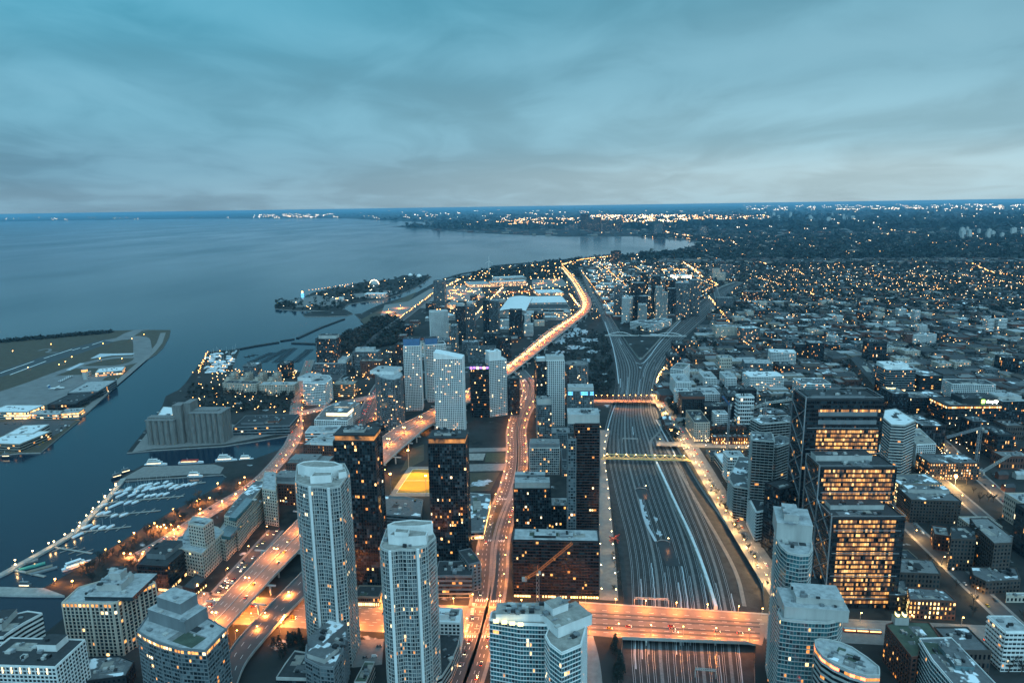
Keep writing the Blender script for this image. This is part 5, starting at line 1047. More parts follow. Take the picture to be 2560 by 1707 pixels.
# ------------------------------------------------------------------ street lamps
LIGHT_N = 0
LD = {}
def light_data(col, en, size=.6):
    key = (col, en)
    if key not in LD:
        l = bpy.data.lights.new('lamp_light', 'SPOT'); l.spot_size = math.radians(166); l.spot_blend = .25; l.energy = en*2.2; l.color = col; l.shadow_soft_size = size; LD[key] = l
    return LD[key]
ORANGE = (1, .28, .05); WARM = (1, .56, .2)
def lamp_proto(name, label, h, k, r, arm=1.6, double=False, group=None):
    o = empty(name, (0, 0, 0), label, 'street lamp', group); m = MB(); m.bar((0, 0, 0), (0, 0, h), .28, 'steel', .16); m.build('pole', o)
    for s in ((1, -1) if double else (1,)):
        m = MB(); m.bar((0, 0, h), (s*arm, 0, h+.4), .14, 'steel'); m.build('arm', o)
        m = MB(); m.ball((s*arm, 0, h+.2), r, k, 6, .7); m.build('lamp_head', o)
    PROTOS.append(o); return o
LP = {'road': lamp_proto('street_lamp', 'x', 9, 'bulb_orange', .55), 'express': lamp_proto('street_lamp', 'x', 8, 'bulb_orange', .8, 1.8, True), 'quay': lamp_proto('quay_lamp', 'x', 5, 'bulb_warm', .75, .1), 'white': lamp_proto('street_lamp', 'x', 8, 'bulb_warm', .5), 'park': lamp_proto('park_lamp', 'x', 5, 'bulb_orange', .85, .1)}
index_kids()
NL = 0
def lamp(kind, p, t, label, group, power=0, col=ORANGE):
    global NL
    h = {'road': 9, 'express': 8, 'quay': 5, 'white': 8, 'park': 5}[kind]; arm = {'road': 1.6, 'express': 0, 'quay': .1, 'white': 1.6, 'park': .1}[kind]
    rz = math.atan2(t.y, t.x); copy_tree(LP[kind], p, rz, label, None, group); NL += 1
    if power:
        q = Vector(p)+Vector((math.cos(rz)*arm, math.sin(rz)*arm, h-1.0)); lo = bpy.data.objects.new('lamp_light', light_data(col, power)); lo.location = q; link(lo)
def lamps_along(ln, d, step, kind, label, group, power, col=ORANGE, start=5, vmin=0, alt=False):
    for s in ((-1, 1) if alt else (1 if d > 0 else -1,)):
        for p, t in walk(offs(ln, abs(d)*s), step, start):
            if proj(p)[1] < vmin: continue
            n = Vector((-t.y, t.x, 0))*s; lamp(kind, p, n, label, group, power, col)
S_ = lambda z: (lambda a, b: [Vector((*P(*a).xy, z)), Vector((*P(*b).xy, z))])
lamps_along([Vector((*P(1450, 1512).xy, .2)), Vector((*P(1915, 1541).xy, .2))], -0.01, 26, 'road', 'orange lamp on the far rim of the road bridge over the tracks', 'lamps on the far rim of the road bridge', 11000)
lamps_along([Vector((*P(1452, 1582).xy, .2)), Vector((*P(1880, 1602).xy, .2))], 0.01, 26, 'road', 'orange lamp on the near rim of the road bridge over the tracks', 'lamps on the near rim of the road bridge', 11000)
lamps_along(ROADS['crossst'], 19, 30, 'road', 'orange lamp along the broad cross street between the towers', 'lamps of the broad cross street', 22000, alt=True, start=12)
lamps_along(ROADS['boulevard_l'], -7, 36, 'road', 'orange lamp along the left kerb of the curved boulevard', 'lamps on the left kerb of the boulevard', 6500, vmin=945)
lamps_along(ROADS['boulevard_r'], 6, 36, 'road', 'orange lamp along the right kerb of the curved boulevard', 'lamps on the right kerb of the boulevard', 6500, vmin=945)
lamps_along(ROADS['quayroad'], 13, 40, 'road', 'orange lamp beside the quay road and harbour crossroads', 'lamps of the quay road', 6000, vmin=940)
lamps_along(ROADS['front'], 10, 34, 'road', 'yellow lamp on the street above the rail cut', 'lamps on the street above the rail cut', 11000, WARM)
lamps_along(ROADS['parkroad'], 8, 28, 'white', 'warm white lamp on the path beside the rail cut', 'lamps on the rail side path', 700, WARM)
lamps_along(ROADS['parkroad'], -8, 42, 'white', 'warm white lamp on the inner side of the rail side lane', 'lamps on the rail side lane', 500, WARM)
lamps_along(ROADS['fleet'], 11, 34, 'road', 'orange lamp on the street leaving the harbour crossroads', 'lamps of the street behind the rounded tower', 6000)
lamps_along(ROADS['lakeshore'], 17, 30, 'road', 'orange lamp beside the wide lakeshore road with streaming traffic', 'lamps of the wide lakeshore road', 6000)
lamps_along(ROADS['queue'], -7, 44, 'road', 'orange lamp by the queue of cars beside the expressway', 'lamps by the car queue', 3500)
lamps_along(ROADS['bottomstreet'], 12, 26, 'road', 'orange lamp on the short street below the bridge', 'lamps on the short street below the bridge', 4000)
lamps_along(ROADS['crossst_e'], -14, 40, 'road', 'pale lamp on the street east of the tracks', 'lamps east of the tracks', 1500, WARM)
for k_, nm_ in (('street_a', 'between the brick blocks'), ('street_b', 'past the signed glass office'), ('street_c', 'behind the amber office tower')): lamps_along(ROADS[k_], 8.5, 55, 'road', 'amber lamp on the street running '+nm_, 'lamps on the street '+nm_, 7000, WARM)
lamps_along(ROADS['rowstreet'], 8, 30, 'road', 'amber lamp on the cross street before the brick townhouses', 'lamps before the townhouses', 4000, WARM)
egl = [Vector((p.x, p.y, GZ+.9)) for p in gm]
k = 0
for p, t in walk(egl, 54, 6):
    k += 1; lamp('express', p, Vector((-t.y, t.x, 0)), 'orange twin lamp on the median of the elevated expressway', 'median lamps of the expressway', 24000 if p.length < 2700 else 0)
# lamps under the viaduct
for u, v in [(600, 1545), (660, 1555), (700, 1580), (640, 1590), (560, 1535), (590, 1600), (880, 1230), (960, 1190), (1010, 1130), (1060, 1080), (900, 1250)]: lamp('road', P(u, v), Vector((1, 0, 0)), 'orange lamp glowing beneath the elevated expressway', 'lamps beneath the expressway', 7000)
# marina lamps, read off the photo
for u, v in [(282, 1206), (269, 1221), (255, 1236), (240, 1252), (226, 1268), (209, 1286), (193, 1304), (175, 1324), (155, 1334), (115, 1356), (75, 1376), (31, 1399)]: lamp('quay', P(u+8, v+12, .6), Vector((1, 0, 0)), 'warm lamp on the long breakwater round the marina', 'lamps on the marina breakwater', 500, WARM)
for u, v in [(290, 1222), (263, 1252), (231, 1288), (199, 1325), (136, 1364), (40, 1422)]: lamp('quay', P(u, v, .6), Vector((1, 0, 0)), 'warm lamp at the root of a marina dock', 'lamps at the dock roots', 500, WARM)
for u, v in [(375, 1322), (387, 1314), (394, 1322), (403, 1323), (411, 1318), (416, 1326), (428, 1318), (435, 1330), (447, 1322), (336, 1338), (299, 1360), (265, 1380), (311, 1390), (327, 1391), (357, 1391), (209, 1414), (139, 1455), (182, 1460), (434, 1278), (500, 1253), (545, 1213), (493, 1258), (501, 1278), (525, 1250), (556, 1258), (500, 1290), (452, 1296), (590, 1240), (600, 1212), (612, 1198)]: lamp('park', P(u, v+4), Vector((1, 0, 0)), 'deep orange lamp among bare trees of the marina park', 'orange lamps of the marina park', 6000, (1, .28, .05))
# ------------------------------------------------------------------ trees
rt = random.Random(3)
def tree_proto(name, h, w, kt, kind='bare'):
    o = empty(name, (0, 0, 0), 'x', 'tree'); PROTOS.append(o); m = MB(); m.bar((0, 0, 0), (0, 0, h*.45), h*.045, 'bark', h*.03)
    c = MB()
    if kind == 'bare':
        tips = []
        for i in range(8):
            a = i*2.4+rt.uniform(-.3, .3); s = Vector((0, 0, h*rt.uniform(.25, .45))); e = Vector((math.cos(a)*w*rt.uniform(.25, .42), math.sin(a)*w*rt.uniform(.25, .42), h*rt.uniform(.6, .95)))
            m.bar(s, e, h*.022, 'bark', h*.008); tips.append((s, e))
        for i in range(230):
            s, e = rt.choice(tips); q = s.lerp(e, rt.uniform(.35, 1.05)); d = Vector((rt.gauss(0, 1), rt.gauss(0, 1), rt.gauss(.5, .8))).normalized()*h*rt.uniform(.08, .2); b = d.cross(Vector((rt.gauss(0, 1), rt.gauss(0, 1), rt.gauss(0, 1)))).normalized()*h*.012
            c.face([q-b, q+b, q+d], kt)
    else:
        for i in range(170):
            f = rt.random()**.7; z = h*(.12+.86*(1-f)); r_ = w*.5*f*rt.uniform(.6, 1.05); a = rt.uniform(0, 6.283); q = Vector((math.cos(a)*r_, math.sin(a)*r_, z)); s = h*.07
            c.face([q+Vector((rt.gauss(0, s), rt.gauss(0, s), rt.gauss(0, s*.6))) for _ in range(3)], kt)
    m.build('trunk', o); c.build('crown', o); return o
TP = [tree_proto('bare_tree', 11, 9, 'twig'), tree_proto('bare_tree', 9, 8, 'twig'), tree_proto('bare_tree', 12, 10, 'twig2'), tree_proto('bare_tree', 10, 10, 'twig_red'), tree_proto('pine_tree', 12, 7, 'pine', 'pine')]
index_kids(); NT = 0
def tree(k, u, v, sc, label, group):
    global NT
    p = P(u, v); 
    copy_tree(TP[k], p, rt.uniform(0, 6.28), label, sc*rt.uniform(.8, 1.2), group); NT += 1
def in_px(poly, n, fn, r=random.Random(8)):
    us = [p[0] for p in poly]; vs = [p[1] for p in poly]; k = 0; it = 0
    while k < n and it < n*40:
        it += 1; u, v = r.uniform(min(us), max(us)), r.uniform(min(vs), max(vs))
        if inside((u, v), poly): k += 1; fn(u, v)
PARK = [(175, 1445), (275, 1388), (365, 1330), (440, 1288), (560, 1222), (600, 1215), (560, 1250), (470, 1305), (430, 1345), (360, 1410), (290, 1460), (240, 1466)]
in_px(PARK, 85, lambda u, v: tree(rt.choice([0, 1, 2, 0]), u, v, .95, 'dark bare winter tree in the marina park by the water', 'bare trees of the marina park') if free(*P(u, v).xy, 3) else None)
tree(3, 495, 1251, 1.3, 'round rusty leaved tree standing at the marina path bend', None)
tree(3, 1447, 905, 1.3, 'rusty leaved tree on the lawn behind the round tower', None)
in_px([(1768, 1205), (1790, 1210), (1915, 1420), (1895, 1425)], 34, lambda u, v: tree(rt.choice([1, 2]), u, v, .6, 'bare shrub on the slope between tracks and golden street', 'bare shrubs on the rail slope'))
in_px([(1526, 1610), (1550, 1600), (1556, 1660), (1560, 1707), (1535, 1707)], 16, lambda u, v: tree(4, u, v, .75, 'dark evergreen in the clump left of the tracks below the bridge', 'evergreens left of the tracks'))
in_px([(680, 1610), (758, 1590), (760, 1625), (700, 1650)], 16, lambda u, v: tree(4, u, v, .8, 'dark evergreen at the foot of the tallest pale tower', 'evergreens at the foot of the tallest pale tower'))
in_px([(770, 1670), (850, 1690), (880, 1707), (700, 1707)], 14, lambda u, v: tree(rt.choice([0, 4]), u, v, .8, 'tree in the dark court below the ship shaped building', 'trees below the ship shaped building') if free(*P(u, v).xy, 3) else None)
in_px([(2430, 1600), (2560, 1610), (2560, 1690), (2500, 1680)], 14, lambda u, v: tree(rt.choice([0, 2]), u, v, 1.3, 'large bare tree in the snowy park at the lower right corner', 'bare trees of the corner park') if free(*P(u, v).xy, 2) else None)
in_px([(1480, 830), (1525, 850), (1535, 960), (1525, 1000), (1490, 985)], 46, lambda u, v: tree(rt.choice([0, 2, 4]), u, v, 1.0, 'dark tree on the bank left of the rail fork', 'trees left of the rail fork'))
in_px([(1530, 1335), (1545, 1330), (1550, 1480), (1530, 1490)], 14, lambda u, v: tree(1, u, v, .5, 'small bare tree in the planted strip beside the rail side path', 'trees of the rail side strip'))
in_px([(2330, 1330), (2380, 1380), (2400, 1420), (2380, 1415)], 10, lambda u, v: tree(0, u, v, .8, 'bare street tree in front of the ornate brick block', 'bare street trees by the ornate brick block') if free(*P(u, v).xy, 2) else None)
in_px([(2100, 1180), (2560, 1180), (2560, 1580), (2300, 1500), (2240, 1420)], 60, lambda u, v: tree(rt.choice([0, 1, 2]), u, v, .9, 'bare winter tree between the brick blocks and streets on the right', 'bare trees between the brick blocks') if free(*P(u, v).xy, 3) else None)
in_px([(540, 980), (735, 985), (735, 1000), (540, 995)], 40, lambda u, v: tree(rt.choice([0, 2]), u, v, 1.0, 'tall bare tree in the row before the cream harbour midrises', 'bare trees before the harbour midrises'))
# ------------------------------------------------------------------ vehicles
def car_proto(k, van=False):
    o = empty('parked_car' if False else 'car', (0, 0, 0), 'x', 'car'); PROTOS.append(o)
    hl, hw = (2.25, .92); m = MB()
    def ring(x, w, z0, z1): return [(x, -w, z0), (x, w, z0), (x, w, z1), (x, -w, z1)]
    prof = [(-2.25, .8, .35, .85), (-2.1, .9, .3, 1.0), (-.9, .92, .28, 1.02), (.9, .92, .28, .98), (1.9, .9, .3, .82), (2.25, .78, .38, .68)]
    rs = [ring(*q) for q in prof]
    for a, b in zip(rs[:-1], rs[1:]):
        for i in range(4): j = (i+1) % 4; m.face([a[i], b[i], b[j], a[j]], k)
    m.face(rs[0], k); m.face(rs[-1][::-1], k)
    top = 2.0 if van else 1.48; x0, x1 = (-2.1, 1.1) if van else (-1.15, .45)
    m.face([(x0, -.7, top), (x1, -.7, top), (x1, .7, top), (x0, .7, top)], k); m.build('body', o)
    g = MB(); lo = [(-2.0 if not van else -2.2, 1.0), (1.25 if not van else 1.7, .98)]
    A = [(lo[0][0], -.85, lo[0][1]), (lo[1][0], -.85, lo[1][1]), (lo[1][0], .85, lo[1][1]), (lo[0][0], .85, lo[0][1])]; B = [(x0, -.7, top-.01), (x1, -.7, top-.01), (x1, .7, top-.01), (x0, .7, top-.01)]
    for i in range(4): j = (i+1) % 4; g.face([A[i], A[j], B[j], B[i]], 'g4' if not van else k)
    g.build('window', o)
    for sx in (-1.4, 1.4):
        for sy in (-.9, .9):
            w = MB(); n = 8; pts = [(sx+.33*math.cos(2*math.pi*i/n), .33+.33*math.sin(2*math.pi*i/n)) for i in range(n)]
            w.face([(x, sy*1.03, z) for x, z in pts], 'black'); w.face([(x, sy*.8, z) for x, z in pts], 'black')
            for i in range(n): a, b = pts[i], pts[(i+1) % n]; w.face([(a[0], sy*1.03, a[1]), (b[0], sy*1.03, b[1]), (b[0], sy*.8, b[1]), (a[0], sy*.8, a[1])], 'black')
            w.build('wheel', o)
    for s in (-1, 1):
        q = MB(); q.obox((2.27, s*.62), (1, 0), .06, .24, .5, .78, 'headlight'); q.build('headlight', o)
        q = MB(); q.obox((-2.27, s*.62), (1, 0), .06, .24, .6, .85, 'taillight'); q.build('taillight', o)
    return o
mat('car_white', (.6, .6, .6), .35, n=.05); mat('car_black', (.015, .015, .018), .3, n=.1); mat('car_grey', (.15, .155, .16), .3, n=.1); mat('car_red', (.3, .02, .02), .3, n=.1); mat('car_taxi', (.5, .28, .03), .35, n=.1)
CP = {k: car_proto('car_'+k) for k in ('white', 'black', 'grey', 'red')}; CP['taxi'] = car_proto('car_taxi'); CP['van'] = car_proto('car_white', True)
# parked cars have their lamps off: same body, no lamps
index_kids(); rc = random.Random(21); NC = 0
CN = {'white': 'white', 'black': 'black', 'grey': 'grey', 'red': 'dark red', 'taxi': 'orange', 'van': 'white van'}
def car(p, t, label, group, parked=False):
    global NC
    k = rc.choice(['white', 'black', 'grey', 'grey', 'black', 'white', 'red', 'van', 'taxi'])
    r = CP[k].copy(); COL.objects.link(r); r.location = p; r.rotation_euler = (0, 0, math.atan2(t.y, t.x))
    far = p.length > 1000
    for ch in KIDS[CP[k].name]:
        nm = ch.name.split('.')[0]
        if parked and nm in ('headlight', 'taillight'): continue
        if far and nm == 'wheel': continue
        c = ch.copy(); COL.objects.link(c); c.parent = r
    r['label'] = ('%s car %s' % (CN[k], label)) if k != 'van' else 'white van '+label; r['group'] = group; NC += 1
def traffic(ln, offsets, step, label, group, rev=False, prob=.7, z=.1, parked=False, dmax=1e9):
    for o in offsets:
        for p, t in walk(offs(ln, o), step, rc.uniform(0, step)):
            if rc.random() > prob or p.length > dmax: continue
            car(Vector((p.x, p.y, p.z+z)), -t if rev else t, label, group, parked)
ge = [Vector((p.x, p.y, GZ)) for p in gm]
traffic(ge, (-10.5, -7, -3.5), 60, 'coming towards the city on the elevated expressway', 'cars coming in on the expressway', True, .4, .03, dmax=1300)
traffic(ge, (3.5, 7, 10.5), 60, 'leaving the city on the elevated expressway', 'cars leaving on the expressway', False, .35, .03, dmax=1300)
traffic(ROADS['queue'], (-4.5, -1.2, 2), 8.5, 'waiting in the queue beside the expressway', 'cars waiting in the queue', True, .4)
traffic(ROADS['boulevard_l'], (-3, 0), 14, 'driving towards the camera on the curved boulevard', 'cars on the left lanes of the boulevard', True, .25)
traffic(ROADS['boulevard_r'], (1.5,), 16, 'driving away on the curved boulevard', 'cars on the right lanes of the boulevard', False, .25)
traffic(ROADS['crossst'], (-9, -6, 6, 9), 20, 'on the broad orange lit cross street', 'cars on the cross street', False, .3)
traffic([P(1460, 1560, .16), P(1880, 1585, .16)], (-4, 0, 4), 18, 'crossing the road bridge over the tracks', 'cars on the road bridge', False, .35)
traffic(ROADS['front'], (-3,), 16, 'driving on the golden street above the rail cut', 'cars on the golden street', True, .4)
traffic(ROADS['front'], (6.5,), 7, 'parked along the golden street above the rail cut', 'cars parked on the golden street', False, .2, parked=True)
traffic(ROADS['quayroad'], (-5, 3), 20, 'on the quay road near the harbour crossroads', 'cars on the quay road', False, .4)
traffic(ROADS['lakeshore'], (-10, -6, 6, 10), 16, 'on the wide lakeshore road beside the rounded tower', 'cars on the lakeshore road', False, .5)
for ln in (smooth(px([(2110, 1150), (2210, 1250), (2285, 1325), (2385, 1420), (2480, 1510), (2560, 1585)]), 2), smooth(px([(2268, 1030), (2330, 1080), (2420, 1165), (2560, 1290)]), 2)):
    traffic(ln, (-5.5, 5.5), 7, 'parked along a street between the brick blocks on the right', 'cars parked between the brick blocks', False, .2, parked=True)
traffic(ROADS['crossst_e'], (-6, 4), 18, 'on the street east of the tracks near the brick warehouse', 'cars on the street east of the tracks', False, .35)
for a, b in (((60, 1075), (160, 1060)), ((100, 1095), (170, 1062)), ((95, 1115), (180, 1060)), ((200, 1030), (300, 940)), ((10, 1060), (110, 1058))):
    traffic([P(*a, .35), P(*b, .35)], (0,), 5.2, 'parked on the airport car park by the channel', 'cars parked at the airport', False, .35, 0, True)
traffic([P(868, 1612), P(950, 1606)], (0, 5), 8, 'parked in the court between the twin pale towers', 'cars in the twin tower court', False, .5, parked=True)
traffic([P(872, 1650), P(945, 1640)], (0,), 7, 'parked in the court between the twin pale towers', 'cars in the twin tower court', False, .6, parked=True)
# tram on the street at the right
r = empty('tram', (0, 0, 0), 'red and white tram with lit windows on the street east of the tracks', 'tram'); p0, p1 = P(2108, 1578), P(2180, 1582); e = (p1-p0).normalized()
for i in range(3):
    c = p0+e*(5+i*9.8); m = MB(); m.obox((c.x, c.y), (e.x, e.y), 4.7, 1.25, .4, 3.4, 'red', 'roof_pale'); m.build('carriage', r)
    for s in (-1, 1): m = MB(); m.obox((c.x-e.y*s*1.27, c.y+e.x*s*1.27), (e.x, e.y), 4.3, .04, 1.7, 2.8, 'l1'); m.build('window', r)
# commuter train on the tracks
ln = smooth([Vector((*P(u, v).xy, ZB)) for u, v in ((1636, 1140), (1655, 1180), (1690, 1255), (1726, 1329), (1762, 1420), (1790, 1510))], 2)
mat('traingreen', (.03, .12, .06), .5, n=.1)
r = empty('commuter_train', (0, 0, 0), 'long white roofed commuter train standing on the right hand tracks', 'train')
for p, t in walk(ln, 26, 13):
    m = MB(); c = p; e = (t.x, t.y)
    m.obox((c.x, c.y), e, 12.6, 1.5, ZB+.9, ZB+4.3, 'white'); m.obox((c.x, c.y), e, 12.4, 1.2, ZB+4.3, ZB+4.8, 'roof_white'); o = m.build('carriage', r)
    g = MB()
    for s in (-1, 1): g.obox((c.x-t.y*s*1.5, c.y+t.x*s*1.5), e, 11.5, .05, ZB+2.7, ZB+3.6, 'g0'); g.obox((c.x-t.y*s*1.5, c.y+t.x*s*1.5), e, 12.5, .04, ZB+.95, ZB+1.6, 'traingreen')
    q = g.build('window', r)
# ------------------------------------------------------------------ bridges over the tracks
def truss(name, label, a, b, z, w, hgt, n, k, cat='bridge', lit=None, triangle=False):
    r = empty(name, (0, 0, 0), label, cat); A, B = Vector((*P(*a).xy, z)), Vector((*P(*b).xy, z)); e = (B-A).normalized(); nn = Vector((-e.y, e.x, 0)); L_ = (B-A).length; c = (A+B)/2
    m = MB(); m.obox((c.x, c.y), (e.x, e.y), L_/2+3, w/2, z-1.0, z, k, 'deckroad'); m.build('deck', r)
    up = Vector((0, 0, hgt))
    for s in (-1, 1):
        o = nn*s*w/2; top = up if not triangle else up-o*.85
        m = MB(); m.bar(A+o, B+o, .6, k); a1, b1 = A+o+e*L_/n*.5, B+o-e*L_/n*.5
        m.bar(a1+top, b1+top, .6, k)
        for i in range(n):
            p, q = A+o+e*(L_*i/n), A+o+e*(L_*(i+1)/n); t = (p+q)/2+top; m.bar(p, t, .42, k); m.bar(t, q, .42, k)
        m.build('truss', r)
    if lit:
        for i in range(n):
            p = A+e*(L_*(i+.5)/n)+up; m = MB(); m.ball(p, .75, lit, 5); m.build('lamp', r)
            lo = bpy.data.objects.new('lamp_light', light_data((1, .66, .3), 500)); lo.location = p-Vector((0, 2, 1.2)); link(lo)
    return r
mat('yellowpaint', (.75, .55, .2), .5, n=.1)
truss('footbridge', 'slim yellow zigzag footbridge lit by warm lamps across the tracks', (1506, 1146), (1722, 1151), 1.2, 5, 5.5, 9, 'yellowpaint', lit='bulb_warm', triangle=True)
r = truss('truss_bridge', 'black steel truss bridge carrying a street over the narrow rail throat', (1535, 1003), (1625, 1004), .6, 17, 9, 8, 'black')
m = MB()
for a, b in (((1480, 1003), (1540, 1003)), ((1620, 1004), (1660, 1005))): A, B = P(*a), P(*b); c = (A+B)/2; e = (B-A).normalized(); m.obox((c.x, c.y), (e.x, e.y), (B-A).length/2, 8, -1, .5, 'concrete', 'deckroad'); m.build('approach', r); m = MB()
for u in range(1490, 1660, 14): lamp('road', Vector((*P(u, 1000).xy, .6)), Vector((0, -1, 0)), 'orange lamp on the street over the truss bridge', 'lamps on the truss bridge street', 5000)
r = empty('footbridge', (0, 0, 0), 'distant white arched footbridge across both rail branches', 'bridge'); A, B = P(1512, 838, 3), P(1716, 840, 3); m = MB(); m.bar(A, B, 3.2, 'pale'); m.build('deck', r)
for f0, f1 in ((.03, .34), (.62, .96)):
    m = MB(); n = 10; pts = [A.lerp(B, f0+(f1-f0)*i/n)+Vector((0, 0, 9*(1-(2*i/n-1)**2))) for i in range(n+1)]
    for p, q in zip(pts[:-1], pts[1:]): m.bar(p, q, 1.2, 'white')
    m.build('arch', r)
# signal gantries
for a, b in (((1586, 1497), (1672, 1500)), ((1738, 1674), (1790, 1678)), ((1556, 1097), (1595, 1098))):
    r = empty('signal_gantry', (0, 0, 0), 'white signal gantry spanning the tracks', 'gantry', 'signal gantries over the tracks'); A, B = Vector((*P(*a).xy, ZB+6.5)), Vector((*P(*b).xy, ZB+6.5)); m = MB()
    m.bar(A, B, .5, 'pale'); m.bar(A+Vector((0, 0, 1.4)), B+Vector((0, 0, 1.4)), .4, 'pale')
    for i in range(10): m.bar(A.lerp(B, i/10), A.lerp(B, (i+1)/10)+Vector((0, 0, 1.4)), .25, 'pale')
    m.build('beam', r)
    for q in (A, B): m = MB(); m.bar((q.x, q.y, ZB), q, .5, 'pale'); m.build('post', r)
# tunnel ramps
for u, v, du, L_ in ((1659, 1346, 17, 46), (1604, 1215, 15, 26)):
    r = empty('tunnel_portal', (0, 0, 0), 'rounded dark underpass mouth lit amber between the tracks, ' + ('nearer' if v > 1300 else 'farther'), 'tunnel'); a, b = Vector((*P(u-du, v).xy, ZB)), Vector((*P(u+du, v).xy, ZB)); c = (a+b)/2; w = (b-a).length/2; m = MB()
    n = 10
    for i in range(n):
        t0, t1 = math.pi*i/n, math.pi*(i+1)/n
        for rr, k in ((1.0, 'concrete'),):
            p, q = Vector((c.x-math.cos(t0)*w, c.y+math.sin(t0)*w, 0)), Vector((c.x-math.cos(t1)*w, c.y+math.sin(t1)*w, 0)); m.face([(p.x, p.y, ZB), (q.x, q.y, ZB), (q.x, q.y, ZB+1.4), (p.x, p.y, ZB+1.4)], k)
    m.build('rim', r); m = MB(); m.face([(c.x-math.cos(math.pi*i/n)*w*.97, c.y+math.sin(math.pi*i/n)*w*.97, ZB+.36) for i in range(n+1)]+[(c.x+w*.97, c.y-L_, ZB+.36), (c.x-w*.97, c.y-L_, ZB+.36)], 'black'); m.build('trench', r)
    lamp('white', Vector((c.x+w*.8, c.y-4, ZB+.4)), Vector((-1, 0, 0)), 'amber lamp at the %s underpass mouth between the tracks' % ('nearer' if v > 1300 else 'farther'), None, 250)
# ------------------------------------------------------------------ sports pitch
pit = px([(990, 1232), (1074, 1232), (1074, 1173), (1031, 1173)]); sheet('sports_pitch', [pit], .05, 'sportgrass', kind='structure'); occupy(pit)
rim = px([(972, 1240), (1080, 1240), (1080, 1166), (1022, 1166)]); sheet('running_track', [rim], .025, 'paving', kind='structure'); occupy(rim)
mb = MB()
for a, b in ((pit[0], pit[3]), (pit[3], pit[2]), (pit[0], pit[1]), (pit[0].lerp(pit[3], .5), pit[1].lerp(pit[2], .5))): mb.bar(a+Vector((.5, 0, .07)), b+Vector((.5, 0, .07)), .35, 'paint')
tag(mb.build('pitch_marking'), kind='structure')
def fl(en):
    l = bpy.data.lights.new('floodlight_beam', 'SPOT'); l.energy = en; l.spot_size = math.radians(80); l.spot_blend = .5; l.color = (1, .44, .015); l.shadow_soft_size = .6; return l
for u, v, h, en in ((1022, 1172, 26, 150000), (978, 1235, 26, 110000), (1082, 1172, 26, 150000), (1066, 1240, 26, 110000), (1030, 1205, 15, 0)):
    if not en: continue
    p = P(u, v); r = empty('floodlight', p, 'tall floodlight mast at the ' + ('far left' if u == 1022 else 'near left' if u == 978 else 'far right' if u == 1082 else 'near right') + ' corner of the glowing pitch', 'floodlight'); m = MB(); m.bar((0, 0, 0), (0, 0, h), .5, 'steel', .3); m.build('mast', r); m = MB(); m.obox((0, 0), (1, 0), 1.2, .4, h, h+1.4, 'bulb_orange'); m.build('lamp_panel', r)
    lo = bpy.data.objects.new('lamp_light', fl(en)); c = pit[0].lerp(pit[2], .5); d = (c-p).normalized(); lo.location = p+d*5+Vector((0, 0, h-.5)); lo.rotation_euler = (c+Vector((0, 0, 0))-lo.location).to_track_quat('-Z', 'Y').to_euler(); link(lo)
# ------------------------------------------------------------------ cranes
def at_y(u, v, y):
    d = _f+R_*((u-CX)/F)+U_*((CY-v)/F); t = y/d.y; return Vector((d.x*t, y, H+d.z*t))
def lattice(m, a, b, w, k, n, th=.4):
    d = (b-a).normalized(); up = Vector((0, 0, 1)) if abs(d.z) < .8 else Vector((1, 0, 0)); x = d.cross(up).normalized()*w/2; y = d.cross(x).normalized()*w/2
    cs = [x+y, x-y, -x-y, y-x]
    for c in cs: m.bar(a+c, b+c, th, k)
    for i in range(n):
        p, q = a.lerp(b, i/n), a.lerp(b, (i+1)/n)
        for j in range(4): m.bar(p+cs[j], q+cs[(j+1) % 4], th*.6, k)
def crane(label, foot, top, tip, tail, kj, km='steel', w=2.2):
    r = empty('tower_crane', (0, 0, 0), label, 'crane'); g = P(*foot); t = at_y(top[0], top[1], g.y); m = MB(); lattice(m, Vector((g.x, g.y, 0)), Vector((g.x, g.y, t.z)), w, km, max(6, int(t.z/4))); m.build('mast', r)
    a, b = at_y(tip[0], tip[1], g.y-8), at_y(tail[0], tail[1], g.y+3); m = MB(); lattice(m, Vector((g.x, g.y, t.z)), a, w*.75, kj, 14); m.build('jib', r); m = MB(); lattice(m, Vector((g.x, g.y, t.z)), b, w*.8, kj, 4); m.build('counter_jib', r)
    m = MB(); m.obox((b.x, b.y), (1, 0), 2.2, 1.2, b.z-1.6, b.z+1.6, 'concrete'); m.build('counterweight', r); m = MB(); m.obox((g.x+1.6, g.y-1.5), (1, 0), 1.1, 1.1, t.z-1.5, t.z+1.2, 'pale'); m.build('cab', r)
    top_ = Vector((g.x, g.y, t.z+6)); m = MB(); m.bar(Vector((g.x, g.y, t.z)), top_, .6, kj); m.bar(top_, a, .15, 'dark'); m.bar(top_, b, .15, 'dark'); m.build('tie', r); return r
mat('craneorange', (.75, .17, .05), .5, n=.15)
crane('orange luffing crane standing before the long black slab block', (1345, 1519), (1348, 1428), (1430, 1357), (1311, 1447), 'craneorange')
crane('grey tower crane rising behind the brick blocks at the right', (2437, 1188), (2446, 1070), (2366, 1093), (2464, 1078), 'steel', w=3)
crane('white luffing crane beside the starlit construction lamp', (2452, 1192), (2458, 1180), (2527, 1136), (2448, 1184), 'pale', w=3)
crane('pale crane with long flat jib over the unfinished towers', (1905, 1150), (1910, 1008), (1990, 996), (1880, 1020), 'pale', w=3)
crane('blue grey crane in front of the brick townhouse row', (1818, 1128), (1815, 1012), (1806, 990), (1824, 1020), 'bluepanel', w=2.2)
crane('rust coloured crane on the building site beyond the white midrises', (1738, 912), (1733, 880), (1722, 866), (1742, 890), 'rust', w=2.5)
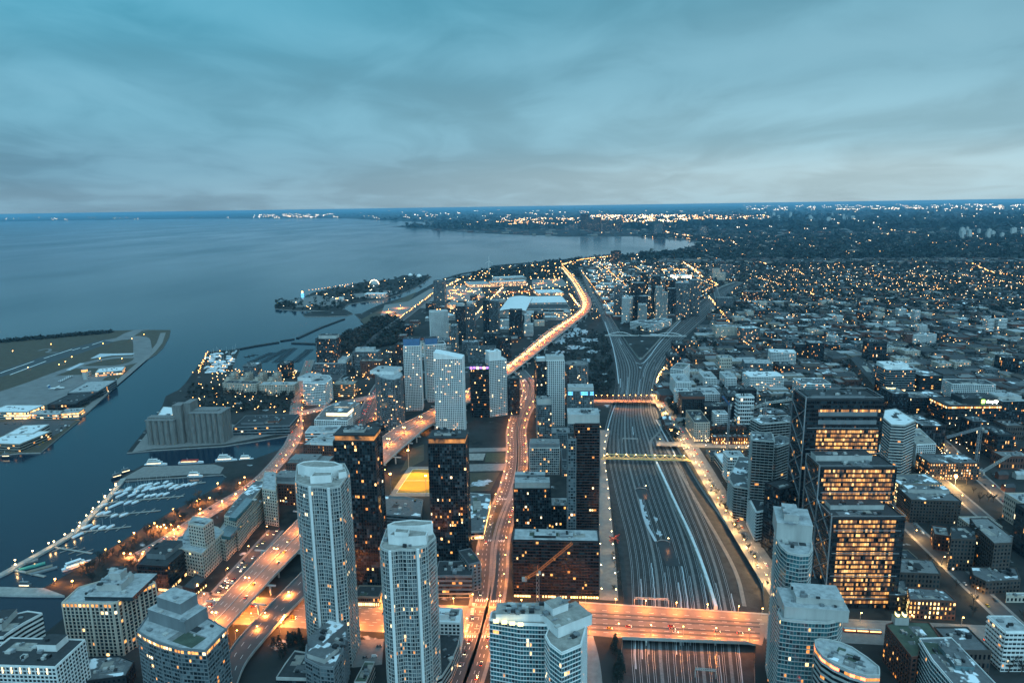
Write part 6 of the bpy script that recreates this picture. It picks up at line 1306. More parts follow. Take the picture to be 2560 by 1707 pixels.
c = P(2390, 1190, 12); m = MB(); m.bar((c.x, c.y, 0), c, .5, 'steel'); r = empty('floodlight', (0, 0, 0), 'dazzling construction lamp on a mast among the brick blocks', 'floodlight'); m.build('mast', r); m = MB(); m.ball(c, 2.2, 'bulb_orange'); m.build('lamp_panel', r); lo = bpy.data.objects.new('lamp_light', light_data(WARM, 40000)); lo.location = c+Vector((0, -3, -1)); link(lo)
# red sculpture of stacked frames in the plaza
r = empty('sculpture', (0, 0, 0), 'red steel frame sculpture on the plaza beside the tracks', 'sculpture')
for a, b in (((1524, 1342), (1548, 1362)), ((1546, 1340), (1526, 1366)), ((1523, 1352), (1549, 1346)), ((1538, 1340), (1545, 1368))):
    m = MB(); A, B = P(*a), P(*b); m.bar(A+Vector((0, 0, .5)), B+Vector((0, 0, 5)), .8, 'red'); m.build('beam', r)
# ------------------------------------------------------------------ marina: docks and boats
DK = [((293, 1223), (514, 1203)), ((265, 1254), (459, 1237)), ((230, 1289), (401, 1273)), ((200, 1327), (327, 1313)), ((136, 1365), (230, 1380))]
for i, (a, b) in enumerate(DK):
    A, B = P(*a), P(*b); e = (B-A).normalized(); nn = Vector((-e.y, e.x, 0)); r = empty('dock', (0, 0, 0), ['farthest floating dock crowded with wrapped boats', 'second floating dock with few boats near its root', 'third floating dock nearly empty of boats', 'fourth floating dock with three boats at its root', 'short angled floating dock nearest the pier'][i], 'dock')
    m = MB(); c = (A+B)/2; m.obox((c.x, c.y), (e.x, e.y), (B-A).length/2, 1.2, -1.8, -.9, 'wood', 'quay'); m.build('walkway', r)
    for p, t in walk([A, B], 11, 8):
        m = MB(); dd = (nn*.9+e*.35).normalized(); m.obox((p.x, p.y), (dd.x, dd.y), 8, .45, -1.8, -1.0, 'wood', 'quay'); m.build('finger', r)
a, b = P(32, 1421), P(112, 1438); r = empty('dock', (0, 0, 0), 'low mooring raft with green tarp shed near the marina entrance', 'dock'); e = (b-a).normalized(); m = MB(); c = (a+b)/2; m.obox((c.x, c.y), (e.x, e.y), (b-a).length/2, 1.5, -1.8, -.9, 'wood', 'quay'); m.build('walkway', r)
for u, v, k in ((62, 1405, 'roof_gravel'), (80, 1413, 'green_boat'), (98, 1420, 'wood'), (110, 1424, 'grey')):
    p = P(u, v); m = MB(); m.obox((p.x, p.y), (e.x*.5-e.y*.86, e.y*.5+e.x*.86) if False else (.80, .6), 11, 2.2, -1.8, -.2, k); m.build('raft', r)
def hull(m, L_, w, h, k, z0=-1.7):
    st = [(-.5, .75), (-.25, .95), (0, 1), (.25, .85), (.42, .45), (.5, .04)]; rows = []
    for f, q in st: rows.append([(f*L_, -w/2*q*.7, z0), (f*L_, w/2*q*.7, z0), (f*L_, w/2*q, z0+h), (f*L_, -w/2*q, z0+h)])
    for a, b in zip(rows[:-1], rows[1:]):
        for i in range(4): j = (i+1) % 4; m.face([a[i], b[i], b[j], a[j]], k)
    m.face(rows[0], k)
def sail_proto(L_, kt):
    o = empty('sailboat', (0, 0, 0), 'x', 'boat'); PROTOS.append(o); m = MB(); hull(m, L_, L_*.3, 1.5, 'hull'); m.build('hull', o); m = MB()
    st = [(-.5, .75), (-.25, .95), (0, 1), (.25, .85), (.42, .45), (.5, .04)]
    for (f0, q0), (f1, q1) in zip(st[:-1], st[1:]):
        for s in (-1, 1): m.face([(f0*L_, s*L_*.15*q0, -.2), (f1*L_, s*L_*.15*q1, -.2), (f1*L_, 0, -.2+1.7*q1), (f0*L_, 0, -.2+1.7*q0)], kt)
    m.build('winter_cover', o); m = MB(); m.bar((L_*.08, 0, 0), (L_*.08, 0, L_*1.15), .18, 'pale'); m.build('mast', o); return o
def yacht_proto(L_, decks, kh='hull', kd='white', name='motor_yacht'):
    o = empty(name, (0, 0, 0), 'x', 'boat'); PROTOS.append(o); m = MB(); hull(m, L_, L_*.22, 2.6, kh); m.build('hull', o); z = .9
    for i in range(decks):
        m = MB(); ll, ww = L_*(.33-.07*i), L_*(.095-.015*i); m.obox((-L_*(.06+.03*i), 0), (1, 0), ll, ww, z, z+2.3, kd); m.build('cabin', o); m = MB(); m.obox((-L_*(.06+.03*i), 0), (1, 0), ll*.93, ww+.05, z+.8, z+1.6, 'g0' if i else 'l3'); m.build('window', o); z += 2.3
    m = MB(); m.bar((-L_*.15, 0, z), (-L_*.15, 0, z+3.5), .3, 'white'); m.build('mast', o); return o
SB = [sail_proto(11, 'tarp'), sail_proto(9, 'hull'), sail_proto(13, 'tarp')]; YB = {'big': yacht_proto(30, 3), 'mid': yacht_proto(20, 2), 'tour': yacht_proto(26, 2, 'hull', 'hull'), 'tug': yacht_proto(16, 2, 'hull_dark', 'grey', 'tug_boat'), 'red': yacht_proto(34, 1, 'hull', 'red', 'tour_boat')}
index_kids()
for i, (u, v, s) in enumerate([(295, 1230, 0), (318, 1224, 0), (322, 1219, 1), (345, 1220, 0), (352, 1214, 1), (366, 1222, 2), (371, 1216, 0), (374, 1209, 1), (382, 1220, 1), (393, 1218, 0), (392, 1208, 1), (404, 1215, 0), (420, 1213, 0), (425, 1209, 1), (438, 1213, 1), (458, 1212, 1), (415, 1204, 1), (352, 1237, 0), (368, 1239, 1), (298, 1257, 0), (320, 1255, 0), (258, 1262, 2), (268, 1280, 1), (217, 1315, 2), (238, 1316, 0), (195, 1336, 2), (340, 1228, 1), (430, 1218, 1), (360, 1212, 1), (312, 1232, 1), (330, 1236, 0), (300, 1238, 0), (384, 1236, 1), (400, 1235, 0), (416, 1233, 1), (446, 1217, 0), (470, 1210, 1), (484, 1208, 0), (338, 1254, 1), (282, 1264, 0), (252, 1282, 0), (286, 1287, 1), (310, 1285, 0), (256, 1317, 1), (276, 1315, 0)]):
    p = P(u, v); copy_tree(SB[s], (p.x, p.y, 0), math.radians(62+rt.uniform(-6, 6)), 'shrink wrapped white sailboat moored at the ' + ('farthest dock' if v < 1232 else 'second dock' if v < 1262 else 'third dock' if v < 1300 else 'fourth dock'), 1.0, 'wrapped sailboats at the ' + ('farthest dock' if v < 1232 else 'second dock' if v < 1262 else 'third dock' if v < 1300 else 'fourth dock'))
for k, u, v, a, lb in (('big', 390, 1160, 6, 'large three deck white motor yacht at the left of the quay opposite the silos'), ('red', 478, 1155, 4, 'white tour boat with red cabin beside the quay opposite the silos'), ('big', 566, 1149, 4, 'large white motor yacht at the right of the quay opposite the silos'), ('mid', 616, 1147, 4, 'smaller white yacht at the inner end of the quay opposite the silos'), ('mid', 488, 1189, 3, 'white cabin boat moored on the inner side of the marina pier'), ('tour', 192, 1412, 48, 'white double deck tour boat moored along the park shore'), ('tug', 66, 1466, -4, 'dark tug boat moored at the quay on the photo left edge'), ('tug', 316, 1180, 50, 'dark tug with lamp at the pier head, right one of two'), ('tug', 294, 1192, 50, 'dark workboat at the pier head, left one of two'), ('tug', 18, 1142, 2, 'dark ferry lying at the airport island tip')):
    p = P(u, v); copy_tree(YB[k], (p.x, p.y, 0), math.radians(a), lb)
# far marina: finger docks and boat yard
for i, (a, b) in enumerate((((612, 892), (640, 885)), ((625, 905), (680, 880)), ((655, 905), (715, 872)), ((690, 905), (735, 868)), ((735, 905), (775, 872)))):
    A, B = P(*a), P(*b); e = (B-A).normalized(); nn = Vector((-e.y, e.x, 0)); r = empty('dock', (0, 0, 0), 'empty finger dock of the far winter marina behind the harbour housing', 'dock', 'empty docks of the far marina'); m = MB(); c = (A+B)/2; m.obox((c.x, c.y), (e.x, e.y), (B-A).length/2, 1.3, -1.8, -.8, 'dark'); m.build('walkway', r)
    for p, t in walk([A, B], 13, 6): m = MB(); m.obox((p.x, p.y), (nn.x, nn.y), 11, .7, -1.8, -.8, 'dark'); m.build('finger', r)
ry = random.Random(5)
def ysb(u, v):
    p = P(u, v)
    if free(p.x, p.y, 4): copy_tree(SB[ry.randrange(3)], (p.x, p.y, 2), ry.choice([0, math.pi/2])+ry.uniform(-.2, .2), 'wrapped white boat laid up in the boat yard by the channel', 1.25, 'boats laid up in the boat yard')
in_px([(522, 884), (592, 878), (570, 930), (505, 935)], 60, ysb, ry)
# ------------------------------------------------------------------ aircraft
def plane_proto(L_):
    o = empty('aeroplane', (0, 0, 0), 'x', 'aeroplane'); PROTOS.append(o); m = MB(); st = [(-.5, .12), (-.38, .6), (-.1, 1), (.3, 1), (.43, .7), (.5, .15)]; rr = L_*.055; n = 8; rings = [[(f*L_, math.cos(2*math.pi*i/n)*rr*q, 2.6+math.sin(2*math.pi*i/n)*rr*q) for i in range(n)] for f, q in st]
    for a, b in zip(rings[:-1], rings[1:]):
        for i in range(n): j = (i+1) % n; m.face([a[i], b[i], b[j], a[j]], 'white')
    m.build('fuselage', o); m = MB(); z = 2.6+rr
    m.prism([(L_*.05, -L_*.43), (L_*.12, -L_*.05), (L_*.12, L_*.05), (L_*.05, L_*.43), (-.02*L_, L_*.43), (-.04*L_, 0), (-.02*L_, -L_*.43)], z, z+.35, 'white', bottom=True); m.build('wing', o)
    m = MB(); m.prism([(-L_*.5, -.35), (-L_*.36, -.35), (-L_*.36, .35), (-L_*.5, .35)], z-.5, z+L_*.15, 'bluepanel'); m.build('tail_fin', o); m = MB(); m.prism([(-L_*.52, -L_*.14), (-L_*.44, -L_*.14), (-L_*.42, 0), (-L_*.44, L_*.14), (-L_*.52, L_*.14)], z+L_*.15, z+L_*.15+.3, 'white', bottom=True); m.build('tailplane', o)
    for s in (-1, 1): m = MB(); m.bar((-.02*L_, s*L_*.15, z-.2), (L_*.17, s*L_*.15, z-.2), 1.1, 'pale'); m.build('engine', o)
    for x, s in ((.35*L_, 0), (0, -1), (0, 1)): m = MB(); m.bar((x, s*L_*.13, .3), (x, s*L_*.13, 2.4), .4, 'dark'); m.build('wheel', o)
    return o
AP = plane_proto(30); AP2 = plane_proto(12); index_kids()
p = P(142, 973, .35); copy_tree(AP, p, math.radians(12), 'white twin propeller airliner parked on the airport apron')
for i in range(6): p = P(152+i*5, 956-i*2.6, .35); copy_tree(AP2, p, math.radians(100), 'small white aeroplane in the row parked on the apron', None, 'small aeroplanes on the apron')

# traffic far up the expressway, too dense to count
dm = MB()
emit('headlight_far', (1, .62, .22), 12)
for o, k, rev in ((-10.5, 'headlight_far', 1), (-7, 'headlight_far', 1), (-3.5, 'headlight_far', 1), (3.5, 'taillight', 0), (7, 'taillight', 0)):
    for p, t in walk(offs(ge, o), 9 if rev else 16, 1):
        if p.length < 1300 or rc.random() < .25: continue
        z = GZ; dm.obox((p.x, p.y), (t.x, t.y), 2.2, .9, z+.3, z+1.4, 'car_grey')
        f = p-t*2.4; n = Vector((-t.y, t.x, 0))
        for s_ in (-.6, .6): c = f+n*s_; dm.obox((c.x, c.y), (t.x, t.y), .2, .35, z+.45, z+1.0, k)
tag(dm.build('distant_traffic'), 'dense stream of far cars with lamps lit on the expressway', 'traffic', kind='stuff')

for u, v in ((32, 882), (128, 865), (258, 863), (330, 851), (360, 840), (70, 923), (148, 916), (180, 897), (250, 901), (305, 901), (164, 909)): lamp('park', P(u, v, .3), Vector((1, 0, 0)), 'yellow airfield light standing in the grass of the airport island', 'airfield lights', 0)

for u, v in ((1125, 745), (1150, 735), (1175, 728), (1190, 742), (1135, 725), (970, 780), (1000, 770), (985, 788), (1300, 790), (1340, 792), (1380, 790), (1240, 730), (1280, 730), (1312, 728), (1350, 708), (1385, 700), (1120, 845), (1150, 830), (1040, 880), (1060, 850)): lamp('road', P(u, v), Vector((1, 0, 0)), 'orange lamp over the paved lots of the exhibition grounds', 'lamps of the exhibition lots', 60000)
# ------------------------------------------------------------------ city fabric on the street grid
rf = random.Random(17)
def proto_block(w, d, h, st, **kw):
    r = empty('city_block', (0, 0, 0), 'x', 'building'); PROTOS.append(r); volume(r, [(-w/2, -d/2), (w/2, -d/2), (w/2, d/2), (-w/2, d/2)], h, st, cap=0, allsides=True, **kw); return r
BP = [(proto_block(26, 30, 14, 'brick', roof='roof_snow', units=4, kwall='brown'), 22, 'low brown brick block'), (proto_block(20, 34, 11, 'brick', roof='roof_gravel', units=3), 22, 'low red brick block'), (proto_block(34, 26, 20, 'greyglass', roof='roof_snow', units=5), 24, 'grey glass midrise'), (proto_block(24, 40, 26, 'office', roof='roof_dark', units=5, lit=.12), 26, 'dark office midrise'), (proto_block(30, 24, 18, 'punch', roof='roof_pale', units=4), 22, 'beige midrise'), (proto_block(40, 28, 9, 'ribbon', roof='roof_white', units=6), 28, 'low pale warehouse'), (proto_block(18, 22, 30, 'balcwhite', roof='roof_pale', units=2), 18, 'slim pale balconied block'), (proto_block(16, 46, 8, 'brick', roof='roof_dark', units=4), 28, 'long low brick row'), (proto_block(28, 28, 22, 'blackglass', roof='roof_snow', units=4, lit=.12), 22, 'dark glazed midrise'), (proto_block(22, 22, 7, 'punch', roof='roof_dark', kwall='tan', units=3), 18, 'small tan shop building')]
def proto_house(w, d, h, kr, kw):
    r = empty('house', (0, 0, 0), 'x', 'house'); PROTOS.append(r); m = MB(); m.prism([(-w/2, -d/2), (w/2, -d/2), (w/2, d/2), (-w/2, d/2)], 0, h, kw, top=False); rh = w*.42
    for s in (-1, 1): m.face([(-w/2, s*d/2, h), (w/2, s*d/2, h), (0, s*d/2, h+rh)], kw)
    m.build('wall', r); m = MB()
    for s in (-1, 1): m.face([(s*(w/2+.4), -d/2-.4, h-.3), (s*(w/2+.4), d/2+.4, h-.3), (0, d/2+.4, h+rh+.1), (0, -d/2-.4, h+rh+.1)], kr)
    m.build('roof', r); m = MB(); m.obox((w*.2, d*.2), (1, 0), .5, .5, h, h+rh+1.2, 'brick'); m.build('chimney', r)
    for x, z in ((-w*.25, 1.8), (w*.2, 1.8), (-w*.22, 4.8), (w*.22, 4.8)):
        m = MB(); m.face([(x-.6, -d/2-.03, z-.7), (x+.6, -d/2-.03, z-.7), (x+.6, -d/2-.03, z+.7), (x-.6, -d/2-.03, z+.7)], 'l0' if rf.random() < .25 else 'g0'); m.build('window', r)
    return r
HP = [(proto_house(7.5, 12, 6.2, 'roof_shingle', 'brick'), 'dark roofed brick'), (proto_house(9, 11, 5.8, 'roof_gravel', 'tan'), 'grey roofed tan'), (proto_house(6.5, 14, 6.5, 'roof_shingle_brown', 'brown'), 'brown roofed'), (proto_house(8, 13, 6, 'roof_pale', 'pale'), 'pale roofed'), (proto_house(8, 10, 6, 'roof_snow', 'brick'), 'snow dusted brick')]
index_kids()
ZA = [(1660, 1100), (1655, 1000), (1668, 930), (1720, 862), (1800, 790), (1880, 735), (1900, 690), (2800, 690), (2900, 1800), (2330, 1800), (2330, 1600), (2100, 1545), (1950, 1440), (1800, 1190)]
ZB_ = [(1480, 745), (1530, 790), (1600, 850), (1730, 765), (1800, 705), (1700, 640), (1440, 652)]
ZC = [(1000, 820), (1060, 760), (1180, 705), (1250, 680), (1380, 665), (1400, 700), (1440, 760), (1380, 810), (1280, 880), (1120, 960), (1000, 960), (980, 900)]
ZD = [(470, 960), (560, 935), (780, 925), (840, 870), (1000, 860), (1000, 960), (930, 990), (770, 1030), (720, 1000), (600, 1000), (480, 1000)]
def zone(u, v):
    for i, z in enumerate((ZA, ZB_, ZC, ZD)):
        if inside((u, v), z): return i
    return -1
cells = []
for s in range(-900, 2600, 34):
    for t in range(430, 2500, 40):
        p = E1*(s+rf.uniform(-5, 5))+E2*(t+rf.uniform(-5, 5)); u, v = proj(p)
        if not (-60 < u < 2640 and 600 < v < 1760): continue
        z = zone(u, v)
        if z < 0: continue
        cells.append((p.length, p, z))
cells.sort(key=lambda c: c[0]); NB = NH = 0; WHERE = ['in the street grid right of the tracks', 'in the quarter between the rail branches', 'near the exhibition grounds', 'in the harbour quarter']
for d, p, z in cells:
    near = d < 1150
    pb = .85 if near else (.42 if d < 1800 else .22)
    if z == 3: pb = .15
    if z == 2: pb = .3
    if NB < 290 and rf.random() < pb:
        o, r_, nm = BP[rf.randrange(len(BP))] if near or rf.random() < .5 else BP[rf.choice([0, 1, 5, 7, 9, 4, 2, 3])]
        if not free(p.x, p.y, r_*.75): continue
        a = -GA+rf.choice([0, math.pi/2, math.pi]); sc = (rf.uniform(.85, 1.15), rf.uniform(.85, 1.15), rf.uniform(.8, 1.9) if r_ < 27 and d < 1700 else rf.uniform(.75, 1.25)); lb = '%s %s' % (nm, WHERE[z]); copy_tree(o, p, a, lb, sc, nm+' group '+WHERE[z]); NB += 1
        w = r_*.62; occupy([(p.x-w, p.y-w), (p.x+w, p.y-w), (p.x+w, p.y+w), (p.x-w, p.y+w)])
    elif NH < 300 and z in (0, 1) and d > 900:
        for dx in (-11, 0, 11):
            if NH >= 300: break
            q = p+E1*dx
            if not free(q.x, q.y, 6): continue
            o, nm = HP[rf.randrange(5)]; copy_tree(o, q, -GA+rf.choice([0, math.pi/2]), '%s house %s' % (nm, WHERE[z]), None, nm+' houses '+WHERE[z]); NH += 1
            occupy([(q.x-5, q.y-6), (q.x+5, q.y-6), (q.x+5, q.y+6), (q.x-5, q.y+6)])
print('fabric', NB, NH)
# ------------------------------------------------------------------ the far city and its trees: past counting
grid = {}
for cx, cy, R, poly in OCC:
    if R > 600: continue
    for i in range(int((cx-R)//60), int((cx+R)//60)+1):
        for j in range(int((cy-R)//60), int((cy+R)//60)+1): grid.setdefault((i, j), []).append((cx, cy, R, poly))
big = [o for o in OCC if o[2] > 600]
def free2(x, y, r):
    for cx, cy, R, poly in grid.get((int(x//60), int(y//60)), [])+big:
        if (x-cx)**2+(y-cy)**2 < (R+r)**2 and inside((x, y), poly): return False
    return True
shore_px = [proj(p) for p in shore]
LANDPX = [(0, 3000)]+shore_px
def onland(x, y): return inside((x, y), land_xy)
land_xy = [(p.x, p.y) for p in land]
ont_xy = [(p.x, p.y) for p in ont]; cor_xy = [(p.x, p.y) for p in corridor]
rs = np.random.RandomState(5); rr = random.Random(99)
def scatter(n, umin, umax, vmin, vmax, dpow=1.0, test=None):
    """ground points spread evenly over the photo rows given"""
    out = []; it = 0
    while len(out) < n and it < n*5:
        it += 1; u, v = rr.uniform(umin, umax), vmin+(vmax-vmin)*rr.random()**dpow; p = P(u, v)
        if not onland(p.x, p.y) or inside((p.x, p.y), cor_xy) or not free2(p.x, p.y, 3): continue
        if test and not test(u, v): continue
        out.append(p)
    return out
def far_houses(name, pts, sw, sh, keys):
    mb = MB()
    for p in pts:
        w, d, h = rr.uniform(.7, 1.4)*sw, rr.uniform(.8, 1.8)*sw, rr.uniform(.7, 1.3)*sh; k, kr = rr.choice(keys); a, b = (E1, E2) if rr.random() < .5 else (E2, -E1)
        c = [p-a*w/2-b*d/2, p+a*w/2-b*d/2, p+a*w/2+b*d/2, p-a*w/2+b*d/2]
        if rr.random() < .6 and w < 14:
            i = len(mb.v); r0, r1 = p-b*d/2, p+b*d/2; mb.v.extend([(q.x, q.y, z) for z in (0, h) for q in c]); mb.v.extend([(r0.x, r0.y, h+w*.4), (r1.x, r1.y, h+w*.4)])
            kk, kr_ = mb.mi(k), mb.mi(kr)
            for f, m in (((0, 1, 5, 4), kk), ((1, 2, 6, 5), kk), ((2, 3, 7, 6), kk), ((3, 0, 4, 7), kk), ((4, 5, 8), kk), ((6, 7, 9), kk), ((5, 6, 9, 8), kr_), ((7, 4, 8, 9), kr_)): mb.f.append(tuple(i+q for q in f)); mb.m.append(m)
        else: mb.prism([(q.x, q.y) for q in c], 0, h, k, kr)
        if rr.random() < .30:
            q = (c[0]+c[1])/2-b*.15; z = h*.5; s = min(1.3, w*.15); mb.face([(q.x-a.x*s, q.y-a.y*s, z-s), (q.x+a.x*s, q.y+a.y*s, z-s), (q.x+a.x*s, q.y+a.y*s, z+s), (q.x-a.x*s, q.y-a.y*s, z+s)], rr.choice(['l0', 'l1', 'l3']))
    return tag(mb.build(name), 'dense far carpet of house roofs between trees', 'houses', kind='stuff')
HK = [('brick', 'roof_shingle'), ('brown', 'roof_shingle_brown'), ('tan', 'roof_gravel'), ('tan', 'roof_shingle'), ('brick', 'roof_snow'), ('grey', 'roof_dark'), ('dark', 'roof_dark'), ('brown', 'roof_shingle')]
za = lambda u, v: zone(u, v) in (0, 1)
far_houses('distant_houses', scatter(2600, 1640, 2570, 800, 1080, .9, za)+scatter(600, 1480, 1800, 650, 800, 1, za), 10, 7, HK)
far_houses('distant_sheds', scatter(420, 1450, 1790, 655, 800, 1, lambda u, v: inside((u, v), ZB_)), 22, 8, [('brick', 'roof_pale'), ('pale', 'roof_white'), ('redslab', 'roof_pale'), ('grey', 'roof_snow')])
far_houses('distant_blocks', scatter(700, 1640, 2570, 720, 1000, .8, za), 24, 12, HK+[('tan', 'roof_pale'), ('brick', 'roof_gravel')])
far_houses('distant_houses', scatter(4200, 1560, 2570, 655, 800, .8), 11, 7, HK)
far_houses('distant_houses', scatter(2600, 1650, 2570, 585, 660, .8), 26, 12, HK)
far_houses('distant_houses', scatter(1200, 1040, 2570, 530, 590, 1), 60, 14, HK)
def far_trees(name, pts, h, w, n, keys, label):
    mb = MB()
    for p in pts:
        s = rr.uniform(.6, 1.35); k = rr.choice(keys); kk = mb.mi(k); cz = h*s*.6
        for _ in range(n):
            d = Vector((rr.gauss(0, 1), rr.gauss(0, 1), rr.gauss(0, .8))); d = d.normalized()*rr.uniform(.3, 1); q = Vector((p.x+d.x*w*s*.5, p.y+d.y*w*s*.5, cz+d.z*h*s*.42)); i = len(mb.v); a = w*s*.33
            for _j in range(3): mb.v.append((q.x+rr.gauss(0, a), q.y+rr.gauss(0, a), max(.2, q.z+rr.gauss(0, a*.7))))
            mb.f.append((i, i+1, i+2)); mb.m.append(kk)
    return tag(mb.build(name), label, 'trees', kind='stuff')
TK = ['twig2', 'twig2', 'pine', 'twig2', 'pine']
far_trees('distant_trees', scatter(4200, 1560, 2570, 760, 1100, .8, za), 10, 9, 14, TK, 'dark winter trees between the far houses')
far_trees('distant_trees', scatter(8500, 1560, 2570, 640, 790, .8), 11, 12, 9, TK, 'dark winter trees between the far houses')
far_trees('distant_woods', scatter(5200, 1600, 2570, 560, 650, .9), 16, 36, 9, ['pine', 'twig2', 'pine'], 'dark wooded suburbs below the horizon')
far_trees('distant_trees', scatter(2200, 1640, 2570, 626, 668, 1), 12, 16, 9, TK, 'dark winter trees between the far houses')
far_trees('distant_woods', scatter(2200, 640, 2570, 522, 575, .8), 24, 130, 8, ['pine', 'twig2'], 'dark wooded suburbs below the horizon')
far_trees('lakeside_woods', scatter(900, 780, 1010, 790, 885, 1, lambda u, v: inside((u, v), [(843, 850), (915, 803), (990, 790), (1010, 830), (1000, 860), (880, 880), (780, 925)])), 11, 10, 14, ['twig2', 'pine', 'twig'], 'dark shore wood of bare trees along the lake')
far_trees('shore_trees', scatter(700, 1100, 1460, 645, 700, 1)+scatter(300, 1440, 1700, 628, 650, 1), 13, 14, 10, ['pine', 'twig2'], 'dark trees along the western beach')
def isl(n):
    out = []
    while len(out) < n:
        u, v = rr.uniform(686, 1080), rr.uniform(686, 790); p = P(u, v)
        if inside((p.x, p.y), ont_xy) and free2(p.x, p.y, 3): out.append(p)
    return out
far_trees('island_trees', isl(210), 12, 12, 12, ['pine', 'twig2', 'pine'], 'dark clumps of trees on the park island')
far_trees('island_trees', [P(rr.uniform(-10, 270), 0) if False else P(u, 853-u*.088+rr.uniform(-1, 5)) for u in [rr.uniform(-10, 280) for _ in range(300)]], 5, 9, 8, ['twig2', 'pine'], 'thin tree belt on the airport beach')
far_trees('shrubs', scatter(500, 1380, 1530, 830, 1000, 1)+scatter(260, 470, 760, 965, 1030, 1), 7, 6, 12, TK, 'bare shrubs and trees on the lawns')
# ------------------------------------------------------------------ lights too many to count
LM = MB()
def dot(p, r, k, z=7):
    i = len(LM.v); kk = LM.mi(k); x, y = p.x, p.y
    LM.v.extend([(x-r, y, z), (x, y-r, z), (x+r, y, z), (x, y+r, z), (x, y, z-r), (x, y, z+r)])
    for a, b in ((0, 1), (1, 2), (2, 3), (3, 0)): LM.f.append((i+a, i+b, i+5)); LM.m.append(kk); LM.f.append((i+b, i+a, i+4)); LM.m.append(kk)
def px_r(p, f): return max(.55, p.length/683*f)
WO = ['far_orange', 'far_orange', 'far_warm', 'far_warm', 'far_white']
for p in scatter(800, 1640, 2570, 790, 1150, .8, za): dot(p, px_r(p, .30), rr.choice(WO), rr.uniform(4, 10))
for p in scatter(1700, 1480, 2570, 640, 800, .8): dot(p, px_r(p, .27), rr.choice(WO), rr.uniform(4, 10))
for p in scatter(650, 1500, 2570, 580, 650, .7): dot(p, px_r(p, .32), rr.choice(WO), 9)
for p in scatter(330, 1080, 1440, 655, 800, 1): dot(p, px_r(p, .42), rr.choice(['far_orange', 'far_orange', 'far_warm']), 8)
for p in scatter(200, 1440, 1760, 650, 760, 1): dot(p, px_r(p, .42), rr.choice(WO), 8)
for p in scatter(230, 480, 1000, 880, 1040, 1): dot(p, px_r(p, .40), rr.choice(['far_orange', 'far_orange', 'far_warm']), 6)
for _ in range(70):
    u, v = rr.uniform(700, 1060), rr.uniform(690, 780); p = P(u, v)
    if inside((p.x, p.y), ont_xy): dot(p, px_r(p, .36), rr.choice(WO), 6)
def band(n, u0, u1, v0, v1, f, ks, clump=1):
    for _ in range(n):
        u, v = rr.uniform(u0, u1), rr.uniform(v0, v1)
        for j in range(rr.randint(1, clump)):
            p = P(u+rr.gauss(0, 5)*(clump > 1), v+rr.gauss(0, .6)*(clump > 1))
            if onland(p.x, p.y): dot(p, px_r(p, f), rr.choice(ks), 40)
WW = ['far_white', 'far_warm', 'far_white']
band(130, 1240, 1440, 548, 566, .30, WO, 3); band(260, 1480, 1720, 540, 560, .33, ['far_warm', 'far_white', 'far_orange'], 4); band(110, 1700, 1930, 541, 553, .30, WO, 3)
band(150, 1850, 2570, 512, 527, .30, WW, 4); band(40, 640, 830, 536, 546, .34, WW, 4); band(60, 820, 1480, 526, 550, .30, WW, 3); band(80, 1500, 2570, 528, 580, .28, WW, 2); band(25, 0, 640, 545, 552, .24, WW, 2)
def lit_road(pts, n, f, ks, jit=1.0):
    ln = smooth(px(pts), 1); tot = sum((b-a).length for a, b in zip(ln[:-1], ln[1:]))
    for p, t in walk(ln, tot/n):
        q = p+Vector((-t.y, t.x, 0))*rr.uniform(-1, 1)*px_r(p, jit); dot(q, px_r(q, f), rr.choice(ks), 8)
OO = ['far_orange', 'far_orange', 'far_warm']
for k_, (dirn, oth, lo, hi, st) in enumerate(((E2, E1, 250, 3200, 165), (E1, E2, 900, 3600, 230))):
    x = lo
    while x < hi:
        pr = rr.uniform(.3, .95); y = -200 if k_ else 700
        while y < 3800:
            y += 27; p = oth*x+dirn*(y+rr.uniform(-8, 8)); u, v = proj(p)
            if rr.random() < pr and -20 < u < 2600 and zone(u, v) in (0, 1): dot(p, px_r(p, .27), rr.choice(OO), 12)
        x += st*rr.uniform(.8, 1.2)
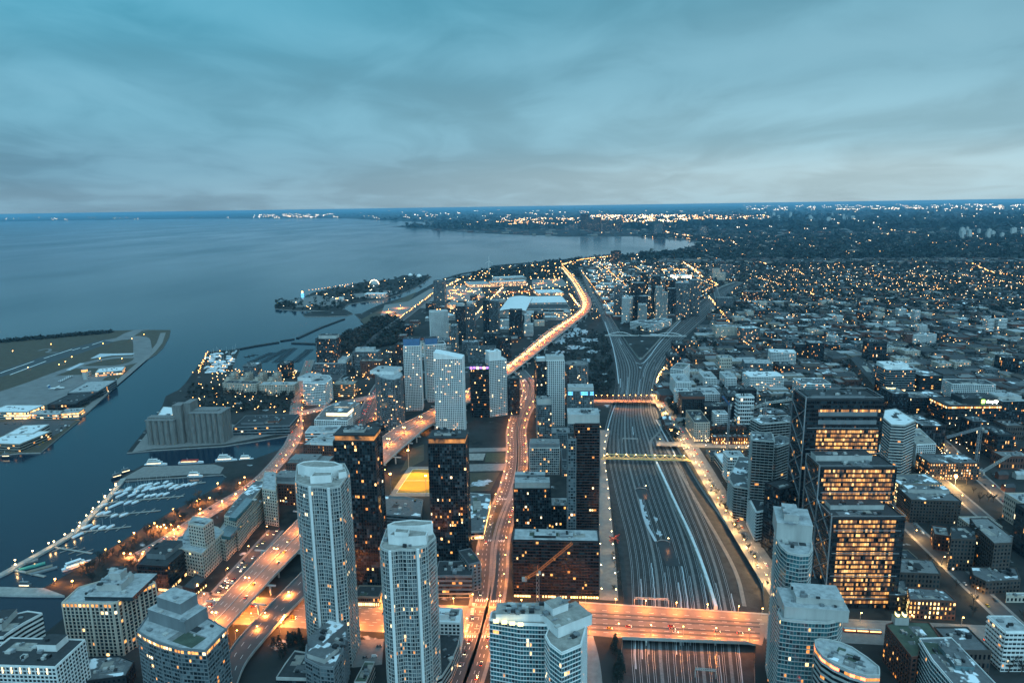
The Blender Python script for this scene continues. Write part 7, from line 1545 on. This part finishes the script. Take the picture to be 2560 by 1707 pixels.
for pts, n, f in (([(1526, 546), (1540, 566)], 40, .5), ([(1588, 551), (1612, 561), (1637, 571)], 40, .4), ([(1657, 577), (1668, 583), (1700, 588), (1745, 593), (1775, 600), (1800, 601), (1830, 604), (1839, 610), (1836, 616), (1822, 619)], 120, .42), ([(1708, 658), (1740, 680), (1752, 692), (1775, 706), (1798, 717)], 80, .4), ([(1808, 626), (1830, 632)], 16, .35), ([(1850, 637), (1878, 648), (1905, 660), (1918, 664)], 60, .38), ([(2388, 637), (2400, 629), (2425, 621), (2440, 619)], 40, .38), ([(2390, 636), (2410, 650), (2436, 664), (2455, 674), (2485, 686)], 55, .36), ([(2200, 573), (2250, 579), (2304, 585)], 30, .26), ([(1405, 665), (1445, 652), (1530, 643)], 60, .34), ([(1145, 568), (1176, 561)], 14, .26), ([(1192, 557), (1222, 550)], 16, .28), ([(1655, 678), (1715, 678)], 26, .4), ([(1660, 800), (1720, 750), (1755, 735), (1790, 716)], 60, .38), ([(1770, 745), (1800, 780), (1850, 850), (1900, 900)], 70, .36), ([(2120, 920), (2180, 972)], 50, .45), ([(2018, 735), (2048, 748)], 26, .45), ([(1990, 680), (2010, 690)], 8, .4), ([(2240, 1035), (2330, 1120), (2420, 1200)], 40, .34), ([(1120, 860), (1180, 800), (1215, 765), (1258, 722)], 70, .4), ([(1000, 800), (1040, 770), (1090, 732), (1150, 702)], 60, .38), ([(1425, 740), (1450, 775), (1470, 790)], 40, .45), ([(1640, 965), (1655, 935), (1680, 905)], 40, .5), ([(773, 730), (830, 722), (881, 713)], 16, .25), ([(838, 752), (858, 748)], 8, .4), ([(560, 935), (740, 940)], 26, .3), ([(497, 940), (520, 885)], 22, .34)): lit_road(pts, n, f, OO)
tag(LM.build('distant_lights'), 'countless small warm lights of the far city', 'lights', kind='stuff')
# ------------------------------------------------------------------ haze
hz = MB(); hz.prism([(-106500, -1800), (106500, -1800), (106500, 106500), (-106500, 106500)], -9, 349, 'ground', bottom=True); ho = hz.build('haze'); ho['kind'] = 'stuff'; ho['label'] = 'thin blue evening haze over city and lake'
m = bpy.data.materials.new('haze'); m.use_nodes = True; nt = m.node_tree; nt.nodes.clear(); pv = nt.nodes.new('ShaderNodeVolumePrincipled'); pv.inputs['Color'].default_value = (.27, .62, .87, 1); pv.inputs['Density'].default_value = HAZE; pv.inputs['Anisotropy'].default_value = .1
ou = nt.nodes.new('ShaderNodeOutputMaterial'); nt.links.new(pv.outputs[0], ou.inputs['Volume']); ho.data.materials.clear(); ho.data.materials.append(m)
# ------------------------------------------------------------------ tidy up: drop the unplaced originals, move each thing's empty to its base
for o in PROTOS: purge(o)
byp = {}
for o in COL.objects:
    if o.parent: byp.setdefault(o.parent.name, []).append(o)
for o in list(COL.objects):
    if o.type != 'EMPTY' or o.parent or o.location.length > .01: continue
    ch = byp.get(o.name, [])
    if not ch: continue
    xs = [c.location.x for c in ch if c.location.length > .01]; ys = [c.location.y for c in ch if c.location.length > .01]
    v = [c.data.vertices for c in ch if c.type == 'MESH' and c.location.length < .01 and len(c.data.vertices)]
    if v:
        q = [p.co for p in v[0]]; cx = sum(p.x for p in q)/len(q); cy = sum(p.y for p in q)/len(q)
    elif xs: cx, cy = sum(xs)/len(xs), sum(ys)/len(ys)
    else: continue
    o.location = (cx, cy, 0)
    for c in ch: c.location = (c.location.x-cx, c.location.y-cy, c.location.z)
SC.view_settings.view_transform = 'Standard'; SC.view_settings.look = 'None'; SC.view_settings.exposure = EXPO; SC.view_settings.gamma = 1
cy = SC.cycles; cy.max_bounces = 4; cy.diffuse_bounces = 2; cy.glossy_bounces = 2; cy.volume_bounces = 0; cy.transmission_bounces = 0; cy.use_denoising = True; cy.sample_clamp_indirect = 3; cy.sample_clamp_direct = 0
cy.use_light_tree = True; cy.caustics_reflective = False; cy.caustics_refractive = False
print('lamps', NL, 'trees', NT, 'cars', NC, 'objects', len(COL.objects))

for o in COL.objects:
    if not o.parent and o.get('label') and not 4 <= len(o['label'].replace('-', ' ').split()) <= 16: print('LABEL', len(o['label'].split()), o['label'])
